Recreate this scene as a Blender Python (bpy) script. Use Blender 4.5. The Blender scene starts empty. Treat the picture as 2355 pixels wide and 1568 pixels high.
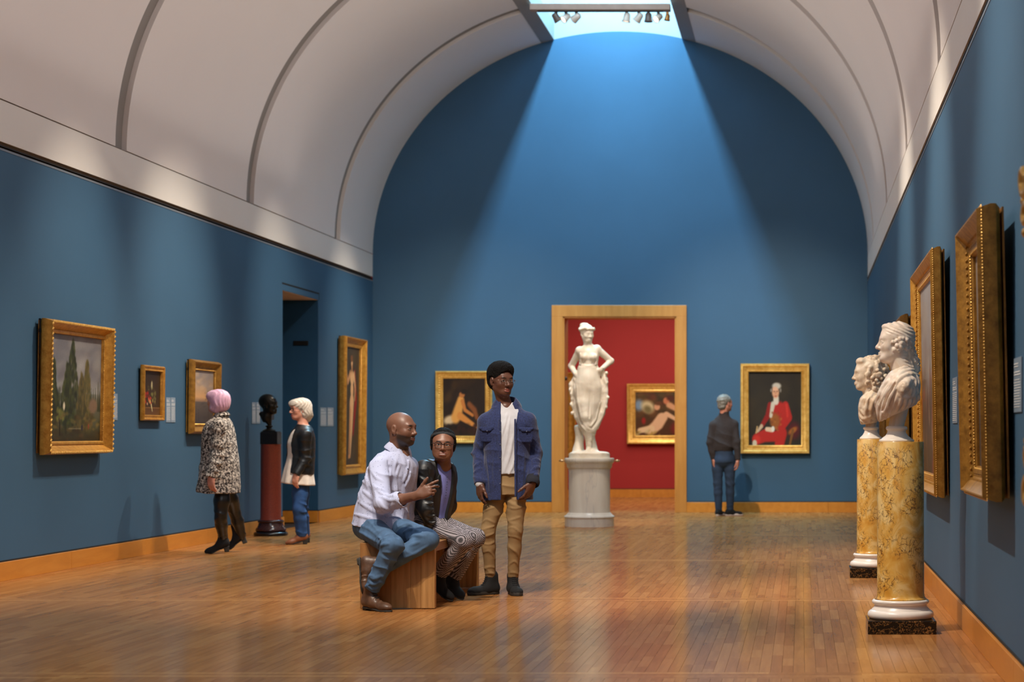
import bpy, bmesh, math, random
import numpy as np
from mathutils import Vector, Matrix, Quaternion

# ------------------------------------------------------------------ camera, world, light, exposure
SC = bpy.context.scene
FPX, EYE, VX, VY = 4800.0, 1.2, 1843.0, 995.0      # focal length in pixels, eye height, vanishing point
def at(x, y, Z):
    """point of the room seen at photo pixel (x, y) when it is Z metres down the hall"""
    return Vector(((x - VX) * Z / FPX, Z, EYE + (VY - y) * Z / FPX))
cam_data = bpy.data.cameras.new('camera'); cam = bpy.data.objects.new('camera', cam_data)
SC.collection.objects.link(cam); SC.camera = cam
cam.location = (0, 0, EYE); cam.rotation_euler = (math.pi / 2, 0, 0)
cam_data.sensor_width = 36.0; cam_data.lens = 36.0 * FPX / 2355.0
cam_data.shift_x = -(VX - 1177.5) / 2355.0; cam_data.shift_y = (VY - 784.0) / 2355.0
cam_data.clip_end = 200
cam_data.dof.use_dof = True; cam_data.dof.focus_distance = 14.4; cam_data.dof.aperture_fstop = 3.2

world = bpy.data.worlds.new('world'); SC.world = world; world.use_nodes = True
world.node_tree.nodes['Background'].inputs[0].default_value = (0.75, 0.88, 1.0, 1)
world.node_tree.nodes['Background'].inputs[1].default_value = 0.6
SC.view_settings.view_transform = 'Standard'; SC.view_settings.look = 'None'
SC.view_settings.gamma = 1.0; SC.view_settings.exposure = 0.12; SC.view_settings.use_curve_mapping = False
SC.cycles.max_bounces = 6; SC.cycles.diffuse_bounces = 4; SC.cycles.glossy_bounces = 3
SC.cycles.transmission_bounces = 4; SC.cycles.transparent_max_bounces = 6
SC.cycles.use_denoising = True; SC.cycles.caustics_reflective = False; SC.cycles.caustics_refractive = False
SC.cycles.sample_clamp_indirect = 4.0; SC.cycles.blur_glossy = 0.3
SC.cycles.use_adaptive_sampling = True; SC.cycles.adaptive_threshold = 0.02

XL, XR, YB = -6.47, 1.0, 31.5                       # left wall, right wall, end wall
XC = (XL + XR) / 2; RA = (XR - XL) / 2               # vault centre line and half span
ZS, RB = 3.903, 3.353                               # springing height, rise of the vault
SLX0, SLX1, SLO0, SLO1 = -3.733, -1.804, -3.924, -1.594   # skylight slot and outer edges of its beams
RIBS = [1.5, 6.1, 10.7, 15.15, 19.85, 24.5, 29.1]
def lamp(name, kind, loc, power, color, rot=None, aim=None, **kw):
    d = bpy.data.lights.new(name, kind); d.energy = power; d.color = color
    for k, v in kw.items(): setattr(d, k, v)
    o = bpy.data.objects.new(name, d); SC.collection.objects.link(o); o.location = loc
    if aim is not None:
        o.rotation_euler = (Vector(aim) - Vector(loc)).to_track_quat('-Z', 'Y').to_euler()
    elif rot: o.rotation_euler = rot
    return o
SKY = (0.33, 0.76, 1.0)
# daylight falling through the narrow roof glazing above the slot, one lamp per bay
for y0, y1, k in [(-3.5, 3, 26), (3, 10, 26), (10, 17.3, 26), (17.3, 24.4, 26), (24.4, 28.6, 40), (28.9, 31.3, 330)]:
    lamp('skylight', 'AREA', ((SLX0 + SLX1) / 2, (y0 + y1) / 2, 9.75), k * (y1 - y0), SKY if k > 60 else (0.72, 0.88, 1.0), shape='RECTANGLE', size=0.37, size_y=y1 - y0)
# added area strips floating beside the cornices to brighten the vault; no real fittings
for sx in (-1, 1):
    x = XC + sx * (RA - 0.10)
    for y0, y1 in [(-3.5, 8), (8, 18), (18, 26.5)]:
        lamp('vault_fill_light', 'AREA', (x, (y0 + y1) / 2, ZS + 0.03), 6.6 * (y1 - y0), (1.0, 0.89, 0.82), rot=(math.pi, -math.radians(56) * sx, 0), shape='RECTANGLE', size=0.1, size_y=y1 - y0, spread=math.radians(135))
WARM = (1.0, 0.84, 0.66)
def spot(loc, aim, power, size=38, blend=0.8, r=0.05, color=WARM):
    return lamp('spot_light', 'SPOT', loc, power, color, aim=aim, spot_size=math.radians(size), spot_blend=blend, shadow_soft_size=r)
TR = 6.75
spot((-2.9, 19.4, TR), (XL, 18.4, 1.25), 1365, 40, 1.0)
spot((-2.9, 19.6, TR), (XL, 22.0, 1.2), 1105, 40, 1.0)
spot((-2.9, 23.9, TR), (XL, 21.0, 1.2), 910, 42, 1.0)
spot((-2.9, 24.2, TR), (XL, 26.2, 1.2), 1040, 42, 1.0)
spot((-2.9, 28.6, TR), (XL, 29.9, 1.3), 1040, 40, 1.0)
spot((-2.9, 15.0, TR), (XL, 15.4, 1.0), 1105, 46, 1.0)
spot((-3.3, 24.2, TR), at(1068, 940, YB), 1400, 36, 1.0)
spot((-2.1, 24.2, TR), at(1782, 940, YB), 1800, 36, 1.0)
spot((-2.3, 24.2, TR), (-2.73, 26.8, 2.1), 1000, 24)
spot((-2.6, 19.4, TR), at(1424, 850, YB), 750, 60, 1.0)
spot((-2.3, 14.9, TR), (XR, 15.4, 1.2), 1625, 48, 1.0)
spot((-2.3, 10.4, TR), (XR, 10.5, 1.2), 1495, 48, 1.0)
spot((-2.3, 10.4, TR), (0.605, 12.6, 1.3), 900, 20)
spot((-2.3, 15.0, TR), (0.61, 17.45, 1.2), 900, 20)
spot((-2.3, 19.4, TR), (XR, 20.2, 1.5), 1170, 50, 1.0)
spot((-3.2, 10.4, TR), (-2.7, 14.6, 0.8), 1300, 38)
spot((-2.3, 10.4, TR), (-2.2, 15.4, 1.0), 1000, 38)
spot((-3.2, 19.4, TR), (-5.6, 21.4, 1.0), 600, 30)
spot((-2.5, 34.2, 3.7), (-2.6, 38.6, 1.5), 190, 80, color=(1.0, 0.84, 0.66))
lamp('gallery_light', 'AREA', (-2.5, 35.2, 3.9), 170, (1.0, 0.87, 0.72), rot=(0, 0, 0), shape='RECTANGLE', size=4, size_y=4)

# ------------------------------------------------------------------ helpers
def lin(r, g, b, a=1.0):
    f = lambda c: (c / 255 / 12.92) if c / 255 <= 0.04045 else ((c / 255 + 0.055) / 1.055) ** 2.4
    return (f(r), f(g), f(b), a)
def tag(o, label=None, cat=None, group=None, kind=None):
    if label: o['label'] = label
    if cat: o['category'] = cat
    if group: o['group'] = group
    if kind: o['kind'] = kind
    return o
def empty(name, loc=(0, 0, 0), rz=0.0, label=None, cat=None, group=None, kind=None):
    o = bpy.data.objects.new(name, None); SC.collection.objects.link(o)
    o.location = loc; o.rotation_euler = (0, 0, rz); o.empty_display_size = 0.1
    return tag(o, label, cat, group, kind)
def link(name, me, mat=None, parent=None, smooth=False):
    o = bpy.data.objects.new(name, me); SC.collection.objects.link(o)
    if mat is not None and not me.materials: me.materials.append(mat)
    if smooth: me.polygons.foreach_set('use_smooth', np.ones(len(me.polygons), bool))
    if parent is not None: o.parent = parent
    return o
def copy_tree(o, parent=None):
    c = o.copy(); SC.collection.objects.link(c); c.parent = parent
    for ch in list(o.children): copy_tree(ch, c)
    return c
class MB:
    """collects simple shapes into one mesh"""
    def __init__(s): s.v = []; s.f = []; s.m = []; s.M = Matrix()
    def add(s, vs, fs, mi=0):
        n = len(s.v)
        s.v += [tuple(s.M @ Vector(v)) for v in vs]
        s.f += [tuple(i + n for i in f) for f in fs]; s.m += [mi] * len(fs); return s
    def box(s, x0, x1, y0, y1, z0, z1, b=0.0, mi=0):
        if b <= 0:
            return s.add([(x, y, z) for x in (x0, x1) for y in (y0, y1) for z in (z0, z1)],
                         [(0, 1, 3, 2), (4, 6, 7, 5), (0, 4, 5, 1), (2, 3, 7, 6), (0, 2, 6, 4), (1, 5, 7, 3)], mi)
        bm = bmesh.new(); bmesh.ops.create_cube(bm, size=1)
        for v in bm.verts:
            v.co = ((x0 + x1) / 2 + v.co.x * (x1 - x0), (y0 + y1) / 2 + v.co.y * (y1 - y0), (z0 + z1) / 2 + v.co.z * (z1 - z0))
        bmesh.ops.bevel(bm, geom=list(bm.edges), offset=b, segments=1, affect='EDGES')
        bm.verts.index_update()
        s.add([v.co[:] for v in bm.verts], [tuple(v.index for v in f.verts) for f in bm.faces], mi); bm.free(); return s
    def prism(s, pts, y0, y1, mi=0):
        """outline in x, z extruded from y0 to y1"""
        n = len(pts)
        return s.add([(p[0], y0, p[1]) for p in pts] + [(p[0], y1, p[1]) for p in pts],
                     [tuple(range(n))[::-1], tuple(range(n, 2 * n))] + [(i, (i + 1) % n, (i + 1) % n + n, i + n) for i in range(n)], mi)
    def lathe(s, prof, n=48, cap=True, mi=0, c=(0, 0)):
        k = len(prof); vs = []; fs = []
        for i in range(n):
            a = 2 * math.pi * i / n
            for r, z in prof: vs.append((c[0] + r * math.cos(a), c[1] + r * math.sin(a), z))
        for i in range(n):
            j = (i + 1) % n
            for q in range(k - 1): fs.append((i * k + q, j * k + q, j * k + q + 1, i * k + q + 1))
        if cap:
            fs.append(tuple(i * k for i in range(n))[::-1]); fs.append(tuple(i * k + k - 1 for i in range(n)))
        return s.add(vs, fs, mi)
    def tube(s, pts, r, n=8, closed=False, mi=0, cap=True):
        pts = [Vector(p) for p in pts]; m = len(pts); rs = r if isinstance(r, (list, tuple)) else [r] * m
        vs = []; fs = []; up = None
        for i, p in enumerate(pts):
            if closed: t = pts[(i + 1) % m] - pts[i - 1]
            else: t = pts[min(i + 1, m - 1)] - pts[max(i - 1, 0)]
            t.normalize()
            if up is None: up = Vector((0, 0, 1)) if abs(t.z) < 0.9 else Vector((1, 0, 0))
            u = (up - t * up.dot(t)).normalized(); w = t.cross(u); up = u
            for q in range(n):
                a = 2 * math.pi * q / n; vs.append(tuple(p + (u * math.cos(a) + w * math.sin(a)) * rs[i]))
        for i in range(m if closed else m - 1):
            j = (i + 1) % m
            for q in range(n): fs.append((i * n + q, i * n + (q + 1) % n, j * n + (q + 1) % n, j * n + q))
        if not closed and cap: fs.append(tuple(range(n))[::-1]); fs.append(tuple(range((m - 1) * n, m * n)))
        return s.add(vs, fs, mi)
    def ball(s, c, r, seg=8, rings=6, mi=0):
        r = r if isinstance(r, (tuple, list, Vector)) else (r, r, r); vs = []; fs = []
        for i in range(1, rings):
            ph = math.pi * i / rings
            for j in range(seg):
                a = 2 * math.pi * j / seg
                vs.append((c[0] + r[0] * math.sin(ph) * math.cos(a), c[1] + r[1] * math.sin(ph) * math.sin(a), c[2] + r[2] * math.cos(ph)))
        vs.append((c[0], c[1], c[2] + r[2])); vs.append((c[0], c[1], c[2] - r[2])); T = len(vs) - 2
        for i in range(rings - 2):
            for j in range(seg):
                k = (j + 1) % seg; fs.append((i * seg + j, (i + 1) * seg + j, (i + 1) * seg + k, i * seg + k))
        for j in range(seg):
            k = (j + 1) % seg; fs.append((T, j, k)); fs.append((T + 1, (rings - 2) * seg + k, (rings - 2) * seg + j))
        return s.add(vs, fs, mi)
    def mesh(s, name, mats=None, smooth=False):
        me = bpy.data.meshes.new(name); me.from_pydata(s.v, [], s.f); me.update()
        for m in (mats if isinstance(mats, (list, tuple)) else [mats]):
            if m is not None: me.materials.append(m)
        if any(s.m): me.polygons.foreach_set('material_index', s.m)
        if smooth:
            me.polygons.foreach_set('use_smooth', [True] * len(me.polygons))
        return me
    def build(s, name, mats=None, parent=None, smooth=False, angle=None):
        me = s.mesh(name, mats, smooth or angle is not None)
        if angle is not None:
            me.update(); bm = bmesh.new(); bm.from_mesh(me)
            bmesh.ops.recalc_face_normals(bm, faces=bm.faces)
            for e in bm.edges:
                if len(e.link_faces) == 2 and e.calc_face_angle(0) > math.radians(angle): e.smooth = False
            bm.to_mesh(me); bm.free()
        else:
            bm = bmesh.new(); bm.from_mesh(me); bmesh.ops.recalc_face_normals(bm, faces=bm.faces); bm.to_mesh(me); bm.free()
        return link(name, me, None, parent)

# ------------------------------------------------------------------ materials
def newmat(name):
    m = bpy.data.materials.new(name); m.use_nodes = True; nt = m.node_tree
    return m, nt, nt.nodes['Principled BSDF'], nt.nodes.new, nt.links.new
def setp(b, color=None, rough=None, metal=None, spec=None, coat=None, sss=None, sheen=None, aniso=None):
    if color is not None: b.inputs['Base Color'].default_value = color
    if rough is not None: b.inputs['Roughness'].default_value = rough
    if metal is not None: b.inputs['Metallic'].default_value = metal
    if spec is not None: b.inputs['Specular IOR Level'].default_value = spec
    if coat is not None: b.inputs['Coat Weight'].default_value = coat; b.inputs['Coat Roughness'].default_value = 0.1
    if sss is not None: b.inputs['Subsurface Weight'].default_value = sss; b.inputs['Subsurface Radius'].default_value = (0.02, 0.008, 0.004); b.inputs['Subsurface Scale'].default_value = 0.5
    if sheen is not None: b.inputs['Sheen Weight'].default_value = sheen
def ramp(N, L, src, stops):
    r = N('ShaderNodeValToRGB'); L(src, r.inputs[0]); e = r.color_ramp.elements
    while len(e) < len(stops): e.new(0.5)
    for el, (p, c) in zip(e, stops): el.position = p; el.color = c
    return r.outputs[0]
def noise_tex(N, L, scale=5, detail=4, rough=0.5, dist=0, mapping=None, coord='Object', kind='noise'):
    tc = N('ShaderNodeTexCoord'); src = tc.outputs[coord]
    if mapping:
        mp = N('ShaderNodeMapping'); mp.inputs['Scale'].default_value = mapping; L(src, mp.inputs[0]); src = mp.outputs[0]
    n = N('ShaderNodeTexNoise'); n.inputs['Scale'].default_value = scale; n.inputs['Detail'].default_value = detail
    n.inputs['Roughness'].default_value = rough; n.inputs['Distortion'].default_value = dist
    L(src, n.inputs['Vector']); return n.outputs['Fac']
def bump(N, L, b, src, strength=0.3, dist=0.01, normal=None):
    k = N('ShaderNodeBump'); k.inputs['Strength'].default_value = strength; k.inputs['Distance'].default_value = dist
    L(src, k.inputs['Height'])
    if normal is not None: L(normal, k.inputs['Normal'])
    L(k.outputs[0], b.inputs['Normal']); return k.outputs[0]
def mixc(N, L, fac, a, b, mode='MIX'):
    m = N('ShaderNodeMix'); m.data_type = 'RGBA'; m.blend_type = mode
    for i, v in ((0, fac), (6, a), (7, b)):
        if hasattr(v, 'is_linked'): L(v, m.inputs[i])
        else: m.inputs[i].default_value = v
    return m.outputs[2]
def plain(name, color, rough=0.5, metal=0, var=0.08, scale=8, bumps=0.0, bscale=60, coord='Object', **kw):
    m, nt, b, N, L = newmat(name); setp(b, color, rough, metal, **kw)
    n = noise_tex(N, L, scale, 4, coord=coord)
    c0 = tuple(min(1, c * (1 - var)) for c in color[:3]) + (1,); c1 = tuple(min(1, c * (1 + var)) for c in color[:3]) + (1,)
    L(ramp(N, L, n, [(0.3, c0), (0.7, c1)]), b.inputs['Base Color'])
    if bumps: bump(N, L, b, noise_tex(N, L, bscale, 4, coord=coord), bumps, 0.003)
    return m
M = {}
M['blue'] = plain('blue_wall_paint', (0.043, 0.115, 0.208, 1), 0.62, var=0.05, scale=0.8, bumps=0.05, bscale=180, spec=0.3)
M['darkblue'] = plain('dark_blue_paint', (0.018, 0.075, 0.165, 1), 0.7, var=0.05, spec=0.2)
M['red'] = plain('red_wall_paint', lin(165, 45, 45), 0.7, var=0.05, scale=0.8, spec=0.3)
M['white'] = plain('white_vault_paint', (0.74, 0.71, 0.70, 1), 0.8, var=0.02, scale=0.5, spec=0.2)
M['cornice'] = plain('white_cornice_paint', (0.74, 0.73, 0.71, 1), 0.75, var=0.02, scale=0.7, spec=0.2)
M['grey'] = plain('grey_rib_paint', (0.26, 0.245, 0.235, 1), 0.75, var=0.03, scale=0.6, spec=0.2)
M['brown_gap'] = plain('brown_shadow_gap', lin(95, 70, 45), 0.8)
M['black_gap'] = plain('black_shadow_gap', lin(12, 11, 10), 0.8)
M['black'] = plain('black_metal', lin(16, 16, 17), 0.4, var=0.1)
M['steel'] = plain('grey_bead', lin(140, 145, 150), 0.4, 0.3)

def wood_mat(name, cols, scale=(1, 1, 1), rough=0.35, grain=22, attr=None, coat=0.0, bumps=0.04, spec=0.5, gloss=0, wave=0.12):
    m, nt, b, N, L = newmat(name); setp(b, cols[1], rough, spec=spec, coat=coat)
    tc = N('ShaderNodeTexCoord'); mp = N('ShaderNodeMapping'); mp.inputs['Scale'].default_value = scale
    geo = N('ShaderNodeNewGeometry'); L(geo.outputs['Position'], mp.inputs[0])
    vec = mp.outputs[0]; shade = None
    if attr:
        at_ = N('ShaderNodeAttribute'); at_.attribute_name = attr
        vm = N('ShaderNodeVectorMath'); vm.operation = 'MULTIPLY_ADD'; L(at_.outputs['Color'], vm.inputs[0])
        vm.inputs[1].default_value = (37.0, 91.0, 53.0); L(vec, vm.inputs[2]); vec = vm.outputs[0]; shade = at_.outputs['Fac']
    n = N('ShaderNodeTexNoise'); n.inputs['Scale'].default_value = grain; n.inputs['Detail'].default_value = 6; n.inputs['Roughness'].default_value = 0.62
    n.inputs['Distortion'].default_value = 0.6; L(vec, n.inputs['Vector'])
    w = N('ShaderNodeTexWave'); w.inputs['Scale'].default_value = grain * 0.32; w.inputs['Distortion'].default_value = 9; w.inputs['Detail'].default_value = 3
    L(vec, w.inputs['Vector'])
    f = N('ShaderNodeMath'); f.operation = 'MULTIPLY_ADD'; L(w.outputs['Fac'], f.inputs[0]); f.inputs[1].default_value = wave; L(n.outputs['Fac'], f.inputs[2])
    c = ramp(N, L, f.outputs[0], [(0.35, cols[0]), (0.62, cols[1]), (0.9, cols[2])])
    if shade is not None:
        s = ramp(N, L, shade, [(0.0, (0.58, 0.46, 0.42, 1)), (0.35, (0.84, 0.76, 0.70, 1)), (0.65, (1, 1, 1, 1)), (1.0, (1.38, 1.45, 1.42, 1))])
        c = mixc(N, L, 1.0, c, s, 'MULTIPLY')
    L(c, b.inputs['Base Color']); bn = bump(N, L, b, f.outputs[0], bumps, 0.002)
    if gloss:
        b.inputs['Specular IOR Level'].default_value = 0.0; b.inputs['Roughness'].default_value = 0.6
        g = N('ShaderNodeBsdfGlossy'); g.inputs['Roughness'].default_value = rough; g.inputs['Color'].default_value = (1, 0.96, 0.9, 1); L(bn, g.inputs['Normal'])
        lw = N('ShaderNodeLayerWeight'); lw.inputs['Blend'].default_value = 0.5
        mr = N('ShaderNodeMapRange'); L(lw.outputs['Facing'], mr.inputs[0]); mr.inputs[1].default_value = 0.5; mr.inputs[2].default_value = 1.0
        mr.inputs[3].default_value = 0.05; mr.inputs[4].default_value = gloss
        ms = N('ShaderNodeMixShader'); L(mr.outputs[0], ms.inputs[0]); L(b.outputs[0], ms.inputs[1]); L(g.outputs[0], ms.inputs[2])
        L(ms.outputs[0], nt.nodes['Material Output'].inputs[0])
    return m
M['floor'] = wood_mat('oak_strip_floor', [lin(164, 112, 64), lin(178, 124, 72), lin(190, 136, 82)], (1, 0.05, 1), 0.14, 26, 'shade', bumps=0.003, gloss=0.40, wave=0.06)
M['base'] = wood_mat('honey_baseboard_wood', [lin(196, 124, 42), lin(208, 136, 50), lin(218, 148, 62)], (1, 0.15, 1), 0.35, 9)
M['casing'] = wood_mat('honey_door_casing', [lin(192, 128, 54), lin(204, 140, 64), lin(212, 150, 74)], (1, 1, 0.15), 0.4, 9)
M['bench'] = wood_mat('cherry_bench_wood', [lin(148, 106, 60), lin(174, 128, 78), lin(194, 150, 98)], (1, 1, 0.07), 0.38, 22, 'shade')
# ------------------------------------------------------------------ floor
rnd = random.Random(7)
fl = MB().box(XL - 1.6, XR + 0.3, -4, YB + 0.46, -0.2, -0.012).build('floor', plain('sub_floor', lin(40, 24, 12), 0.8)); tag(fl, kind='structure')
MB().box(XL, XR, -4, 9.6, -0.014, 0.0).build('near_floor_field', M['floor'], fl)
NV = 14; plank_me = []
def set_attr(me, vals, name='shade'):
    a = me.color_attributes.new(name, 'FLOAT_COLOR', 'POINT'); a.data.foreach_set('color', np.asarray(vals, np.float32).ravel())
def plank_mesh(v, g, along=True):
    mb = MB()
    e = 0.0006 / 0.057; x0, x1 = -0.5 + e, 0.5 - e
    mb.box(x0, x1, -0.5, 0.5, -1, 0)
    me = mb.mesh('plank', M['floor']); set_attr(me, [(v, g, (g * 7.3) % 1, 1)] * len(me.vertices)); return me
for i in range(NV):
    plank_me.append(plank_mesh(min(1, max(0, 0.5 + 0.24 * (rnd.random() + rnd.random() + rnd.random() - 1.5) / 0.75 + (0.0))), rnd.random()))
light_me = [plank_mesh(0.86 + 0.04 * i, rnd.random()) for i in range(4)]
BANDS = [10.33, 15.05, 19.66, 24.38, 28.9]
PW = 0.0574; planks = []
for b0, b1 in zip([9.6] + [b + 0.13 for b in BANDS], [b - 0.13 for b in BANDS] + [YB]):
    for i in range(int((XR - XL) / PW) + 1):
        x = XL + (i + 0.5) * PW
        if x > XR: continue
        y = b0 - rnd.random() * 0.6
        while y < b1:
            l = rnd.uniform(0.32, 0.95); ya, yb = max(y, b0), min(y + l, b1); y += l
            if yb - ya > 0.03: planks.append((x, (ya + yb) / 2, PW, yb - ya, 0, rnd.randrange(NV)))
for b in BANDS:
    for r in range(4):
        x = XL - rnd.random()
        while x < XR:
            l = rnd.uniform(0.9, 2.2); xa, xb = max(x, XL), min(x + l, XR); x += l
            light = r in (0, 3) or rnd.random() < 0.3
            if xb - xa > 0.03: planks.append(((xa + xb) / 2, b - 0.13 + (r + 0.5) * 0.065, 0.065, xb - xa, 1, (NV + rnd.randrange(4)) if light else rnd.randrange(NV)))
def vis(p):
    px = VX + p[0] * FPX / p[1]; py = VY + EYE * FPX / p[1]; return -20 < px < 2375 and py < 1590
allm = plank_me + light_me
near = sorted([p for p in planks if vis(p)], key=lambda p: p[1])[:296]; ns = set(near)
for p in near:
    o = link('plank', allm[p[5]], None, fl); o.location = (p[0], p[1], 0); o.scale = (p[2], p[3], 0.012)
    if p[4]: o.rotation_euler.z = math.pi / 2
vs = []; fs = []; cs = []
for p in planks:
    if p in ns or (p[1] < 12 and not vis(p) and False): continue
    hx, hy = (p[3] / 2, p[2] / 2) if p[4] else (p[2] / 2, p[3] / 2); g = 0.0006; n = len(vs)
    vs += [(p[0] + a * (hx - g), p[1] + c * (hy - g), z) for z in (-0.012, 0) for a, c in ((-1, -1), (1, -1), (1, 1), (-1, 1))]
    fs += [(n + 4, n + 5, n + 6, n + 7), (n, n + 1, n + 5, n + 4), (n + 1, n + 2, n + 6, n + 5), (n + 2, n + 3, n + 7, n + 6), (n + 3, n, n + 4, n + 7)]
    cs += [tuple(allm[p[5]].color_attributes[0].data[0].color)] * 8
me = bpy.data.meshes.new('floor_strips'); me.from_pydata(vs, [], fs); set_attr(me, cs)
tag(link('floor_strips', me, M['floor'], fl), kind='stuff')

# ------------------------------------------------------------------ walls
DL0, DL1, DLZ = 26.03, 27.95, 2.98                                   # side doorway
DX0, DX1, DZ = -3.596, -1.890, 2.952                                 # end doorway
WT = 3.50                                                            # top of the painted wall
w = MB(); T = 0.5
w.box(XL - T, XL, -4, DL0, 0, WT); w.box(XL - T, XL, DL1, YB + 0.46, 0, WT); w.box(XL - T, XL, DL0, DL1, DLZ, WT)
tag(w.build('wall_left', M['blue']), kind='structure')
w = MB(); w.box(XR, XR + 0.3, -4, YB + 0.46, 0, WT); tag(w.build('wall_right', M['blue']), kind='structure')
arch = [(XC + RA * math.cos(a), ZS + RB * math.sin(a)) for a in np.linspace(0, math.pi, 97)]
w = MB(); w.prism([(XL, 0), (DX0, 0), (DX0, DZ), (DX1, DZ), (DX1, 0), (XR, 0)] + arch, YB, YB + 0.46)
tag(w.build('wall_back', M['blue']), kind='structure')
w = MB(); w.box(XL - 0.5, XR + 0.3, -4.3, -4, 0, 10); tag(w.build('wall_front', M['white']), kind='structure')
# side passage
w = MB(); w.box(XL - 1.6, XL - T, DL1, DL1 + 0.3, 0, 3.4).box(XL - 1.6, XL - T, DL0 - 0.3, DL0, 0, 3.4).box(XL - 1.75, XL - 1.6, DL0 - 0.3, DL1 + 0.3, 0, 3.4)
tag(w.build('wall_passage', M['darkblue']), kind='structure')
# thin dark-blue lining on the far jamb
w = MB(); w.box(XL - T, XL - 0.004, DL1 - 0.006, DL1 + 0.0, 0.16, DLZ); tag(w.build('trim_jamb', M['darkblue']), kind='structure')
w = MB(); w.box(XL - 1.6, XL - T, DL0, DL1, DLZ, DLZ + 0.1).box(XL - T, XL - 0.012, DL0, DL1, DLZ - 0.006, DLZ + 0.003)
tag(w.build('ceiling_passage', plain('bounce_tinted_soffit', lin(225, 190, 170), 0.8)), kind='structure')  # white soffit with the warm floor bounce painted into its colour
w = MB(); w.box(XL - 0.002, XL + 0.002, DL0 - 0.02, DL1 + 0.05, 3.055, 3.075).box(XL - 0.002, XL + 0.002, DL1 + 0.035, DL1 + 0.05, DLZ, 3.055)
tag(w.build('trim_header', M['black_gap']), kind='structure')
# cornices with their shadow gaps
for side, x, s in (('left', XL, 1), ('right', XR, -1)):
    def bx(a0, a1, z0, z1, m, nm):
        mb = MB(); xa, xb = sorted((x + s * a0, x + s * a1)); mb.box(xa, xb, -4, YB - 0.001, z0, z1)
        return tag(mb.build(nm, m), kind='structure')
    bx(-0.3, 0.0, 3.555, ZS - 0.012, M['cornice'], 'cornice_' + side)
    bx(-0.3, -0.03, 3.50, 3.555, M['brown_gap'], 'trim_gap_' + side)
    bx(-0.03, 0.004, 3.484, 3.500, M['steel'], 'trim_bead_' + side)
    bx(-0.03, 0.002, 3.516, 3.526, M['black_gap'], 'trim_line_' + side)
    bx(-0.3, -0.02, ZS - 0.012, ZS + 0.002, M['brown_gap'], 'trim_joint_' + side)
# baseboards made of boards
def board_run(name, a, b, axis, fixed, s, seed):
    r = random.Random(seed); mb = MB()
    if axis == 'y': xa, xb = sorted((fixed - s * 0.01, fixed + s * 0.006)); mb.box(xa, xb, a, b, 0.152, 0.166)
    else: mb.box(a, b, fixed - 0.006, fixed + 0.01, 0.152, 0.166)
    root = tag(mb.build(name, M['black_gap']), kind='structure'); y = a
    while y < b - 0.01:
        l = min(r.uniform(1.7, 2.4), b - y)
        if b - y - l < 0.4: l = b - y
        mb = MB()
        if axis == 'y': xa, xb = sorted((fixed, fixed + s * 0.022)); mb.box(xa, xb, y + 0.001, y + l - 0.001, 0, 0.153, 0.002)
        else: mb.box(y + 0.001, y + l - 0.001, fixed - 0.022, fixed, 0, 0.153, 0.002)
        mb.build('board', M['base'], root); y += l
board_run('baseboard_left', -4, DL0, 'y', XL, 1, 1); board_run('baseboard_left_far', DL1, YB, 'y', XL, 1, 2)
board_run('baseboard_right', -4, YB, 'y', XR, -1, 3)
board_run('baseboard_back_left', XL + 0.022, -3.766, 'x', YB, 1, 4); board_run('baseboard_back_right', -1.732, XR - 0.022, 'x', YB, 1, 5)
board_run('baseboard_jamb', XL - 1.6, XL, 'x', DL1 - 0.006, 1, 6)
board_run('baseboard_red', -9, 3, 'x', 38.7, 1, 8)
# door casing of the end doorway
dc = tag(MB().box(DX0 - 0.002, DX0 + 0.02, YB - 0.01, YB + 0.47, 0, DZ).box(DX1 - 0.02, DX1 + 0.002, YB - 0.01, YB + 0.47, 0, DZ).box(DX0, DX1, YB - 0.01, YB + 0.47, DZ - 0.02, DZ + 0.002).build('door_1', M['casing']), kind='structure')
c0, c1, cz = -3.766, -1.732, 3.123
MB().box(c0, DX0, YB - 0.03, YB, 0, DZ, 0.003).build('casing_post', M['casing'], dc)
MB().box(DX1, c1, YB - 0.03, YB, 0, DZ, 0.003).build('casing_post', M['casing'], dc)
MB().box(c0, c1, YB - 0.03, YB, DZ, cz, 0.003).build('casing_head', M['casing'], dc)
MB().ball((DX0 + 0.03, YB + 0.1, 2.02), (0.02, 0.02, 0.03)).build('latch', M['black'], dc, smooth=True)

# ------------------------------------------------------------------ vault
ang0 = math.acos((SLO1 - XC) / RA); 
def vault_strip(a0, a1, y0, y1, off, thick, n=40):
    vs = []; fs = []
    for i in range(n + 1):
        a = a0 + (a1 - a0) * i / n
        for o in (off, off + thick):
            for y in (y0, y1): vs.append((XC + (RA + o) * math.cos(a), y, ZS + (RB + o) * math.sin(a)))
    for i in range(n):
        k = i * 4; q = k + 4
        fs += [(k, q, q + 1, k + 1), (k + 2, k + 3, q + 3, q + 2), (k, k + 2, q + 2, q), (k + 1, q + 1, q + 3, k + 3)]
    fs += [(0, 1, 3, 2), (n * 4, n * 4 + 2, n * 4 + 3, n * 4 + 1)]
    return MB().add(vs, fs)
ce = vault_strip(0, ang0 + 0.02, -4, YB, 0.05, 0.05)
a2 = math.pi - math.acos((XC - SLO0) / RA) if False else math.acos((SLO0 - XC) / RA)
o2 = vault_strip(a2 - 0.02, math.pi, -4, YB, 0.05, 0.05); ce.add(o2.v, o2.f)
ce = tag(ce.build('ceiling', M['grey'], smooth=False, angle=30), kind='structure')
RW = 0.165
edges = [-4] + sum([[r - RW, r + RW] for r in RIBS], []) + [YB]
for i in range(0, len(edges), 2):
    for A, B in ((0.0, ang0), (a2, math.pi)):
        vault_strip(A, B, edges[i], edges[i + 1], 0.0, 0.05).build('vault_panel', M['white'], ce, angle=30)
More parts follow.
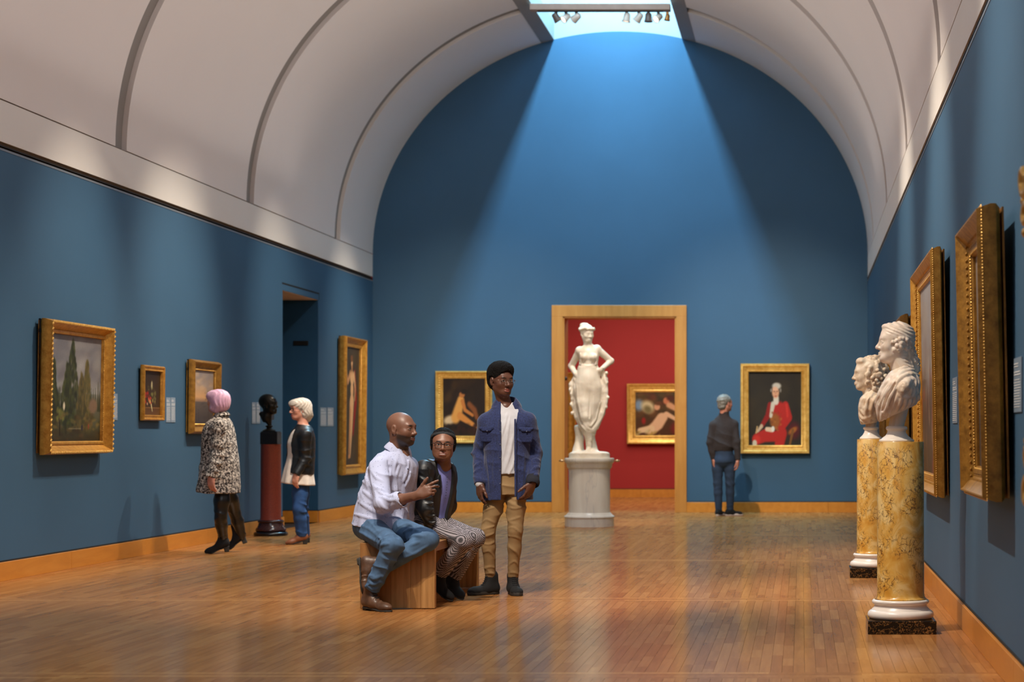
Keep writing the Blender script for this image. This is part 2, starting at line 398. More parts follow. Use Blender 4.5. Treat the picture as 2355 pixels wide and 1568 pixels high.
def zv(x): return ZS + RB * math.sqrt(max(0, 1 - ((x - XC) / RA) ** 2))
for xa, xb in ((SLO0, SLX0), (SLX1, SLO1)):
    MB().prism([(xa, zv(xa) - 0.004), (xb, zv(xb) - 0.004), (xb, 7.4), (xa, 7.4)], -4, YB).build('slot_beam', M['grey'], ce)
# roof shaft above the slot
sh = MB(); zt = 9.95
sh.box(SLX0 - 0.1, SLX0, -4, YB, 7.4, zt).box(SLX1, SLX1 + 0.1, -4, YB, 7.4, zt).box(SLX0, SLX1, YB + 0.003, YB + 0.1, 7.0, zt).box(SLX0 - 0.1, SLX1 + 0.1, -4, YB, zt, zt + 0.1)
sh = tag(sh.build('skylight_shaft', plain('white_shaft_paint', (0.34, 0.32, 0.34, 1), 0.8, var=0.01)), kind='structure')
# the tympanum piece behind the shaft end
gm, nt, b, N, L = newmat('translucent_roof_glazing'); setp(b, (0.8, 0.9, 0.95, 1), 0.4)
b.inputs['Emission Color'].default_value = (0.72, 0.9, 1, 1); b.inputs['Emission Strength'].default_value = 1.0
tag(MB().box((SLX0 + SLX1) / 2 - 0.3, (SLX0 + SLX1) / 2 + 0.3, -4, YB - 0.05, 9.82, 9.85).build('window_1', gm), kind='structure')
# cross beams under the slot, one at each rib
lampm = plain('white_lamp_housing', lin(205, 200, 190), 0.4)
lensm, nt, b, N, L = newmat('lit_lamp_lens'); setp(b, (1, 0.9, 0.75, 1), 0.3)
b.inputs['Emission Color'].default_value = (1, 0.88, 0.7, 1); b.inputs['Emission Strength'].default_value = 2.2
goldm = plain('brass_lamp_housing', lin(170, 120, 60), 0.4, 0.5)
for i, y in ((3, 29.1),):
    yy = 28.75
    bm_ = empty('crossbeam', (0, yy, 7.06), label='flat grey-brown beam carrying spotlights across the far end of the skylight slot' if i == 3 else 'grey beam crossing the skylight slot above the gallery, out of view', cat='beam')
    MB().box(SLX0 + 0.001, SLX1 - 0.001, -0.09, 0.09, -0.05, 0.035, 0.004).build('beam_rail', plain('taupe_beam_paint', lin(150, 132, 120), 0.7), bm_)
    MB().box(SLX0 + 0.1, SLX1 - 0.1, -0.018, 0.018, -0.065, -0.05).build('light_track', M['black'] , bm_)
beamZ = 28.65
heads = [(1277, 17, -35, 20, 'dark spotlight head turned sideways, leftmost on the beam', 'k'), (1300, 20, 50, 35, 'round spotlight with a bright face turned right, second from the left', 'w'),
         (1324, 21, 60, -30, 'pale spotlight with a glowing face, third from the left', 'w'), (1440, 17, 10, 0, 'white spotlight pointing straight down, first right of the long gap', 'w'),
         (1468, 20, 40, -25, 'large pale spotlight tilted left, middle of the right-hand cluster', 'w'), (1490, 15, 0, 20, 'grey unlit spotlight between two lit ones at the right', 'k'),
         (1513, 20, 55, 45, 'spotlight tilted right with a bright face, near the right end of the beam', 'w'), (1534, 11, 10, 0, 'small brass spotlight fitting at the right end of the beam', 'g')]
for x, y, tilt, yaw, lab, c in heads:
    p = at(x, y, beamZ); r = empty('spotlight', (p.x, 28.75, 6.970), label=lab, cat='spotlight')
    hm = {'w': lampm, 'k': plain('dark_lamp_housing', lin(90, 80, 75), 0.4), 'g': goldm}[c]
    mb = MB(); mb.box(-0.02, 0.02, -0.02, 0.02, -0.006, 0.02).box(-0.008, 0.008, -0.008, 0.008, -0.06, -0.02); mb.build('bracket', M['black'] if c != 'g' else goldm, r)
    R = Matrix.Translation((0, 0.0, -0.05)) @ Matrix.Rotation(math.radians(yaw), 4, 'Z') @ Matrix.Rotation(math.radians(tilt), 4, 'Y')
    k = 0.6 if c == 'g' else 0.84
    mb = MB(); mb.M = R; mb.lathe([(0.0, 0.075 * k), (0.03 * k, 0.075 * k), (0.05 * k, 0.055 * k), (0.058 * k, -0.02 * k), (0.068 * k, -0.06 * k), (0.068 * k, -0.075 * k), (0.06 * k, -0.075 * k), (0.055 * k, -0.06 * k)], 20, False)
    mb.build('lamp_housing', hm, r, smooth=True)
    mb = MB(); mb.M = R; mb.lathe([(0.0, -0.062 * k), (0.056 * k, -0.062 * k), (0.0561 * k, -0.058 * k)], 20, False); mb.build('lens', lensm if c == 'w' else M['black'], r)

# ------------------------------------------------------------------ red gallery beyond
tag(MB().box(-9, 3, 38.7, 38.9, 0, 4).build('wall_red', M['red']), kind='structure')
f2 = tag(MB().box(-9, 3, YB + 0.46, 38.7, -0.1, -0.012).build('floor_red_gallery', M['floor']), kind='structure')
r2 = random.Random(5); v2 = []; fa = []; c2 = []
for i in range(90):
    x = -5.2 + i * 0.0574; y = YB - r2.random()*0.0 + (0.0 if i % 1 == 0 else 0)
    while y < 38.7:
        l = r2.uniform(0.4, 1.1); yb = min(y + l, 38.7); n = len(v2); k = r2.choice(allm[:NV])
        v2 += [(x + 0.0006, y + 0.0006, 0), (x + 0.0568, y + 0.0006, 0), (x + 0.0568, yb - 0.0006, 0), (x + 0.0006, yb - 0.0006, 0)]; fa.append((n, n + 1, n + 2, n + 3)); c2 += [tuple(k.color_attributes[0].data[0].color)] * 4; y = yb
me = bpy.data.meshes.new('floor_strips'); me.from_pydata(v2, [], fa); set_attr(me, c2); tag(link('floor_strips', me, M['floor'], f2), kind='stuff')
tag(MB().box(-9, 3, YB + 0.46, 38.7, 4, 4.2).build('ceiling_red_gallery', M['white']), kind='structure')
tag(MB().box(-9.2, -9, YB + 0.46, 38.9, 0, 4).box(3, 3.2, YB + 0.46, 38.9, 0, 4).build('wall_red_sides', M['red']), kind='structure')
tag(MB().box(-9, XL, YB + 0.46, YB + 0.6, 0, 4).box(XR, 3, YB + 0.46, YB + 0.6, 0, 4).build('wall_red_front', M['red']), kind='structure')
# ------------------------------------------------------------------ painted pictures (flat prints on the canvases, colour per vertex)
class Pic:
    def __init__(s, nx, ny, base, seed=1):
        s.nx, s.ny = nx, ny; s.u, s.v = np.meshgrid(np.linspace(0, 1, nx), np.linspace(0, 1, ny)); s.r = np.random.RandomState(seed)
        s.c = np.zeros((ny, nx, 3)) + np.array(base)
    def mix(s, m, col):
        m = np.clip(m, 0, 1)[..., None]; s.c = s.c * (1 - m) + np.array(col, float) * m; return s
    def grad(s, c0, c1, v0=0, v1=1):
        t = np.clip((s.v - v0) / (v1 - v0), 0, 1)[..., None]; m = ((s.v >= v0) & (s.v <= v1))[..., None]
        s.c = np.where(m, np.array(c0) * (1 - t) + np.array(c1) * t, s.c); return s
    def blob(s, cx, cy, rx, ry, col, a=0, soft=0.25, op=1):
        a = math.radians(a); x = s.u - cx; y = s.v - cy
        X = x * math.cos(a) + y * math.sin(a); Y = -x * math.sin(a) + y * math.cos(a)
        d = np.sqrt((X / rx) ** 2 + (Y / ry) ** 2); return s.mix((1 - d) / soft * op if soft > 0 else (d < 1) * op, col) if op >= 1 else s.mix(np.clip((1 - d) / soft, 0, 1) * op, col)
    def line(s, pts, w, col, soft=0.3, op=1):
        D = np.full(s.u.shape, 9.0); ws = w if isinstance(w, (list, tuple)) else [w] * len(pts)
        for (p, q, wa, wb) in zip(pts[:-1], pts[1:], ws[:-1], ws[1:]):
            dx, dy = q[0] - p[0], q[1] - p[1]; t = np.clip(((s.u - p[0]) * dx + (s.v - p[1]) * dy) / (dx * dx + dy * dy + 1e-9), 0, 1)
            D = np.minimum(D, np.hypot(s.u - p[0] - t * dx, (s.v - p[1] - t * dy)) / (wa + (wb - wa) * t))
        return s.mix(np.clip((1 - D) / soft, 0, 1) * op, col)
    def dabs(s, n, box, rx, ry, cols, ang=(0, 180), op=0.6):
        for _ in range(n):
            c = cols[s.r.randint(len(cols))]
            s.blob(s.r.uniform(box[0], box[2]), s.r.uniform(box[1], box[3]), s.r.uniform(*rx), s.r.uniform(*ry), c, s.r.uniform(*ang), 0.6, op * s.r.uniform(0.5, 1))
        return s
    def build(s, name, w, h, mat, parent, y=0):
        c = s.c + (s.r.rand(s.ny, s.nx, 1) - 0.5) * 6; c = np.clip(c, 0, 255) / 255; c = np.where(c < 0.04045, c / 12.92, ((c + 0.055) / 1.055) ** 2.4)
        V = np.stack([(s.u - 0.5) * w, np.full(s.u.shape, y), (s.v - 0.5) * h], -1).reshape(-1, 3)
        i = np.arange(s.nx * s.ny).reshape(s.ny, s.nx); Fc = np.stack([i[:-1, :-1], i[:-1, 1:], i[1:, 1:], i[1:, :-1]], -1).reshape(-1, 4)
        me = bpy.data.meshes.new(name); me.from_pydata(V.tolist(), [], Fc.tolist())
        a = me.color_attributes.new('paint', 'FLOAT_COLOR', 'POINT'); a.data.foreach_set('color', np.concatenate([c.reshape(-1, 3), np.ones((s.nx * s.ny, 1))], 1).astype(np.float32).ravel())
        return link(name, me, mat, parent)
def attr_mat(name, attr, rough=0.5, spec=0.4, bumps=0.0, bscale=200, sss=0, sheen=None, metal=0, coat=None):
    m, nt, b, N, L = newmat(name); setp(b, rough=rough, spec=spec, metal=metal, sheen=sheen, coat=coat)
    if sss: setp(b, sss=sss)
    a = N('ShaderNodeAttribute'); a.attribute_name = attr; L(a.outputs['Color'], b.inputs['Base Color'])
    if bumps: bump(N, L, b, noise_tex(N, L, bscale, 3), bumps, 0.002)
    return m
M['paint'] = attr_mat('oil_paint_on_canvas', 'paint', 0.45, 0.35, 0.2, 120)

def pic_landscape():
    p = Pic(150, 110, (70, 72, 50), 3); R = p.r
    p.grad((138, 142, 142), (104, 104, 112), 0.45, 1.0).grad((60, 62, 40), (100, 105, 95), 0.0, 0.45)
    p.dabs(70, (0, 0.45, 1, 1), (0.08, 0.22), (0.04, 0.1), [(150, 150, 148), (105, 108, 118), (128, 122, 122), (92, 92, 102)], (0, 40), 0.5)
    p.blob(0.12, 0.55, 0.12, 0.18, (120, 135, 150), 0, 0.8).blob(0.62, 0.72, 0.2, 0.14, (158, 158, 156), 20, 0.9, 0.8)
    dk = [(38, 48, 28), (52, 62, 34), (66, 74, 36), (30, 38, 26)]
    for cx, wb, top, cl in ((0.47, 0.16, 0.94, dk), (0.38, 0.13, 0.72, dk), (0.15, 0.05, 0.74, dk), (0.03, 0.06, 0.62, dk), (0.74, 0.10, 0.76, [(88, 84, 46), (66, 68, 40), (104, 92, 52)]), (0.64, 0.10, 0.62, [(96, 86, 48), (60, 60, 36)])):
        for _ in range(240):
            v = R.uniform(0.1, top); k = (1 - ((v - 0.1) / (top - 0.1)) ** 1.7) * wb + 0.006
            p.blob(cx + R.uniform(-k, k), v, R.uniform(0.012, 0.03), R.uniform(0.025, 0.07), cl[R.randint(len(cl))], R.uniform(-14, 14), 0.7, 0.8)
    p.dabs(60, (0, 0.28, 0.25, 0.5), (0.02, 0.05), (0.03, 0.07), dk, (0, 40), 0.8)
    for x in (0.82, 0.86, 0.9, 0.95, 0.98): p.line([(x, 0.3), (x, 0.5 + 0.08 * R.rand())], [0.018, 0.004], (48, 58, 44), 0.5)
    p.blob(0.86, 0.34, 0.1, 0.09, (118, 98, 80), 20, 0.4).dabs(120, (0, 0.0, 1, 0.26), (0.03, 0.08), (0.012, 0.035), [(70, 56, 34), (92, 78, 44), (50, 42, 28), (110, 84, 50), (128, 112, 60), (64, 66, 38)], (-20, 20), 0.7)
    p.blob(0.33, 0.33, 0.025, 0.05, (215, 205, 180), 0, 0.5).line([(0.26, 0.06), (0.26, 0.16), (0.23, 0.26)], [0.012, 0.01, 0.004], (34, 26, 18)).dabs(14, (0.18, 0.2, 0.32, 0.32), (0.02, 0.04), (0.02, 0.03), [(120, 122, 60), (96, 104, 52)], (0, 90), 0.8)
    p.line([(0.42, 0.12), (0.68, 0.12)], 0.006, (150, 146, 120), 0.6, 0.7).blob(0.66, 0.13, 0.02, 0.035, (40, 44, 60)).blob(0.78, 0.14, 0.014, 0.03, (140, 62, 44))
    p.mix(np.clip(0.5 - p.v * 3.2, 0, 0.6), (34, 26, 16)); return p
def pic_still():
    p = Pic(80, 64, (44, 30, 20), 4); p.grad((58, 42, 26), (38, 28, 22), 0.18, 1).grad((96, 66, 38), (84, 56, 32), 0, 0.17).line([(0, 0.17), (1, 0.17)], 0.012, (130, 92, 54))
    p.dabs(22, (0.15, 0.25, 0.5, 0.52), (0.03, 0.06), (0.04, 0.07), [(190, 44, 34), (214, 70, 50), (150, 28, 26), (196, 150, 120)], (0, 90), 0.95)
    p.dabs(16, (0.4, 0.28, 0.75, 0.5), (0.03, 0.06), (0.04, 0.06), [(150, 138, 60), (110, 112, 60), (186, 168, 96)], (0, 90), 0.9)
    p.blob(0.52, 0.68, 0.06, 0.13, (168, 158, 122), 0, 0.5).dabs(10, (0.3, 0.5, 0.75, 0.72), (0.02, 0.05), (0.03, 0.05), [(86, 92, 46), (120, 118, 70)], (0, 90), 0.8)
    p.line([(0.5, 0.24), (0.56, 0.1)], [0.03, 0.015], (200, 190, 140)); return p
def pic_sunset():
    p = Pic(90, 70, (100, 80, 60), 5); p.grad((206, 160, 112), (128, 128, 134), 0.5, 1).grad((58, 56, 58), (92, 84, 78), 0, 0.42).grad((140, 112, 92), (206, 160, 112), 0.42, 0.5)
    p.dabs(30, (0, 0.6, 1, 1), (0.1, 0.25), (0.03, 0.08), [(222, 184, 140), (196, 170, 146), (140, 134, 138)], (-15, 15), 0.5)
    p.dabs(30, (0, 0.05, 1, 0.4), (0.05, 0.15), (0.01, 0.03), [(70, 66, 66), (96, 88, 84), (44, 44, 48)], (-8, 8), 0.6)
    p.dabs(14, (0.6, 0.45, 0.85, 0.62), (0.02, 0.05), (0.02, 0.05), [(104, 84, 56), (84, 72, 50)], (0, 90), 0.7)
    for x in (0.2, 0.34, 0.78): p.line([(x, 0.06), (x, 0.28)], 0.008, (38, 34, 32), 0.5)
    return p
def pic_tall_figure():
    p = Pic(90, 150, (52, 44, 34), 6); p.grad((70, 56, 34), (60, 54, 44), 0, 1)
    p.dabs(50, (0, 0, 1, 1), (0.08, 0.2), (0.04, 0.1), [(40, 36, 30), (74, 62, 44), (52, 50, 40), (86, 72, 46)], (0, 90), 0.5)
    p.blob(0.12, 0.32, 0.12, 0.06, (90, 92, 84), 30, 0.7)
    fl = (222, 178, 130); f2 = (196, 144, 98)
    p.line([(0.72, 0.78), (0.80, 0.55), (0.66, 0.28)], [0.05, 0.09, 0.05], (138, 30, 30), 0.4)
    p.line([(0.50, 0.50), (0.47, 0.30), (0.42, 0.10)], [0.075, 0.055, 0.026], f2).line([(0.60, 0.50), (0.56, 0.30), (0.50, 0.09)], [0.08, 0.055, 0.028], fl).line([(0.40, 0.07), (0.5, 0.075)], 0.02, f2)
    p.blob(0.57, 0.54, 0.13, 0.075, fl).blob(0.57, 0.64, 0.095, 0.07, fl).blob(0.57, 0.74, 0.13, 0.07, fl).line([(0.46, 0.78), (0.32, 0.70), (0.24, 0.80)], [0.035, 0.03, 0.022], f2).line([(0.69, 0.77), (0.76, 0.66), (0.74, 0.56)], [0.036, 0.03, 0.022], fl)
    p.blob(0.55, 0.87, 0.055, 0.04, (214, 168, 124)).blob(0.54, 0.905, 0.075, 0.035, (120, 78, 44)).line([(0.56, 0.83), (0.56, 0.79)], 0.03, f2); return p
def pic_seated_figure():
    p = Pic(90, 110, (34, 22, 16), 7); p.dabs(50, (0, 0, 1, 1), (0.1, 0.25), (0.06, 0.15), [(28, 18, 14), (54, 36, 22), (40, 26, 18), (70, 48, 22)], (0, 90), 0.5)
    p.blob(0.16, 0.28, 0.2, 0.1, (206, 178, 140), 10, 0.5).line([(0.42, 0.62), (0.36, 0.45), (0.30, 0.32)], [0.1, 0.13, 0.13], (214, 150, 74), 0.4).line([(0.40, 0.35), (0.62, 0.24), (0.80, 0.16)], [0.08, 0.055, 0.03], (206, 132, 62)).line([(0.46, 0.60), (0.52, 0.45), (0.70, 0.36)], [0.05, 0.04, 0.03], (190, 116, 56))
    p.blob(0.45, 0.72, 0.075, 0.06, (176, 108, 56)).blob(0.5, 0.77, 0.1, 0.055, (26, 18, 14), 0, 0.4).line([(0.62, 0.55), (0.74, 0.45), (0.80, 0.32)], [0.07, 0.08, 0.06], (150, 84, 42), 0.6, 0.8)
    p.dabs(20, (0.1, 0.02, 0.9, 0.2), (0.06, 0.12), (0.04, 0.07), [(20, 14, 12), (54, 24, 18)], (0, 90), 0.8); return p
def pic_red_coat():
    p = Pic(100, 130, (36, 31, 24), 8); p.dabs(40, (0, 0.1, 1, 1), (0.1, 0.25), (0.08, 0.2), [(32, 28, 22), (46, 38, 26), (56, 46, 28), (30, 26, 22)], (0, 90), 0.5)
    rd, rs, rh = (176, 34, 28), (140, 24, 22), (200, 48, 38)
    p.blob(0.86, 0.2, 0.16, 0.16, (78, 22, 26), 0, 0.5).blob(0.84, 0.2, 0.12, 0.05, (160, 92, 34), 25, 0.5).line([(0.84, 0.2), (0.78, 0.0)], [0.03, 0.02], (120, 76, 34))
    p.line([(0.14, 0.08), (0.30, 0.13), (0.55, 0.12)], [0.09, 0.10, 0.08], rd, 0.25).line([(0.62, 0.16), (0.58, 0.0)], [0.12, 0.1], rd, 0.25).blob(0.15, 0.08, 0.09, 0.075, rh, 0, 0.5).line([(0.11, 0.03), (0.11, 0)], 0.05, (200, 190, 170))
    p.blob(0.58, 0.40, 0.18, 0.22, rd, 0, 0.2).line([(0.40, 0.55), (0.36, 0.40), (0.25, 0.27)], [0.05, 0.055, 0.04], rs, 0.3).line([(0.70, 0.54), (0.76, 0.38), (0.62, 0.22)], [0.07, 0.075, 0.05], rd, 0.25).line([(0.72, 0.55), (0.74, 0.4)], [0.03, 0.03], rh, 0.6)
    p.blob(0.5, 0.33, 0.12, 0.13, (148, 84, 34), 0, 0.4).line([(0.46, 0.56), (0.42, 0.40)], [0.05, 0.035], (206, 196, 176), 0.4).dabs(20, (0.42, 0.2, 0.62, 0.45), (0.01, 0.03), (0.01, 0.03), [(176, 112, 48), (120, 64, 30)], (0, 90), 0.8)
    p.line([(0.34, 0.22), (0.44, 0.21)], [0.035, 0.04], (222, 190, 160)).blob(0.46, 0.22, 0.035, 0.045, (224, 218, 204)).line([(0.24, 0.26), (0.17, 0.19)], [0.035, 0.02], (196, 170, 140)).line([(0.14, 0.17), (0.16, 0.25)], 0.015, (196, 160, 110))
    p.line([(0.52, 0.60), (0.52, 0.64)], 0.06, (214, 204, 186)).blob(0.51, 0.72, 0.075, 0.09, (214, 158, 122), 0, 0.25).blob(0.53, 0.81, 0.105, 0.055, (196, 190, 178), 0, 0.4).blob(0.425, 0.75, 0.02, 0.035, (150, 142, 130), 0, 0.6).blob(0.605, 0.75, 0.022, 0.04, (140, 132, 122), 0, 0.6)
    p.blob(0.50, 0.77, 0.07, 0.04, (224, 172, 140), 0, 0.5).line([(0.475, 0.735), (0.495, 0.735)], 0.008, (70, 44, 36), 0.6).line([(0.53, 0.735), (0.55, 0.735)], 0.008, (70, 44, 36), 0.6).line([(0.495, 0.672), (0.53, 0.672)], 0.009, (170, 72, 60), 0.6).line([(0.512, 0.73), (0.51, 0.70)], 0.008, (190, 128, 98), 0.6); return p
def pic_reclining():
    p = Pic(110, 90, (60, 38, 22), 9); p.grad((80, 44, 20), (66, 52, 26), 0, 1)
    p.dabs(60, (0, 0.3, 1, 1), (0.06, 0.16), (0.05, 0.12), [(90, 66, 28), (58, 42, 22), (120, 78, 34), (50, 54, 30), (100, 44, 24)], (0, 90), 0.6).blob(0.07, 0.7, 0.12, 0.18, (120, 146, 176), 0, 0.6)
    p.blob(0.24, 0.66, 0.16, 0.2, (206, 190, 150), 30, 0.5).blob(0.24, 0.6, 0.1, 0.13, (120, 108, 70), 30, 0.6)
    sk = (226, 184, 148); p.line([(0.52, 0.42), (0.42, 0.24), (0.3, 0.12)], [0.12, 0.13, 0.12], sk, 0.25).line([(0.6, 0.5), (0.78, 0.38), (0.97, 0.3)], [0.06, 0.045, 0.03], sk).line([(0.1, 0.12), (0.3, 0.16)], [0.07, 0.09], (230, 200, 160))
    p.blob(0.42, 0.66, 0.065, 0.085, (214, 160, 124)).blob(0.44, 0.74, 0.09, 0.06, (96, 56, 30), 0, 0.5).blob(0.6, 0.8, 0.07, 0.09, (196, 120, 84)).blob(0.68, 0.86, 0.1, 0.08, (80, 34, 20), 0, 0.5).line([(0.66, 0.7), (0.8, 0.6)], [0.08, 0.06], (212, 160, 120), 0.4)
    p.blob(0.84, 0.16, 0.2, 0.2, (120, 26, 22), 0, 0.5).blob(0.16, 0.34, 0.05, 0.1, (150, 30, 26), 0, 0.5).dabs(14, (0.0, 0.0, 0.5, 0.12), (0.04, 0.08), (0.02, 0.05), [(170, 140, 60), (210, 196, 150)], (0, 90), 0.8); return p
def pic_interior(seed, sky, warm):
    p = Pic(100, 90, (70, 54, 40), seed); p.grad((60, 42, 30), (88, 72, 60), 0, 0.55).grad((110, 96, 88), sky, 0.5, 1)
    p.dabs(50, (0, 0.5, 1, 1), (0.1, 0.25), (0.05, 0.14), [sky, (150, 142, 132), (122, 112, 108)], (-20, 20), 0.5)
    p.dabs(70, (0, 0.02, 1, 0.55), (0.01, 0.03), (0.05, 0.14), [warm, (92, 62, 44), (56, 40, 30), (150, 120, 90), (130, 50, 38)], (-10, 10), 0.75); return p
def pic_standing():
    p = Pic(100, 110, (60, 54, 50), 12); p.grad((52, 44, 38), (140, 130, 122), 0, 1).dabs(40, (0, 0, 1, 1), (0.08, 0.2), (0.08, 0.2), [(70, 62, 58), (110, 102, 98), (48, 42, 38)], (0, 90), 0.5)
    p.line([(0.86, 0.95), (0.9, 0.7)], [0.1, 0.12], (112, 36, 66), 0.5).line([(0.82, 0.68), (0.78, 0.4), (0.74, 0.1)], [0.07, 0.09, 0.08], (214, 150, 132), 0.4).line([(0.8, 0.42), (0.88, 0.3)], [0.04, 0.05], (160, 40, 44)).blob(0.85, 0.78, 0.06, 0.06, (220, 160, 140)); return p

# ------------------------------------------------------------------ gilded frames
def gold(name, c0, c1, bumps=0.25, bscale=70, rough=0.34, metal=0.5):
    m, nt, b, N, L = newmat(name); setp(b, c1, rough, metal)
    n = noise_tex(N, L, 16, 6, 0.7); L(ramp(N, L, n, [(0.3, c0), (0.62, c1)]), b.inputs['Base Color'])
    bump(N, L, b, noise_tex(N, L, bscale, 4), bumps, 0.004); return m
G1 = gold('gilded_wood', lin(182, 122, 40), lin(226, 170, 76)); G2 = gold('bright_gilding', lin(206, 150, 60), lin(244, 200, 112), 0.3, 60)
G3 = gold('old_dull_gilding', lin(124, 86, 32), lin(180, 132, 54), 0.4, 50, 0.42, 0.4)
GS = gold('umber_gilt_edge', lin(120, 78, 30), lin(168, 116, 46), 0.15, 40, 0.45, 0.3)
def ring(prof, w, h, mi=0):
    """mitred moulding: prof = [(inset from outer edge, distance out from the wall)]"""
    vs = []; fs = []; k = len(prof)
    for sx, sz in ((-1, -1), (1, -1), (1, 1), (-1, 1)):
        for u, d in prof: vs.append((sx * (w / 2 - u), -d, sz * (h / 2 - u)))
    for c in range(4):
        e = (c + 1) % 4
        for q in range(k - 1): fs.append((c * k + q, e * k + q, e * k + q + 1, c * k + q + 1))
    return vs, fs
def beads(w, h, inset, d, pitch, r, mb=None, squash=1.0, slant=0, hgt=1.0):
    mb = mb or MB(); w2, h2 = w / 2 - inset, h / 2 - inset
    for a, b_ in (((-w2, -h2), (w2, -h2)), ((w2, -h2), (w2, h2)), ((w2, h2), (-w2, h2)), ((-w2, h2), (-w2, -h2))):
        L_ = math.hypot(b_[0] - a[0], b_[1] - a[1]); n = max(2, int(L_ / pitch))
        hx = abs(b_[0] - a[0]) > abs(b_[1] - a[1])
        for i in range(n):
            t = (i + 0.5) / n; x, z = a[0] + (b_[0] - a[0]) * t, a[1] + (b_[1] - a[1]) * t
            rx, rz = (r * squash, r) if hx else (r, r * squash); n0 = len(mb.v); vs_ = []
            for q in range(6):
                a_ = q * math.pi / 3; vs_.append((x + rx * math.cos(a_) + (slant * r * 0.4 * math.sin(a_) if hx else 0), -d, z + rz * math.sin(a_) + (0 if hx else slant * r * 0.4 * math.cos(a_))))
            for q in range(6): vs_.append((x + (vs_[q][0] - x) * 0.62, -d - r * 0.55 * hgt, z + (vs_[q][2] - z) * 0.62))
            vs_.append((x, -d - r * 0.75 * hgt, z)); mb.add(vs_, [(q, (q + 1) % 6, 6 + (q + 1) % 6, 6 + q) for q in range(6)] + [(6 + q, 6 + (q + 1) % 6, 12) for q in range(6)])
    return mb
def picture(w, h, loc, rz, pic, label, depth=0.09, border=0.1, m=G1, orn=('bead',), tilt=0.6, style='ogee', group=None, sidem=None, hook=True):
    root = empty('framed_painting', loc, rz, label, 'painting', group)
    root.rotation_euler = (math.radians(tilt), 0, rz) if True else root.rotation_euler
    root.rotation_mode = 'XYZ'
    b = border; D = depth
    if style == 'ogee': prof = [(0.012, 0.02), (0.0, D * 0.55), (0.004, D * 0.8), (0.012, D), (0.024, D), (0.032, D * 0.86), (b * 0.5, D * 0.6), (b * 0.68, D * 0.48), (b * 0.74, D * 0.56), (b * 0.84, D * 0.56), (b * 0.9, D * 0.44), (b, D * 0.40), (b, D * 0.25)]
    elif style == 'cove': prof = [(0.02, 0.02), (0.0, D * 0.3), (0.0, D * 0.5), (0.012, D * 0.8), (0.022, D), (0.03, D), (0.036, D * 0.9), (b * 0.45, D * 0.72), (b * 0.6, D * 0.52), (b * 0.72, D * 0.44), (b * 0.76, D * 0.52), (b * 0.9, D * 0.5), (b, D * 0.36), (b, D * 0.2)]
    else: prof = [(0.0, 0.01), (0.0, D * 0.7), (0.01, D), (b * 0.3, D), (b * 0.42, D * 0.8), (b * 0.75, D * 0.72), (b * 0.85, D * 0.85), (b * 0.95, D * 0.8), (b, D * 0.45), (b, D * 0.2)]
    vs, fs = ring(prof, w, h); MB().add(vs, fs).build('frame_moulding', m, root, angle=38)
    # back box of the frame
    MB().box(-w / 2 + 0.015, w / 2 - 0.015, -0.010, -0.001, -h / 2 + 0.015, h / 2 - 0.015).build('backing_board', sidem or GS, root)
    if 'bead' in orn: tag(beads(w, h, b * 0.92, D * 0.47, 0.016, 0.006).build('beaded_edge', G2, root), kind='stuff')
    if 'gadroon' in orn: tag(beads(w, h, 0.02, D * 0.985, 0.042, 0.015, squash=0.75, slant=1.6).build('gadroon_edge', G2, root), kind='stuff')
    if 'outer' in orn: tag(beads(w, h, 0.008, D * 0.82, 0.015, 0.006).build('outer_beading', G2, root), kind='stuff')
    if 'leaf' in orn:
        mb = beads(w, h, b * 0.5, D * 0.58, 0.036, 0.018, squash=0.75, slant=0.8, hgt=0.6); beads(w, h, b * 0.68, D * 0.46, 0.026, 0.011, mb, hgt=0.6); tag(mb.build('leaf_carving', m, root), kind='stuff')
    pic.build('canvas', w - 2 * b + 0.004, h - 2 * b + 0.004, M['paint'], root, -D * 0.26)
    if hook:
        mb = MB(); mb.box(-w / 2 + 0.02, -w / 2 + 0.035, -0.02, -0.002, h / 2 - 0.3, h / 2 - 0.002).box(-w / 2 + 0.015, -w / 2 + 0.04, -0.028, -0.004, h / 2 - 0.12, h / 2 - 0.09); mb.build('hanging_strap', M['black'], root)
    return root
RL, RRt = math.pi / 2, -math.pi / 2
# left wall: near edge z-range y0..y1, top z1, bottom z0
def left_pic(y0, y1, z0, z1, *a, gap=0.012, **k): return picture(y1 - y0, z1 - z0, (XL + gap, (y0 + y1) / 2, (z0 + z1) / 2), RL, *a, **k)
def right_pic(y0, y1, z0, z1, *a, gap=0.02, **k): return picture(y1 - y0, z1 - z0, (XR - gap, (y0 + y1) / 2, (z0 + z1) / 2), RRt, *a, **k)
left_pic(17.62, 19.25, 1.013, 2.17, pic_landscape(), 'large gilt-framed landscape of tall dark trees under a grey sky', depth=0.125, border=0.115, orn=('bead', 'gadroon'), style='cove', tilt=1.0)
left_pic(20.36, 21.03, 1.32, 1.865, pic_still(), 'small gilt-framed still life of red fruit, nearest the big landscape', depth=0.05, border=0.055, orn=('bead',), style='flat')
left_pic(21.9, 22.94, 1.19, 1.975, pic_sunset(), 'gilt-framed sunset landscape behind the pink-haired woman', depth=0.09, border=0.11, orn=('bead',), style='cove', m=G3, sidem=G1)
left_pic(29.07, 30.45, 0.606, 2.557, pic_tall_figure(), 'tall gilt-framed painting of a nude standing with red drapery', depth=0.12, border=0.14, orn=('bead',), style='ogee', sidem=G3)
def back_pic(x0, x1, y0, y1, Z, *a, gap=0.012, **k):
    k['hook'] = False; p, q = at(x0, y1, Z), at(x1, y0, Z); return picture(q.x - p.x, q.z - p.z, ((p.x + q.x) / 2, Z - gap, (p.z + q.z) / 2), 0, *a, **k)
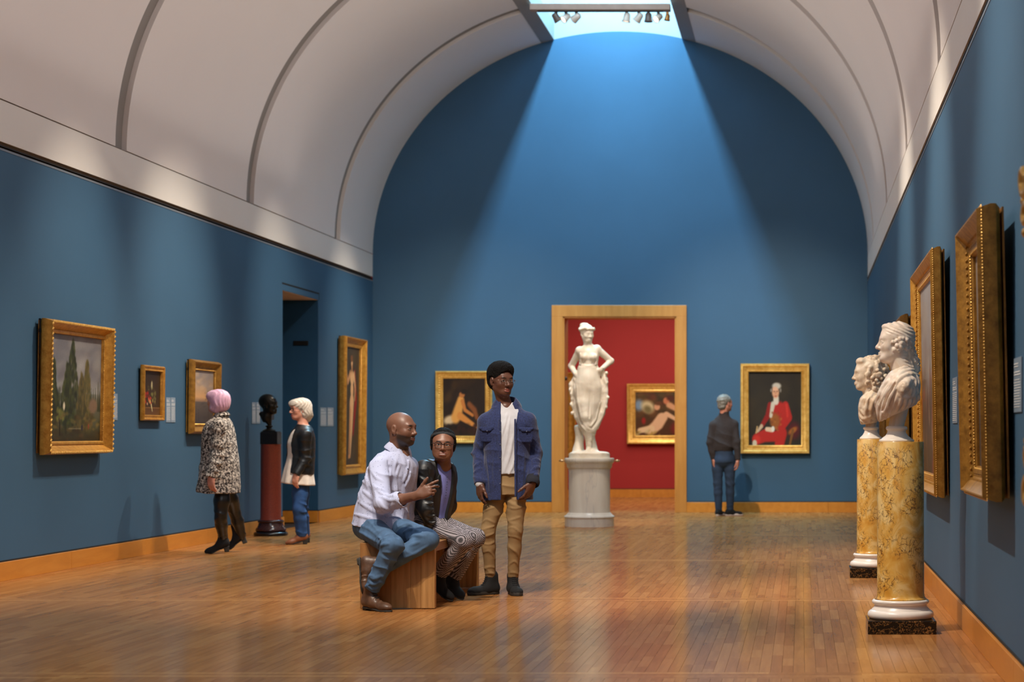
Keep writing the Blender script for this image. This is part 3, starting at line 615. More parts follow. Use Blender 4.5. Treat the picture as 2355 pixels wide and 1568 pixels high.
back_pic(1002.5, 1134, 853, 1019.5, YB, pic_seated_figure(), 'dark painting of a seated bare-backed figure in a carved gold frame', depth=0.08, border=0.115, orn=('bead', 'leaf'), m=G2)
back_pic(1703, 1862, 836, 1043, YB, pic_red_coat(), 'gold-framed portrait of a man in a red coat, right of the doorway', depth=0.10, border=0.13, orn=(), style='flat', m=G2)
back_pic(1442, 1600, 882, 1021, 38.69, pic_reclining(), 'gold-framed figures seen on the red wall through the doorway', depth=0.09, border=0.16, orn=('bead', 'leaf'), m=G2)
back_pic(1180, 1326, 856, 1050, 38.69, pic_interior(21, (70, 74, 60), (150, 140, 120)), 'dark framed painting on the red wall half hidden behind the statue', depth=0.09, border=0.15, orn=('bead',), m=G1)
right_pic(18.5, 19.75, 1.0, 2.256, pic_interior(22, (96, 100, 110), (90, 70, 50)), 'gilt frame on the right wall partly hidden by the nearer marble bust', depth=0.10, border=0.12, orn=('bead',), style='cove', m=G3)
right_pic(21.7, 23.7, 1.0, 2.02, pic_interior(23, (110, 104, 96), (120, 90, 60)), 'farthest gilt frame on the right wall, between the two busts', depth=0.10, border=0.14, orn=('bead',), style='cove', m=G3)
right_pic(14.05, 16.65, 0.762, 2.455, pic_interior(24, (146, 146, 150), (160, 66, 44)), 'big gilt-framed painting with beaded edges directly behind the busts', depth=0.10, border=0.14, orn=('bead', 'outer', 'leaf'), style='cove', m=G1, tilt=1.0)
right_pic(9.78, 11.17, 0.876, 2.277, pic_standing(), 'gilt-framed figure painting, second frame from the right edge', depth=0.13, border=0.15, orn=('bead', 'outer', 'leaf'), style='cove', m=G3, tilt=1.2, gap=0.035)
# ornate carved frame at the right edge
cf = right_pic(6.75, 8.10, 0.99, 2.16, pic_interior(25, (90, 84, 80), (110, 80, 50)), 'ornate carved gold frame cut off by the right edge', depth=0.09, border=0.13, orn=('bead', 'leaf'), style='ogee', m=G2, hook=False)
mb = MB(); r = random.Random(3); W_, H_ = 1.35, 1.17
def scroll(cx, cz, R0, turns, dr, sgn, y):
    pts = []; rs = []
    for i in range(18):
        t = i / 17; a = t * turns * 2 * math.pi * sgn; rr = R0 * (1 - 0.8 * t); pts.append((cx + rr * math.cos(a), y - 0.02 * math.sin(t * 3), cz + rr * math.sin(a))); rs.append(dr * (1 - 0.5 * t))
    mb.tube(pts, rs, 7)
for sx in (-1, 1):
    for sz in (-1, 1):
        cx, cz = sx * W_ / 2, sz * H_ / 2
        scroll(cx - sx * 0.02, cz + sz * 0.02, 0.07, 1.3, 0.028, sx * sz, -0.09); scroll(cx - sx * 0.04, cz - sz * 0.12, 0.055, 1.2, 0.022, -sx * sz, -0.09); scroll(cx - sx * 0.13, cz, 0.05, 1.2, 0.022, sx * sz, -0.09)
        for k in range(7): mb.ball((cx + r.uniform(-0.05, 0.03) * sx, -0.09 - r.random() * 0.02, cz - sz * (k * 0.03)), (0.03, 0.022, 0.022), 7, 5)
    for k in range(26): mb.ball((sx * (W_ / 2 - 0.005), -0.085, -H_ / 2 + 0.1 + k * (H_ - 0.2) / 25), (0.014, 0.014, 0.02), 6, 4)
for sz in (-1, 1):
    for k in range(28): mb.ball((-W_ / 2 + 0.1 + k * (W_ - 0.2) / 27, -0.085, sz * (H_ / 2 - 0.005)), (0.02, 0.014, 0.014), 6, 4)
mb.build('carved_ornament', G2, cf, smooth=True)

# ------------------------------------------------------------------ wall labels
plate = plain('pale_grey_label_plate', lin(128, 150, 172), 0.4, spec=0.4, var=0.03); ink = plain('white_label_lettering', lin(222, 226, 228), 0.6, var=0.02)
def wall_label(side, y0, y1, z0, z1, label, group=None):
    s = 1 if side == 'l' else -1; x = XL if s == 1 else XR
    root = empty('wall_label', (x, (y0 + y1) / 2, (z0 + z1) / 2), RL if s == 1 else RRt, label, 'label', group)
    w, h = y1 - y0, z1 - z0; MB().box(-w / 2, w / 2, -0.006, -0.001, -h / 2, h / 2, 0.001).build('plate', plate, root)
    mb = MB(); z = h / 2 - 0.025; rr = random.Random(int(y0 * 100)); i = 0
    while z > -h / 2 + 0.02:
        if i not in (2, 5): 
            ww = w * (rr.uniform(0.45, 0.6) if i < 2 else rr.uniform(0.72, 0.84)); mb.box(-w * 0.42, -w * 0.42 + ww, -0.0075, -0.006, z - (0.005 if i < 5 else 0.0035), z)
        z -= 0.0125; i += 1
    tag(mb.build('lettering', ink, root), kind='stuff')
def zz(y, Z): return EYE + (VY - y) * Z / FPX
def lab(side, x0, x1, y0, y1, text, X=None):
    X = (XL if side == 'l' else XR); Z0, Z1 = X * FPX / (x0 - VX), X * FPX / (x1 - VX); a, b_ = sorted((Z0, Z1)); Zm = (a + b_) / 2
    wall_label(side, a, b_, zz(y1, Zm), zz(y0, Zm), text)
lab('l', 256, 269, 905, 966, 'grey text panel beside the large landscape painting')
lab('l', 381, 391, 914, 971, 'left text panel of the pair beside the small still life')
lab('l', 392, 402, 914, 971, 'right text panel of the pair beside the small still life')
lab('l', 578.5, 587.5, 925, 974, 'left text panel of the pair beside the dark bronze head')
lab('l', 588.5, 597, 925, 974, 'right text panel of the pair beside the dark bronze head')
lab('l', 736, 750, 937, 980, 'left text panel of the pair between doorway and tall nude')
lab('l', 752, 766, 937, 980, 'right text panel of the pair between doorway and tall nude')
lab('r', 2192.5, 2203, 868, 973, 'narrow text panel on the right wall between two gilt frames')
lab('r', 2334, 2352, 822, 948, 'large text panel beside the carved frame at the right edge')
lab('r', 2098.5, 2103, 915, 972, 'sliver of a text panel behind the nearer marble bust')
# small dark sign on the passage jamb and black door stop beside the bronze head
tag(MB().box(XL - 0.33, XL - 0.13, DL1 - 0.02, DL1 - 0.006, 2.37, 2.43, 0.003).build('sign_plate', M['black']), 'small dark plate high on the shaded jamb of the side doorway', 'sign')
tag(MB().box(XL, XL + 0.03, 25.35, 25.5, 1.36, 1.47, 0.004).build('thermostat', plain('dark_slate_plastic', lin(40, 50, 62), 0.5)), 'small dark box on the wall beside the bronze head', 'control box')

# ------------------------------------------------------------------ bench
b0, b1, bx0, bx1 = 14.22, 16.18, -3.007, -2.498
be = empty('bench', ((bx0 + bx1) / 2, (b0 + b1) / 2, 0), 0, 'low cherry-wood bench with slab ends carrying the seated couple', 'bench')
def wboard(name, x0, x1, y0, y1, z0, z1, sh, bev=0.002):
    me = MB().box(x0, x1, y0, y1, z0, z1, bev); o = me.build(name, M['bench'], be); set_attr(o.data, [(sh, rnd.random(), rnd.random(), 1)] * len(o.data.vertices))
hx, hy = (bx1 - bx0) / 2, (b1 - b0) / 2
cuts = [-hx, -hx + 0.21, -hx + 0.345, -hx + 0.415, hx]; sh_ = [0.35, 0.42, 0.95, 0.62]
for sy, nm in ((-1, 'end_board'), (1, 'end_board')):
    for a, c, s_ in zip(cuts[:-1], cuts[1:], sh_):
        y = sorted((sy * hy, sy * (hy - 0.06))); wboard(nm, a + 0.0003, c - 0.0003, y[0], y[1], 0.004, 0.45, s_)
M['benchtop'] = wood_mat('cherry_bench_top_wood', [lin(148, 106, 60), lin(174, 128, 78), lin(194, 150, 98)], (1, 0.07, 1), 0.35, 22, 'shade')
tc_ = [-hx, -hx + 0.13, -hx + 0.26, -hx + 0.39, hx]
for a, c, s_ in zip(tc_[:-1], tc_[1:], (0.4, 0.6, 0.5, 0.65)):
    me = MB().box(a + 0.0003, c - 0.0003, -hy + 0.0605, hy - 0.0605, 0.39, 0.45, 0.002); o = me.build('seat_board', M['benchtop'], be); set_attr(o.data, [(s_, rnd.random(), rnd.random(), 1)] * len(o.data.vertices))

# ------------------------------------------------------------------ stone materials and pedestals
def marble(name, base, vein, vein2=None, scale=3.0, width=0.03, rough=0.25, stretch=(1, 1, 1), cell=0, mott=None, sss=0):
    m, nt, b, N, L = newmat(name); setp(b, base, rough)
    if sss: setp(b, sss=sss)
    tc = N('ShaderNodeTexCoord'); mp = N('ShaderNodeMapping'); mp.inputs['Scale'].default_value = stretch; L(tc.outputs['Object'], mp.inputs[0])
    n1 = N('ShaderNodeTexNoise'); n1.inputs['Scale'].default_value = scale * 1.6; n1.inputs['Detail'].default_value = 6; L(mp.outputs[0], n1.inputs['Vector'])
    ad = N('ShaderNodeVectorMath'); ad.operation = 'MULTIPLY_ADD'; L(n1.outputs['Color'], ad.inputs[0]); ad.inputs[1].default_value = (0.5, 0.5, 0.5) if not cell else (0.16, 0.16, 0.16); L(mp.outputs[0], ad.inputs[2])
    if cell:
        v = N('ShaderNodeTexVoronoi'); v.feature = 'DISTANCE_TO_EDGE'; v.inputs['Scale'].default_value = cell; L(ad.outputs[0], v.inputs['Vector']); vf = v.outputs['Distance']
        vein_m = ramp(N, L, vf, [(0.0, (1, 1, 1, 1)), (width, (0, 0, 0, 1))])
        n3 = N('ShaderNodeTexNoise'); n3.inputs['Scale'].default_value = scale; n3.inputs['Detail'].default_value = 3; L(tc.outputs['Object'], n3.inputs['Vector'])
        msk = ramp(N, L, n3.outputs['Fac'], [(0.47, (0, 0, 0, 1)), (0.56, (1, 1, 1, 1))]); vein_m = mixc(N, L, 1.0, vein_m, msk, 'MULTIPLY')
    else:
        n2 = N('ShaderNodeTexNoise'); n2.inputs['Scale'].default_value = scale; n2.inputs['Detail'].default_value = 3; L(ad.outputs[0], n2.inputs['Vector'])
        vein_m = ramp(N, L, n2.outputs['Fac'], [(0.5 - width, (0, 0, 0, 1)), (0.5, (1, 1, 1, 1)), (0.5 + width, (0, 0, 0, 1))])
    c = base
    if mott:
        n4 = N('ShaderNodeTexNoise'); n4.inputs['Scale'].default_value = mott[0]; n4.inputs['Detail'].default_value = 5; n4.inputs['Distortion'].default_value = 1.5; L(mp.outputs[0], n4.inputs['Vector'])
        c = ramp(N, L, n4.outputs['Fac'], [(0.35, mott[1]), (0.5, base), (0.65, mott[2])])
    L(mixc(N, L, vein_m, c, vein), b.inputs['Base Color']); return m
M['siena'] = marble('yellow_siena_marble', lin(218, 170, 84), lin(72, 38, 34), scale=6.5, cell=34, width=0.07, rough=0.18, stretch=(1, 1, 0.8), mott=(7, lin(204, 146, 56), lin(232, 200, 132)))
M['wmarble'] = plain('white_marble_base', lin(236, 226, 216), 0.3, var=0.03, scale=6)
M['portoro'] = marble('black_gold_veined_marble', lin(14, 13, 13), lin(170, 120, 64), scale=9, width=0.018, rough=0.12)
M['vmarble'] = marble('grey_veined_white_marble', lin(226, 218, 206), lin(200, 193, 186), scale=2.5, width=0.010, rough=0.3, stretch=(1, 1, 0.25), mott=(2, lin(214, 204, 192), lin(232, 226, 216)))
def siena_column(x, y, label):
    r = empty('column_pedestal', (x, y, 0), 0, label, 'pedestal'); P = 0.2043
    MB().box(-P, P, -P, P, 0, 0.080, 0.003).build('plinth', M['portoro'], r)
    mb = MB(); mb.lathe([(0.0, 0.0805), (0.186, 0.0805), (0.197, 0.090), (0.2, 0.104), (0.197, 0.118), (0.187, 0.128), (0.176, 0.132), (0.174, 0.138), (0.163, 0.146), (0.158, 0.158), (0.159, 0.166), (0.168, 0.170), (0.173, 0.178), (0.173, 0.186), (0.165, 0.194), (0.0, 0.1945)], 64, False)
    mb.build('base_moulding', M['wmarble'], r, angle=50)
    mb = MB(); mb.lathe([(0.0, 0.195), (0.158, 0.195), (0.158, 0.200), (0.149, 0.206), (0.1445, 0.218), (0.1425, 0.24), (0.1420, 0.6), (0.1405, 1.142), (0.138, 1.146), (0.0, 1.146)], 64, False)
    mb.build('shaft', M['siena'], r, angle=40); return r
siena_column(0.600, 12.62, 'nearest yellow marble column pedestal on a black veined plinth')
siena_column(0.606, 17.45, 'yellow marble column pedestal standing just behind the nearest one')
# pedestal of the standing statue
sx_, sy_ = (1355.5 - VX) * 26.8 / FPX, 26.8; sc = 26.8 / FPX
sp = empty('statue_pedestal', (sx_, sy_, 0), 0, 'round white veined marble pedestal before the doorway', 'pedestal')
mb = MB(); mb.lathe([(0, 0), (0.314, 0), (0.314, 0.105), (0.318, 0.108), (0.322, 0.118), (0.32, 0.13), (0.312, 0.138), (0.30, 0.142), (0.29, 0.155), (0.27, 0.178), (0, 0.178)], 64, False); mb.build('base_moulding', M['vmarble'], sp, angle=40)
MB().lathe([(0, 0.1785), (0.266, 0.1785), (0.264, 0.2), (0.264, 0.70), (0.268, 0.74), (0, 0.74)], 64, False).build('shaft', M['vmarble'], sp, angle=40)
MB().lathe([(0, 0.7405), (0.272, 0.7405), (0.290, 0.765), (0.292, 0.80), (0.305, 0.815), (0.315, 0.83), (0.318, 0.86), (0.314, 0.875), (0.0, 0.875)], 64, False).build('capital', M['vmarble'], sp, angle=40)
for s_ in (-1, 1):
    MB().tube([(s_ * 0.31, 0, 0.84), (s_ * 0.335, 0, 0.84), (s_ * 0.345, 0, 0.84), (s_ * 0.37, 0, 0.84), (s_ * 0.375, 0, 0.84), (s_ * 0.39, 0, 0.84)], [0.008, 0.008, 0.016, 0.016, 0.008, 0.012], 10).build('turning_handle', plain('aged_brass', lin(190, 150, 110), 0.4, 0.7), sp, smooth=True)
# red porphyry column
M['porphyry'] = plain('red_granite', lin(128, 58, 44), 0.28, var=0.35, scale=160)
M['porph_dark'] = plain('dark_polished_granite', lin(58, 30, 28), 0.15, var=0.3, scale=60); M['blackstone'] = plain('black_polished_stone', lin(20, 18, 20), 0.2)
cx_, cy_ = -6.19, 24.35
cp = empty('column_pedestal', (cx_, cy_, 0), 0, 'dark red granite column pedestal carrying the bronze head', 'pedestal')
MB().lathe([(0, 0), (0.190, 0), (0.197, 0.012), (0.195, 0.03), (0.185, 0.042), (0.165, 0.05), (0, 0.05)], 48, False).build('foot', M['blackstone'], cp, angle=50)
MB().lathe([(0, 0.0505), (0.165, 0.0505), (0.175, 0.06), (0.172, 0.085), (0.155, 0.10), (0.143, 0.13), (0.138, 0.15), (0.146, 0.155), (0.15, 0.168), (0.143, 0.18), (0.128, 0.186), (0, 0.186)], 48, False).build('base_moulding', M['porph_dark'], cp, angle=50)
MB().lathe([(0, 0.1865), (0.124, 0.1865), (0.119, 0.21), (0.116, 1.06), (0.118, 1.066), (0, 1.066)], 48, False).build('shaft', M['porphyry'], cp, angle=40)
# ------------------------------------------------------------------ implicit-surface modelling for bodies, clothes and sculpture
def A(*p): return np.array(p[0] if len(p) == 1 else p, dtype=np.float64)
def nrm(v): v = A(v); return v / (np.linalg.norm(v) + 1e-12)
class SDF:
    def __init__(s): s.ops = []
    def _add(s, f, lo, hi, k, op): s.ops.append((f, A(lo), A(hi), k, op)); return s
    def cap(s, a, b, ra, rb=None, k=0.02, op='u', flat=None, disp=None):
        a, b = A(a), A(b); rb = ra if rb is None else rb; ba = b - a; L2 = max(ba @ ba, 1e-9); R = max(ra, rb)
        if flat: fn, fs = nrm(flat[0]), flat[1]; R *= max(1, 1 / 1.0)
        def f(X, Y, Z):
            px, py, pz = X - a[0], Y - a[1], Z - a[2]
            if flat:
                # squash thickness along fn (distance measured in stretched space)
                q = (px * fn[0] + py * fn[1] + pz * fn[2]) ; bn = ba @ fn
                t = np.clip((px * ba[0] + py * ba[1] + pz * ba[2]) / L2, 0, 1)
                q = (q - t * bn) * (1 / fs - 1)
                dx, dy, dz = px - t * ba[0] + q * fn[0], py - t * ba[1] + q * fn[1], pz - t * ba[2] + q * fn[2]
            else:
                t = np.clip((px * ba[0] + py * ba[1] + pz * ba[2]) / L2, 0, 1); dx, dy, dz = px - t * ba[0], py - t * ba[1], pz - t * ba[2]
            d = np.sqrt(dx * dx + dy * dy + dz * dz) - (ra + (rb - ra) * t)
            if flat: d = d * min(1, 0.5 + fs * 0.5)
            if disp: d = d + disp(X, Y, Z, t)
            return d
        return s._add(f, np.minimum(a, b) - R, np.maximum(a, b) + R, k, op)
    def chain(s, pts, rs, k=0.02, **kw):
        for p, q, ra, rb in zip(pts[:-1], pts[1:], rs[:-1], rs[1:]): s.cap(p, q, ra, rb, k, **kw)
        return s
    def ell(s, c, r, R=None, k=0.02, op='u'):
        c = A(c); r = A(r) if np.ndim(r) else A(r, r, r); R = np.eye(3) if R is None else np.asarray(R, float)   # columns of R = local axes
        m = r.max()
        def f(X, Y, Z):
            px, py, pz = X - c[0], Y - c[1], Z - c[2]
            u = (px * R[0, 0] + py * R[1, 0] + pz * R[2, 0]) / r[0]; v = (px * R[0, 1] + py * R[1, 1] + pz * R[2, 1]) / r[1]; w = (px * R[0, 2] + py * R[1, 2] + pz * R[2, 2]) / r[2]
            k0 = np.sqrt(u * u + v * v + w * w) + 1e-9; k1 = np.sqrt((u / r[0]) ** 2 + (v / r[1]) ** 2 + (w / r[2]) ** 2) + 1e-9
            return k0 * (k0 - 1) / k1
        return s._add(f, c - m, c + m, k, op)
    def loft(s, st, side, k=0.02, op='u', fold=None, p=2.0, cap=0.0):
        """st = [(centre, half width along side, half depth)]; sections are (super)ellipses along the axis first->last"""
        C_ = np.array([A(q[0]) for q in st]); a_ = np.array([q[1] for q in st], float); b_ = np.array([q[2] for q in st], float)
        w = nrm(C_[-1] - C_[0]); u = nrm(A(side) - (A(side) @ w) * w); v = np.cross(w, u); S = (C_ - C_[0]) @ w
        off = C_ - C_[0] - np.outer(S, w); ou, ov = off @ u, off @ v; R = max(a_.max(), b_.max()) * 1.15 + 0.02; L_ = S[-1]
        ss = np.linspace(0, L_, 80)
        def sm(y):
            z = np.interp(ss, S, y); kk = np.ones(7) / 7; return np.convolve(np.pad(z, 3, mode='edge'), kk, 'valid')
        ga, gb, gu, gv = sm(a_), sm(b_), sm(ou), sm(ov)
        def f(X, Y, Z):
            px, py, pz = X - C_[0][0], Y - C_[0][1], Z - C_[0][2]
            t = px * w[0] + py * w[1] + pz * w[2]; tc = np.clip(t, 0, L_)
            a = np.interp(tc, ss, ga); b = np.interp(tc, ss, gb); cu = np.interp(tc, ss, gu); cv = np.interp(tc, ss, gv)
            x = px * u[0] + py * u[1] + pz * u[2] - cu; y = px * v[0] + py * v[1] + pz * v[2] - cv
            if fold is not None:
                m = 1 + fold(np.arctan2(y / b, x / a), tc / L_); a = a * m; b = b * m
            if p == 2.0:
                k0 = np.sqrt((x / a) ** 2 + (y / b) ** 2) + 1e-9
            else: k0 = (np.abs(x / a) ** p + np.abs(y / b) ** p) ** (1 / p) + 1e-9
            k1 = np.sqrt((x / (a * a)) ** 2 + (y / (b * b)) ** 2) + 1e-9
            d = np.where(k0 < 0.2, (k0 - 1) * np.minimum(a, b), k0 * (k0 - 1) / k1)
            e = np.maximum(-t, t - L_) + cap
            return np.where(e > 0, np.sqrt(np.maximum(d, 0) ** 2 + np.maximum(e, 0) ** 2) + np.minimum(np.maximum(d, e), 0), np.maximum(d, e)) if cap == 0 else np.sqrt(np.maximum(d + cap, 0) ** 2 + np.maximum(e, 0) ** 2) + np.minimum(np.maximum(d + cap, e), 0) - cap
        lo, hi = C_.min(0) - R, C_.max(0) + R
        return s._add(f, lo, hi, k, op)
    def fn(s, f, lo, hi, k=0.01, op='u'): return s._add(f, lo, hi, k, op)
    def plane(s, pt, n, lo=None, hi=None, k=0.0):
        """keep the side the normal points away from"""
        pt, n = A(pt), nrm(n)
        return s._add(lambda X, Y, Z: (X - pt[0]) * n[0] + (Y - pt[1]) * n[1] + (Z - pt[2]) * n[2], lo if lo is not None else (-99,) * 3, hi if hi is not None else (99,) * 3, k, 'i')
    def eval(s, xs, ys, zs, h):
        D = np.full((len(xs), len(ys), len(zs)), 0.3, np.float32)
        for f, lo, hi, k, op in s.ops:
            m = k + 2.5 * h
            i0, i1 = np.searchsorted(xs, lo[0] - m), np.searchsorted(xs, hi[0] + m)
            j0, j1 = np.searchsorted(ys, lo[1] - m), np.searchsorted(ys, hi[1] + m)
            k0, k1 = np.searchsorted(zs, lo[2] - m), np.searchsorted(zs, hi[2] + m)
            if i1 <= i0 or j1 <= j0 or k1 <= k0: continue
            X, Y, Z = xs[i0:i1, None, None], ys[None, j0:j1, None], zs[None, None, k0:k1]
            d = f(X, Y, Z); B = D[i0:i1, j0:j1, k0:k1]
            if op == 'u':
                if k > 0: t = np.clip(0.5 + 0.5 * (B - d) / k, 0, 1); r = B * (1 - t) + d * t - k * t * (1 - t)
                else: r = np.minimum(B, d)
            elif op == 's':
                if k > 0: t = np.clip(0.5 - 0.5 * (B + d) / k, 0, 1); r = B * (1 - t) - d * t + k * t * (1 - t)
                else: r = np.maximum(B, -d)
            elif op == 'i': r = np.maximum(B, d)
            elif op == 'd': r = B + d
            D[i0:i1, j0:j1, k0:k1] = r
        return D
    def surface(s, lo, hi, h):
        lo, hi = A(lo), A(hi); xs, ys, zs = (np.arange(lo[i], hi[i] + h, h) for i in range(3))
        D = s.eval(xs, ys, zs, h); I = D < 0
        for ax in range(3):  # close at the region's border so that pieces end cleanly
            pass
        c = np.zeros(tuple(n - 1 for n in D.shape), np.uint8)
        for i in (0, 1):
            for j in (0, 1):
                for k in (0, 1): c += I[i:I.shape[0] - 1 + i, j:I.shape[1] - 1 + j, k:I.shape[2] - 1 + k]
        act = (c > 0) & (c < 8); ci, cj, ck = np.nonzero(act); n = len(ci)
        if n == 0: return np.zeros((0, 3)), np.zeros((0, 4), int)
        idx = np.full(act.shape, -1, np.int32); idx[ci, cj, ck] = np.arange(n)
        P = np.zeros((n, 3)); W = np.zeros(n)
        V = {(a, b, g): D[ci + a, cj + b, ck + g] for a in (0, 1) for b in (0, 1) for g in (0, 1)}
        for ax in range(3):
            for p in (0, 1):
                for q in (0, 1):
                    e0 = [p, q]; e0.insert(ax, 0); e1 = [p, q]; e1.insert(ax, 1); v0, v1 = V[tuple(e0)], V[tuple(e1)]
                    m = (v0 < 0) != (v1 < 0); t = np.where(m, v0 / np.where(m, v0 - v1, 1), 0)
                    for d in range(3): P[:, d] += m * (t if d == ax else e0[d])
                    W += m
        P = (P / W[:, None] + np.stack([ci, cj, ck], 1)) * h + lo
        Q = []
        for ax in range(3):
            o = [0, 1, 2]; o.remove(ax); sl0 = [slice(1, -1)] * 3; sl0[ax] = slice(0, -1); sl1 = [slice(1, -1)] * 3; sl1[ax] = slice(1, None)
            a, b = I[tuple(sl0)], I[tuple(sl1)]; m = a != b; g = np.stack(np.nonzero(m), 1)
            if len(g) == 0: continue
            flip = a[m]; base = g.copy(); base[:, o[0]] += 1; base[:, o[1]] += 1
            def cell(d0, d1):
                q = base.copy(); q[:, o[0]] -= d0; q[:, o[1]] -= d1; return idx[q[:, 0], q[:, 1], q[:, 2]]
            f = np.stack([cell(1, 1), cell(0, 1), cell(0, 0), cell(1, 0)], 1)
            if ax == 1: flip = ~flip
            f[~flip] = f[~flip][:, ::-1]; Q.append(f)
        return P, np.concatenate(Q)
def raw_mesh(name, parts, origin=(0, 0, 0), color=None, smooth_it=0):
    """parts = [(verts, quads)]; colour = function(points) -> linear rgb"""
    Vs, Fs, n = [], [], 0
    for P, Q in parts:
        for _ in range(smooth_it):
            acc = np.zeros_like(P); cnt = np.zeros(len(P))
            for a, b in ((0, 1), (1, 2), (2, 3), (3, 0)):
                np.add.at(acc, Q[:, a], P[Q[:, b]]); np.add.at(acc, Q[:, b], P[Q[:, a]]); np.add.at(cnt, Q[:, a], 1); np.add.at(cnt, Q[:, b], 1)
            P = P * 0.5 + 0.5 * acc / np.maximum(cnt, 1)[:, None]
        Vs.append(P); Fs.append(Q + n); n += len(P)
    P = np.concatenate(Vs); Q = np.concatenate(Fs); me = bpy.data.meshes.new(name)
    me.vertices.add(len(P)); me.vertices.foreach_set('co', (P - A(origin)).astype(np.float32).ravel())
    me.loops.add(len(Q) * 4); me.loops.foreach_set('vertex_index', Q.astype(np.int32).ravel())
    me.polygons.add(len(Q)); me.polygons.foreach_set('loop_start', np.arange(0, len(Q) * 4, 4, dtype=np.int32))
    me.update(calc_edges=True); me.validate()
    me.polygons.foreach_set('use_smooth', np.ones(len(me.polygons), bool))
    if color is not None:
        c = color(P); a = me.color_attributes.new('tint', 'FLOAT_COLOR', 'POINT'); a.data.foreach_set('color', np.concatenate([c, np.ones((len(P), 1))], 1).astype(np.float32).ravel())
    return me
def sdf_obj(name, S, lo, hi, h, mat, root, color=None, extra=(), sm=1):
    parts = [S.surface(lo, hi, h)] + [S.surface(a, b, hh) for a, b, hh in extra]
    me = raw_mesh(name, [p for p in parts if len(p[0])], root.location if root is not None else (0, 0, 0), color, sm)
    return link(name, me, mat, root)
def fnoise(seed, freq, n=5):
    r = np.random.RandomState(seed); K = r.normal(size=(n, 3)); K /= np.linalg.norm(K, axis=1)[:, None]; K *= freq * r.uniform(0.6, 1.7, (n, 1)); ph = r.uniform(0, 6.28, n)
    def f(X, Y, Z):
        t = 0
        for k, p in zip(K, ph): t = t + np.sin(k[0] * X + k[1] * Y + k[2] * Z + p)
        return t / n
    return f
def folds(d, freq, amp, seed=1, warp=3.0, sharp=1.0):
    """creases across direction d: rounded ridges with narrow grooves that come and go"""
    d = nrm(d) * freq * 0.5; w = fnoise(seed, freq * 0.20); w2 = fnoise(seed + 2, freq * 0.55); m = fnoise(seed + 5, freq * 0.24)
    def f(X, Y, Z):
        s = np.abs(np.sin(d[0] * X + d[1] * Y + d[2] * Z + warp * 0.8 * w(X, Y, Z) + 0.5 * w2(X, Y, Z)))
        return amp * ((s ** 5) * 0.35 + 0.35 - (1 - s) ** 2.6 * 1.7) * np.clip(0.5 + 1.8 * m(X, Y, Z), 0, 1.5)
    return f
def snap(S, p, d, far=0.25, step=0.002):
    """first point of the surface met going from p along d"""
    p, d = A(p), nrm(d)
    for i in range(int(far / step)):
        q = p + d * i * step
        if S.eval(A([q[0]]), A([q[1]]), A([q[2]]), 0.004)[0, 0, 0] < 0: return q
    return p + d * far * 0.3
def local_disp(S, c, r, f):
    c = A(c)
    def g(X, Y, Z):
        q = ((X - c[0]) ** 2 + (Y - c[1]) ** 2 + (Z - c[2]) ** 2) / (r * r); return f(X, Y, Z) * np.clip(1 - q, 0, 1) ** 2
    S.fn(g, c - r, c + r, 0, 'd')
def frame(f, up=(0, 0, 1)):
    """columns: right, forward, up for a thing that faces f"""
    f = nrm(f); r = nrm(np.cross(f, up)); return np.stack([r, f, np.cross(r, f)], 1)

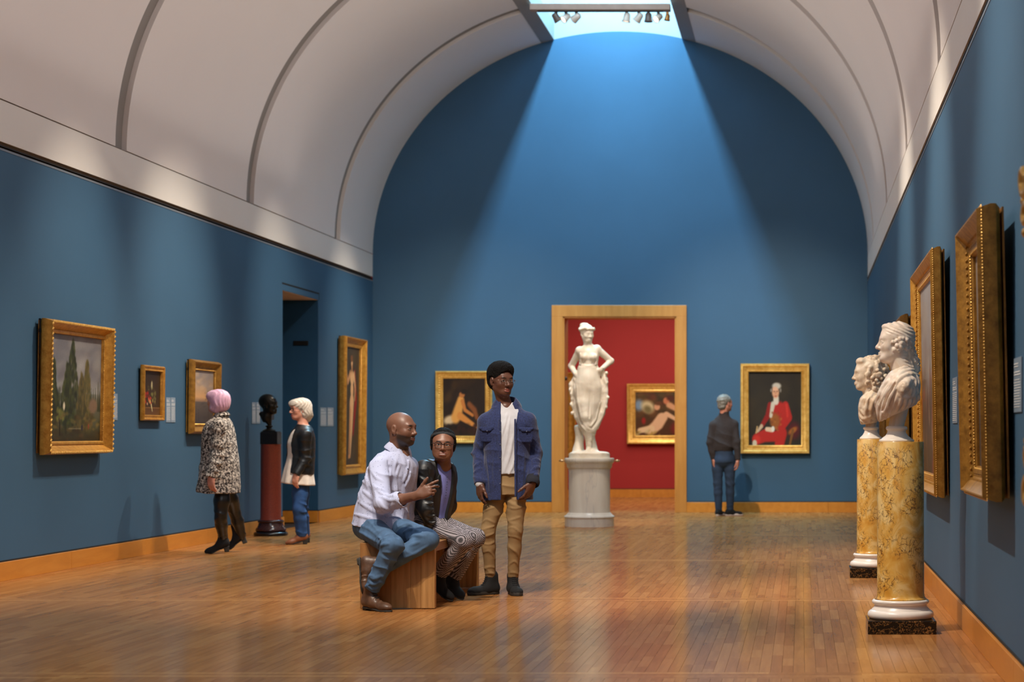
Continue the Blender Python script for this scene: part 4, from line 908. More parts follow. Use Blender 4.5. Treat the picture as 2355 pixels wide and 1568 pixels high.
# head: centre c (between the ears), R = frame(facing); s scales
def head_sdf(S, c, R, s=1.0, wide=1.0, neck=None, nr=0.056, ear=True, male=True, smile=0.0, open_=0.0, k0=0.02):
    c = A(c); W = lambda x, y, z: c + R @ (A(x * wide, y, z) * s)
    E = lambda p, r, k=0.02, op='u': S.ell(W(*p), A(r[0] * (wide if r[0] > 0.03 else 1), r[1], r[2]) * s, R, k * s, op)
    C = lambda p, q, ra, rb=None, k=0.01, op='u': S.cap(W(*p), W(*q), ra * s, (rb or ra) * s, k * s, op)
    E((0, -0.012, 0.036), (0.074, 0.094, 0.082), k0); E((0, 0.03, 0.0), (0.064, 0.062, 0.085), 0.03)
    E((0, 0.03, -0.045), (0.052 if not male else 0.056, 0.055, 0.062), 0.03); E((0, 0.062, -0.088), (0.024, 0.022, 0.020), 0.03)
    for x in (-1, 1):
        E((x * 0.04, 0.058, -0.022), (0.022, 0.024, 0.022), 0.025); C((x * 0.052, -0.005, -0.045), (x * 0.026, 0.055, -0.084), 0.015, 0.014, 0.03)
    C((-0.034, 0.081, 0.024), (0.034, 0.081, 0.024), 0.011 if male else 0.009, None, 0.025)
    for x in (-1, 1):
        S.ell(W(x * 0.031, 0.104, 0.002), A(0.020, 0.018, 0.014) * s, R, 0.012 * s, 's')
        E((x * 0.031, 0.078, 0.001), (0.0125, 0.0125, 0.0125), 0.002)
        # lids
        pts = [W(x * 0.031 + dx, 0.0905 - abs(dx) * 0.35, 0.001 + 0.0085 * math.cos(dx / 0.016 * 1.45)) for dx in np.linspace(-0.016, 0.016, 5)]
        for p, q in zip(pts[:-1], pts[1:]): S.cap(p, q, 0.0028 * s, None, 0.004 * s)
        pts = [W(x * 0.031 + dx, 0.0885 - abs(dx) * 0.35, 0.001 - 0.0078 * math.cos(dx / 0.016 * 1.45)) for dx in np.linspace(-0.016, 0.016, 5)]
        for p, q in zip(pts[:-1], pts[1:]): S.cap(p, q, 0.0024 * s, None, 0.004 * s)
    C((0, 0.088, 0.012), (0, 0.108, -0.026), 0.0075, 0.0105, 0.014); E((0, 0.108, -0.030), (0.012, 0.010, 0.009), 0.01)
    for x in (-1, 1): E((x * 0.013, 0.096, -0.034), (0.0075, 0.0095, 0.0075), 0.008); S.ell(W(x * 0.0065, 0.103, -0.0405), A(0.0035, 0.005, 0.0035) * s, R, 0.003 * s, 's')
    w = 0.024 + 0.006 * smile; o = open_
    up = [(-w, 0.078, -0.064 + 0.006 * smile), (-w * 0.5, 0.091, -0.0595), (0, 0.0945, -0.060), (w * 0.5, 0.091, -0.0595), (w, 0.078, -0.064 + 0.006 * smile)]
    lo = [(-w, 0.078, -0.0645 + 0.006 * smile), (-w * 0.5, 0.0885, -0.0705 - o), (0, 0.092, -0.0725 - o), (w * 0.5, 0.0885, -0.0705 - o), (w, 0.078, -0.0645 + 0.006 * smile)]
    for L_, r_ in ((up, (0.003, 0.0052, 0.0052, 0.0052, 0.003)), (lo, (0.003, 0.0062, 0.0068, 0.0062, 0.003))):
        for p, q, ra, rb in zip(L_[:-1], L_[1:], r_[:-1], r_[1:]): C(p, q, ra, rb, 0.006)
    g = [(-w, 0.086, -0.0645 + 0.006 * smile), (-w * .5, 0.0985, -0.066 - o * .5), (0, 0.101, -0.0668 - o * .5), (w * .5, 0.0985, -0.066 - o * .5), (w, 0.086, -0.0645 + 0.006 * smile)]
    for p, q in zip(g[:-1], g[1:]): C(p, q, 0.0022 + o * 0.4, None, 0.002, 's')
    if ear:
        for x in (-1, 1):
            E((x * 0.079, -0.010, 0.0), (0.008, 0.019, 0.031), 0.008); S.ell(W(x * 0.0865, -0.006, 0.004), A(0.006, 0.011, 0.017) * s, R, 0.005 * s, 's'); E((x * 0.077, -0.002, -0.026), (0.006, 0.009, 0.010), 0.006)
    if neck is not None: S.cap(W(0, -0.022, -0.045), neck, nr * s, nr * 1.08, 0.03)
    return W
def face_colors(c, R, s, skin, lips=None, brow=None, beard=None, gaze=(0, 0), white=(0.42, 0.38, 0.35), iris=(0.02, 0.012, 0.008), dark=None, scalp=None, teeth=False, smile=0, palm=None, blush=None):
    skin = A(skin); c = A(c); nz = fnoise(9, 60)
    def f(P):
        q = ((P - c) @ R) / s; x, y, z = q.T; ax = np.abs(x); col = np.tile(skin, (len(P), 1)) * (1 + 0.06 * nz(*P.T))[:, None]
        def put(m, cc): m = np.clip(m, 0, 1)[:, None]; col[:] = col * (1 - m) + A(cc) * m
        near = (np.linalg.norm(q, axis=1) < 0.2)
        if palm is not None: pass
        if blush is not None: put((1 - np.hypot((ax - 0.042) / 0.03, (z + 0.02) / 0.025)) * 1.5 * (y > 0.03) * near * 0.5, blush); put((1 - np.hypot(x / 0.018, (z + 0.03) / 0.02)) * (y > 0.09) * near * 0.5, blush)
        if beard is not None:
            jaw = (z < -0.022 - 0.35 * np.maximum(0, y - 0.05) ) & (y > -0.02); ms = np.clip((-(z + 0.018 + np.clip(y, 0, 1) * 0.30)) / 0.012, 0, 1) * np.clip((y + 0.008) / 0.02, 0, 1)
            ms *= 1 - np.clip(1.4 - np.hypot((ax - 0.0) / 0.034, (z + 0.045) / 0.02), 0, 1) * (z > -0.048); ms *= (z > -0.14); ms = np.maximum(ms, np.clip(1.5 - np.hypot(x / 0.028, (z + 0.051) / 0.007) * 1.0, 0, 1) * (y > 0.07)); put(ms * near * 0.88, beard)
        if lips is not None:
            w_ = 0.027 + 0.006 * smile; l = (1 - np.hypot(x / w_, (z + 0.0665 - smile * 0.004 * (ax / 0.02) ** 2) / 0.0125)) * 3; put(l * (y > 0.076) * near, lips)
            put((1 - np.hypot(x / w_, (z + 0.0665 - smile * 0.006 * (ax / 0.03) ** 2) / 0.0028)) * 3 * (y > 0.07) * near, skin * 0.3)
            if teeth: put((1 - np.hypot(x / (w_ * 0.72), (z + 0.0662) / 0.0034)) * 4 * (y > 0.07) * near, (0.62, 0.56, 0.52))
        if brow is not None:
            bz = 0.0215 + 0.004 * np.sin((ax - 0.012) / 0.04 * 2.4); put((1 - np.hypot((ax - 0.033) / 0.022, (z - bz) / 0.0052)) * 2.5 * (y > 0.05) * near, brow)
        ex = ax - 0.031; e = np.hypot(ex / 0.0128, (z - 0.0012) / 0.0054)
        put((1.15 - e) * 5 * (y > 0.07) * near, white); gx = np.sign(x) * (ax - 0.031) - gaze[0]; gd = np.hypot(gx, z - 0.0015 - gaze[1])
        put((0.0062 - gd) / 0.001 * (e < 1.05) * (y > 0.07) * near, iris)
        put((1.35 - np.abs(e - 1.25) * 6) * (z > 0.002) * (y > 0.07) * near * 0.7, skin * 0.25)
        if scalp is not None: put(scalp[0](q) * near, scalp[1])
        return col
    return f

# hand: wrist point, direction to the knuckles, palm normal, thumb side sign
def hand_sdf(S, wrist, d, n, thumb=1, curl=(25, 30, 20), s=1.0, spread=5, thumb_curl=20, curls=None, k=0.008, tdir=None):
    d, n = nrm(d), nrm(n); n = nrm(n - (n @ d) * d); side = np.cross(d, n) * thumb       # side = towards the thumb
    w = A(wrist); q = lambda a, b, c_: w + (d * a + side * b + n * c_) * s
    S.cap(q(-0.03, 0, 0), q(0.015, 0, 0), 0.025 * s, 0.026 * s, 0.015, flat=(n, 0.72))
    S.ell(q(0.05, 0.002, 0), A(0.041, 0.05, 0.0165) * s, np.stack([side, d, n], 1), 0.02)
    S.cap(q(0.025, 0.018, 0.004), q(0.06, 0.022, 0.004), 0.019 * s, 0.014 * s, 0.015); S.cap(q(0.025, -0.02, 0.004), q(0.07, -0.026, 0.002), 0.016 * s, 0.012 * s, 0.015)
    for i, (b, L_, r) in enumerate(((0.029, 0.072, 0.0088), (0.010, 0.080, 0.0090), (-0.010, 0.074, 0.0086), (-0.028, 0.058, 0.0078))):
        cu = (curls[i] if curls else curl); a = math.radians(spread * (b / 0.02)); fd = d * math.cos(a) + side * math.sin(a); p = q(0.088 - abs(b - 0.008) * 0.22, b, 0); ang = 0; pts = [p - fd * 0.02 * s, p]
        for seg, c_ in zip((0.46, 0.31, 0.25), cu):
            ang += math.radians(c_); p = p + (fd * math.cos(ang) + n * math.sin(ang)) * L_ * seg * s; pts.append(p)
        rs = [r * 1.05 * s, r * 1.08 * s, r * s, r * 0.9 * s, r * 0.78 * s]
        S.chain(pts, rs, 0.004 if k < 0.006 else 0.005)
    tb = q(0.022, 0.03, 0.006); t = nrm(d * 0.62 + side * 0.75 + n * 0.25) if tdir is None else nrm(tdir); p1 = tb + t * 0.036 * s
    tc = math.radians(thumb_curl); ax = nrm(d + n * 0.3); t2 = nrm(t * math.cos(tc) + ax * math.sin(tc)); p2 = p1 + t2 * 0.033 * s; t3 = nrm(t2 * math.cos(tc * 0.7) + ax * math.sin(tc * 0.7)); p3 = p2 + t3 * 0.026 * s
    S.chain([q(0.012, 0.014, 0.004), tb, p1, p2, p3], [0.016 * s, 0.015 * s, 0.0115 * s, 0.0105 * s, 0.0085 * s], 0.008)
    return w
def limb(S, a, m, b, ra, rm, rb, k=0.02, bulge=None):
    """two-segment limb with a muscle swelling on each part"""
    a, m, b = A(a), A(m), A(b)
    S.cap(a, m, ra, rm, k); S.cap(m, b, rm, rb, k)
    if bulge:
        S.cap(a + (m - a) * 0.15, a + (m - a) * 0.55, ra * bulge, ra * bulge * 0.9, k); S.cap(m + (b - m) * 0.12, m + (b - m) * 0.45, rm * bulge, rm * bulge * 0.85, k)
def shoe_sdf(S, ankle, toe_dir, s=1.0, heel=0.0, sole_z=0.0, high=0.11, width=0.046, length=0.27, up=(0, 0, 1), pointed=False, soleS=None, sole_t=0.022):
    """shoe whose ankle joint is at 'ankle'; 'up' is the shoe's own up axis; sole_z = distance ankle -> ground along up"""
    u = nrm(up); f = nrm(A(toe_dir) - (A(toe_dir) @ u) * u); r = np.cross(f, u); a = A(ankle); g = a - u * sole_z
    q = lambda x, y, z: g + r * x * s + f * y * s + u * z * s
    L_ = length; hb = -0.26 * L_; t = 0.70 * L_; e = heel
    S.cap(q(0, hb + 0.035, 0.045 + e), q(0, 0.03, 0.045 + e * 0.8), 0.036 * s, 0.036 * s, 0.02)
    S.cap(q(0, 0.03, 0.040 + e * 0.7), q(0.0, t - 0.06, 0.030), 0.037 * s, 0.030 * s, 0.03)
    S.ell(q(0, t - 0.065, 0.030), A(width * (0.86 if pointed else 1), 0.062, 0.030) * s, np.stack([r, f, u], 1), 0.02)
    if pointed: S.cap(q(0, t - 0.06, 0.026), q(0, t - 0.006, 0.018), 0.028 * s, 0.012 * s, 0.02)
    S.cap(q(0, hb + 0.045, 0.05 + e), q(0, hb + 0.052, 0.05 + e + high), 0.038 * s, 0.040 * s, 0.03)
    S.cap(q(0, 0.03, 0.055 + e * .7), q(0, hb + 0.075, 0.05 + e + high), 0.030 * s, 0.032 * s, 0.03)
    T = soleS if soleS is not None else None
    if T is not None:
        z0 = 0.0
        def solef(X, Y, Z):
            px, py, pz = X - g[0], Y - g[1], Z - g[2]; x = (px * r[0] + py * r[1] + pz * r[2]) / s; y = (px * f[0] + py * f[1] + pz * f[2]) / s; z = (px * u[0] + py * u[1] + pz * u[2]) / s
            tt = np.clip((y - hb) / (t - hb), 0, 1); w_ = np.interp(tt, [0, 0.06, 0.2, 0.4, 0.62, 0.8, 0.93, 1.0], [0.012, 0.028, 0.036, 0.034, 0.044, 0.045 if not pointed else 0.038, 0.034 if not pointed else 0.02, 0.008]) * (width / 0.046) - 0.001
            lift = e * np.clip(1 - (y - hb) / (L_ * 0.62), 0, 1) ** 0.7 if e > 0 else 0.0
            zc = z - lift
            d = np.maximum(np.maximum(np.abs(x) - w_, np.maximum(hb - y, y - t)), np.maximum(-zc, zc - sole_t) if e == 0 else np.maximum(-zc, zc - 0.012))
            if e > 0: d = np.minimum(d, np.maximum(np.maximum(np.abs(x) - w_ * 0.8, np.maximum(hb + 0.004 - y, y - hb - 0.055)), np.maximum(-z, z - lift - 0.004)))
            return d * s
        R_ = L_ * s; T.fn(solef, g - R_, g + R_, 0)
    return q
def fits(M_pts, pad=0.08):
    P = np.array([A(p) for p in M_pts]); return P.min(0) - pad, P.max(0) + pad

DEBUG = False
def carve(S, pts, Zd, items, h=0.010, k=0.008, sink=0.5, pad=0.12):
    """lay ridges (r > 0) and grooves (r < 0) on the surface of S along lines given by their position on the figure seen from the hall"""
    lo, hi = fits(pts, pad); xs, ys, zs = (np.arange(lo[i], hi[i] + h, h) for i in range(3)); V = S.eval(xs, ys, zs, h); D = V < 0
    fi = np.where(D.any(1), D.argmax(1), -1); I_, K_ = np.meshgrid(np.arange(len(xs)), np.arange(len(zs)), indexing='ij'); f0 = np.maximum(fi, 1)
    v1, v0 = V[I_, f0, K_], V[I_, f0 - 1, K_]; yf = ys[f0] - h * np.clip(v1 / np.minimum(v1 - v0, -1e-9), 0, 1)
    for line, r in items:
        P = np.array(line, float); seg = np.r_[0, np.cumsum(np.hypot(*np.diff(P, axis=0).T))] if len(P) > 1 else np.array([0.0])
        n = max(2, int(seg[-1] / 3.2) + 1) if len(P) > 1 else 1; t = np.linspace(0, seg[-1], n)
        if len(P) > 2:   # round the corners
            tt = np.linspace(0, seg[-1], max(n, 9)); q = np.stack([np.interp(tt, seg, P[:, 0]), np.interp(tt, seg, P[:, 1])], 1); kk = np.array([1, 2, 1]) / 4
            for _ in range(2): q[1:-1] = (q[:-2] + 2 * q[1:-1] + q[2:]) / 4
            t = tt; P2 = q
        else: P2 = np.stack([np.interp(t, seg, P[:, 0]), np.interp(t, seg, P[:, 1])], 1) if len(P) > 1 else P
        runs = [[]]; y = Zd
        for x_, y_ in P2:
            hit = False
            for _ in range(2):
                w = W(x_, y_, y); i, j = int(round((w[0] - xs[0]) / h)), int(round((w[2] - zs[0]) / h)); hit = False
                if 0 <= i < len(xs) and 0 <= j < len(zs) and fi[i, j] >= 0: y = yf[i, j]; hit = True
            if not hit: continue
            w = W(x_, y_, y)
            if runs[-1] and abs(runs[-1][-1][1] - y) > 0.045: runs.append([])
            runs[-1].append(w)
        out = max(runs, key=len)
        if DEBUG: print('CARVE', len(P2), [len(q) for q in runs], line[0], r)
        if len(out) == 0 or (len(out) == 1 and len(P2) > 1 and len(line) > 1): continue
        Y = np.array([o[1] for o in out])
        if len(Y) > 4: Y = np.convolve(np.pad(Y, 1, mode='edge'), np.ones(3) / 3, 'valid')
        R = abs(r); out = [A(o[0], yy + (R * sink if r > 0 else -R * 0.35), o[2]) for o, yy in zip(out, Y)]
        if len(out) == 1: S.ell(out[0], R, None, k, 'u' if r > 0 else 's'); continue
        m = len(out); rs = [R * (0.45 + 0.55 * math.sin(math.pi * min(1, max(0, (i + 0.5) / m))) ** 0.6) for i in range(m)]
        for p, q, ra, rb in zip(out[:-1], out[1:], rs[:-1], rs[1:]): S.cap(p, q, ra, rb, k, 'u' if r > 0 else 's')
def under_body(chains, h=0.013):
    """the covered part of the body, one thin continuous figure under the clothes"""
    S = SDF(); P = []
    for pts, rs in chains: S.chain(pts, rs, 0.02); P += list(pts)
    lo, hi = fits(P, 0.12); return S.surface(lo, hi, h)
# ------------------------------------------------------------------ people
def W(x, y, Z): return A(*at(x, y, Z))
def cloth(name, color, rough=0.85, bumps=0.3, bscale=300, var=0.08, sheen=0.0, scale=20, **kw):
    return plain(name, color, rough, var=var, scale=scale, bumps=bumps, bscale=bscale, sheen=sheen, **kw)
M['skin'] = attr_mat('skin', 'tint', 0.42, 0.45, 0.12, 250, sss=0.12)
M['denim'] = plain('mid_blue_denim', lin(72, 102, 136), 0.85, var=0.28, scale=14, bumps=0.3, bscale=420)
M['denim2'] = plain('bright_blue_denim', lin(36, 74, 126), 0.85, var=0.3, scale=10, bumps=0.3, bscale=300)
M['navytr'] = plain('navy_trousers', lin(42, 60, 86), 0.85, var=0.2, scale=8)
M['khaki'] = plain('khaki_cotton', lin(144, 116, 78), 0.85, var=0.1, scale=8, bumps=0.25, bscale=300)
M['bluewool'] = plain('blue_wool_overshirt', lin(33, 44, 86), 0.92, var=0.45, scale=110, bumps=0.5, bscale=260, sheen=0.2)
M['white_tee'] = cloth('white_cotton_tee', lin(198, 198, 204), 0.85, 0.1)
M['blacklea'] = plain('black_leather', lin(20, 21, 23), 0.42, var=0.25, scale=30, bumps=0.35, bscale=45, spec=0.6)
M['blackpant'] = plain('black_leather_trousers', lin(20, 18, 17), 0.3, var=0.2, scale=20, bumps=0.3, bscale=30, spec=0.6)
M['suede'] = plain('black_suede', lin(16, 16, 18), 0.9, var=0.2)
M['brownlea'] = plain('brown_boot_leather', lin(92, 66, 50), 0.42, var=0.35, scale=25, bumps=0.4, bscale=60)
M['tanlea'] = plain('tan_boot_leather', lin(150, 96, 66), 0.4, var=0.2)
M['sole'] = plain('dark_rubber_sole', lin(44, 40, 36), 0.7); M['wsole'] = plain('off_white_sole', lin(220, 205, 195), 0.7)
M['sweater'] = plain('charcoal_brown_sweater', lin(52, 44, 44), 0.95, var=0.12, scale=30, bumps=0.3, bscale=200)
M['blouse'] = cloth('lavender_blouse', lin(122, 128, 196), 0.7, 0.1); M['cream'] = cloth('cream_blouse', lin(240, 226, 212), 0.8, 0.15)
def curly():
    m, nt, b, N, L = newmat('black_curly_hair'); setp(b, lin(15, 12, 11), 0.75, spec=0.15); tc = N('ShaderNodeTexCoord'); v = N('ShaderNodeTexVoronoi'); v.inputs['Scale'].default_value = 190; L(tc.outputs['Object'], v.inputs['Vector'])
    bump(N, L, b, v.outputs['Distance'], 1.0, 0.006); L(ramp(N, L, v.outputs['Distance'], [(0.1, lin(30, 25, 24)), (0.6, lin(8, 7, 7))]), b.inputs['Base Color']); return m
M['hairblack'] = curly()
M['blackcloth'] = plain('black_ribbed_band', lin(22, 22, 24), 0.8, bumps=0.5, bscale=200)
def hair_mat(name, c, c2, stretch=(60, 60, 6), bumps=0.6):
    m, nt, b, N, L = newmat(name); setp(b, c, 0.5, sheen=0.2); n = noise_tex(N, L, 2.2, 5, 0.6, 0.4, mapping=stretch)
    L(ramp(N, L, n, [(0.3, c2), (0.6, c)]), b.inputs['Base Color']); bump(N, L, b, n, bumps, 0.006); return m
M['hairpink'] = hair_mat('pastel_pink_hair', lin(238, 190, 214), lin(205, 150, 186), (40, 40, 8), 0.35)
M['hairwhite'] = hair_mat('white_blond_hair', lin(232, 220, 204), lin(190, 172, 150))
M['hairgrey'] = hair_mat('salt_and_pepper_hair', lin(150, 146, 138), lin(52, 50, 48), (50, 50, 16))
M['pearlbutton'] = plain('pearl_navy_button', lin(70, 76, 100), 0.3); M['navybutton'] = plain('navy_button', lin(50, 60, 90), 0.4)
# patterned cloths
def dotted():
    m, nt, b, N, L = newmat('dotted_white_shirt_cotton'); setp(b, lin(182, 188, 218), 0.85)
    tc = N('ShaderNodeTexCoord'); v = N('ShaderNodeTexVoronoi'); v.inputs['Scale'].default_value = 62; v.inputs['Randomness'].default_value = 0.75; L(tc.outputs['Object'], v.inputs['Vector'])
    f = ramp(N, L, v.outputs['Distance'], [(0.12, (1, 1, 1, 1)), (0.16, (0, 0, 0, 1))]); L(mixc(N, L, f, lin(182, 188, 218), lin(72, 84, 130)), b.inputs['Base Color'])
    bump(N, L, b, noise_tex(N, L, 30, 3), 0.2, 0.004); return m
M['shirt'] = dotted()
def checks():
    m, nt, b, N, L = newmat('black_and_white_check_cloth'); setp(b, rough=0.9)
    tc = N('ShaderNodeTexCoord'); mp = N('ShaderNodeMapping'); mp.inputs['Rotation'].default_value = (0.3, 0.5, 0.35); mp.inputs['Scale'].default_value = (800, 800, 800); L(tc.outputs['Object'], mp.inputs[0])
    s = N('ShaderNodeSeparateXYZ'); L(mp.outputs[0], s.inputs[0]); pr = []
    for ax in ('X', 'Y', 'Z'):
        q = N('ShaderNodeMath'); q.operation = 'SINE'; L(s.outputs[ax], q.inputs[0]); pr.append(q.outputs[0])
    a = N('ShaderNodeMath'); a.operation = 'ADD'; L(pr[0], a.inputs[0]); L(pr[1], a.inputs[1]); c = N('ShaderNodeMath'); c.operation = 'ADD'; L(a.outputs[0], c.inputs[0]); L(pr[2], c.inputs[1])
    L(ramp(N, L, c.outputs[0], [(0.48, lin(24, 22, 26)), (0.62, lin(198, 190, 198))]), b.inputs['Base Color']); return m
M['checks'] = checks()
def tweed():
    m, nt, b, N, L = newmat('black_cream_patterned_coat'); setp(b, rough=0.9); n = noise_tex(N, L, 52, 2, 0.6, 0.7)
    L(ramp(N, L, n, [(0.42, lin(40, 34, 34)), (0.50, lin(120, 108, 100)), (0.56, lin(214, 202, 188))]), b.inputs['Base Color']); bump(N, L, b, n, 0.3, 0.004); return m
M['tweed'] = tweed()
DARK = A(lin(118, 82, 66)[:3]); DARK2 = A(lin(128, 86, 66)[:3]); DARK3 = A(lin(94, 60, 46)[:3]); FAIR = A(lin(226, 160, 134)[:3]); FAIRR = A(lin(208, 142, 120)[:3])
def skin_only(c):
    nz = fnoise(4, 40); return lambda P: np.tile(A(c), (len(P), 1)) * (1 + 0.06 * nz(*P.T))[:, None]
def person(name_label, foot, mat=None):
    return empty('person', tuple(foot), 0, name_label, 'person')
def obj_parts(name, mat, root, surf, color=None, sm=1, parent=None):
    me = raw_mesh(name, [p for p in surf if len(p[0])], root.location, color, sm); return link(name, me, mat, parent or root)
def surf(S, pts, h, pad=0.1): lo, hi = fits(pts, pad); return S.surface(lo, hi, h)
def glasses(root, c, R, s, mat, w=0.026, h=0.017, y=0.104, z=0.0, r=0.0016, lens=True, round_=0.35):
    g = MB(); T = lambda x, yy, zz_: tuple(A(c) + R @ (A(x, yy, zz_) * s) - A(root.location))
    for sx in (-1, 1):
        pts = []
        for a in np.linspace(0, 2 * math.pi, 20, endpoint=False):
            e = 1 - round_; X = abs(math.cos(a)) ** e * math.copysign(1, math.cos(a)) * w; Z_ = abs(math.sin(a)) ** e * math.copysign(1, math.sin(a)) * h
            xx = sx * 0.0325 + X; pts.append(T(xx, y - 0.35 * max(0, abs(xx) - 0.03), z + Z_))
        g.tube(pts, r * s, 6, True); xo = sx * (0.0325 + w)
        g.tube([T(xo, y - 0.010, z + h * 0.5), T(sx * 0.082, 0.07, z + h * 0.45), T(sx * 0.085, 0.0, z + 0.006)], r * s, 6)
    g.tube([T(-0.008, y, z + 0.003), T(0, y + 0.004, z + 0.006), T(0.008, y, z + 0.003)], r * s, 6)
    return g.build('glasses', mat, root, smooth=True)
def collar(parent, mat, c, R, r0=0.062, h=0.036, gap=30, flare=0.020, drop=0.03, wing=0.03, squash=0.95, name='collar', fall=0.042):
    """folded collar: stands round the neck, turns over and falls to two points; columns of R = right, forward, up"""
    n = 36; a0 = math.radians(gap); vs = []; fs = []; o = A(parent.location) if parent.parent is None else A(parent.parent.location)
    for i in range(n + 1):
        a = a0 + (2 * math.pi - 2 * a0) * i / n; fx, fy = math.sin(a), math.cos(a); f = max(0, fy); e = max(0, 1 - min(i, n - i) / 5.0)
        rows = ((r0 - 0.002, 0.0), (r0, h * 0.6), (r0 + 0.003, h), (r0 + 0.009, h - 0.002), (r0 + flare * 0.7, h - fall * 0.5), (r0 + flare + wing * e * 0.3, h - fall - wing * e * 0.8))
        for rr, zz_ in rows:
            p = A(c) + R @ A(fx * rr, fy * rr * squash, zz_ - drop * f ** 1.3); vs.append(tuple(p - o))
    k = 6
    for i in range(n):
        for q in range(k - 1): fs.append((i * k + q, (i + 1) * k + q, (i + 1) * k + q + 1, i * k + q + 1))
    ob = MB().add(vs, fs).build(name, mat, parent, smooth=True); m = ob.modifiers.new('thick', 'SOLIDIFY'); m.thickness = 0.004; m.offset = 0; m2 = ob.modifiers.new('sub', 'SUBSURF'); m2.levels = m2.render_levels = 1
    return ob
def placket(S, c, side, fwd, lo, hi, w=0.016, amp=0.003, off=0.0):
    c = A(c); side, fwd = nrm(side), nrm(fwd)
    def f(X, Y, Z):
        s = np.abs((X - c[0]) * side[0] + (Y - c[1]) * side[1] + (Z - c[2]) * side[2] - off); g = (X - c[0]) * fwd[0] + (Y - c[1]) * fwd[1] + (Z - c[2]) * fwd[2]
        return -amp * np.clip((w - s) / 0.003, 0, 1) * (g > 0)
    S.fn(f, lo, hi, 0, 'd')
def lace_up(mb, B, g, t_, sd, rl, n=6):
    for i in range(n):
        z = 0.145 - i * 0.014; pts = [snap(B, g + t_ * 0.3 + sd * k_ + A(0, 0, z), -t_, 0.4) + t_ * 0.002 - rl for k_ in (-0.018, -0.009, 0, 0.009, 0.018)]
        pts[0][2] += 0.006; mb.tube([tuple(p) for p in pts], 0.0032, 6)
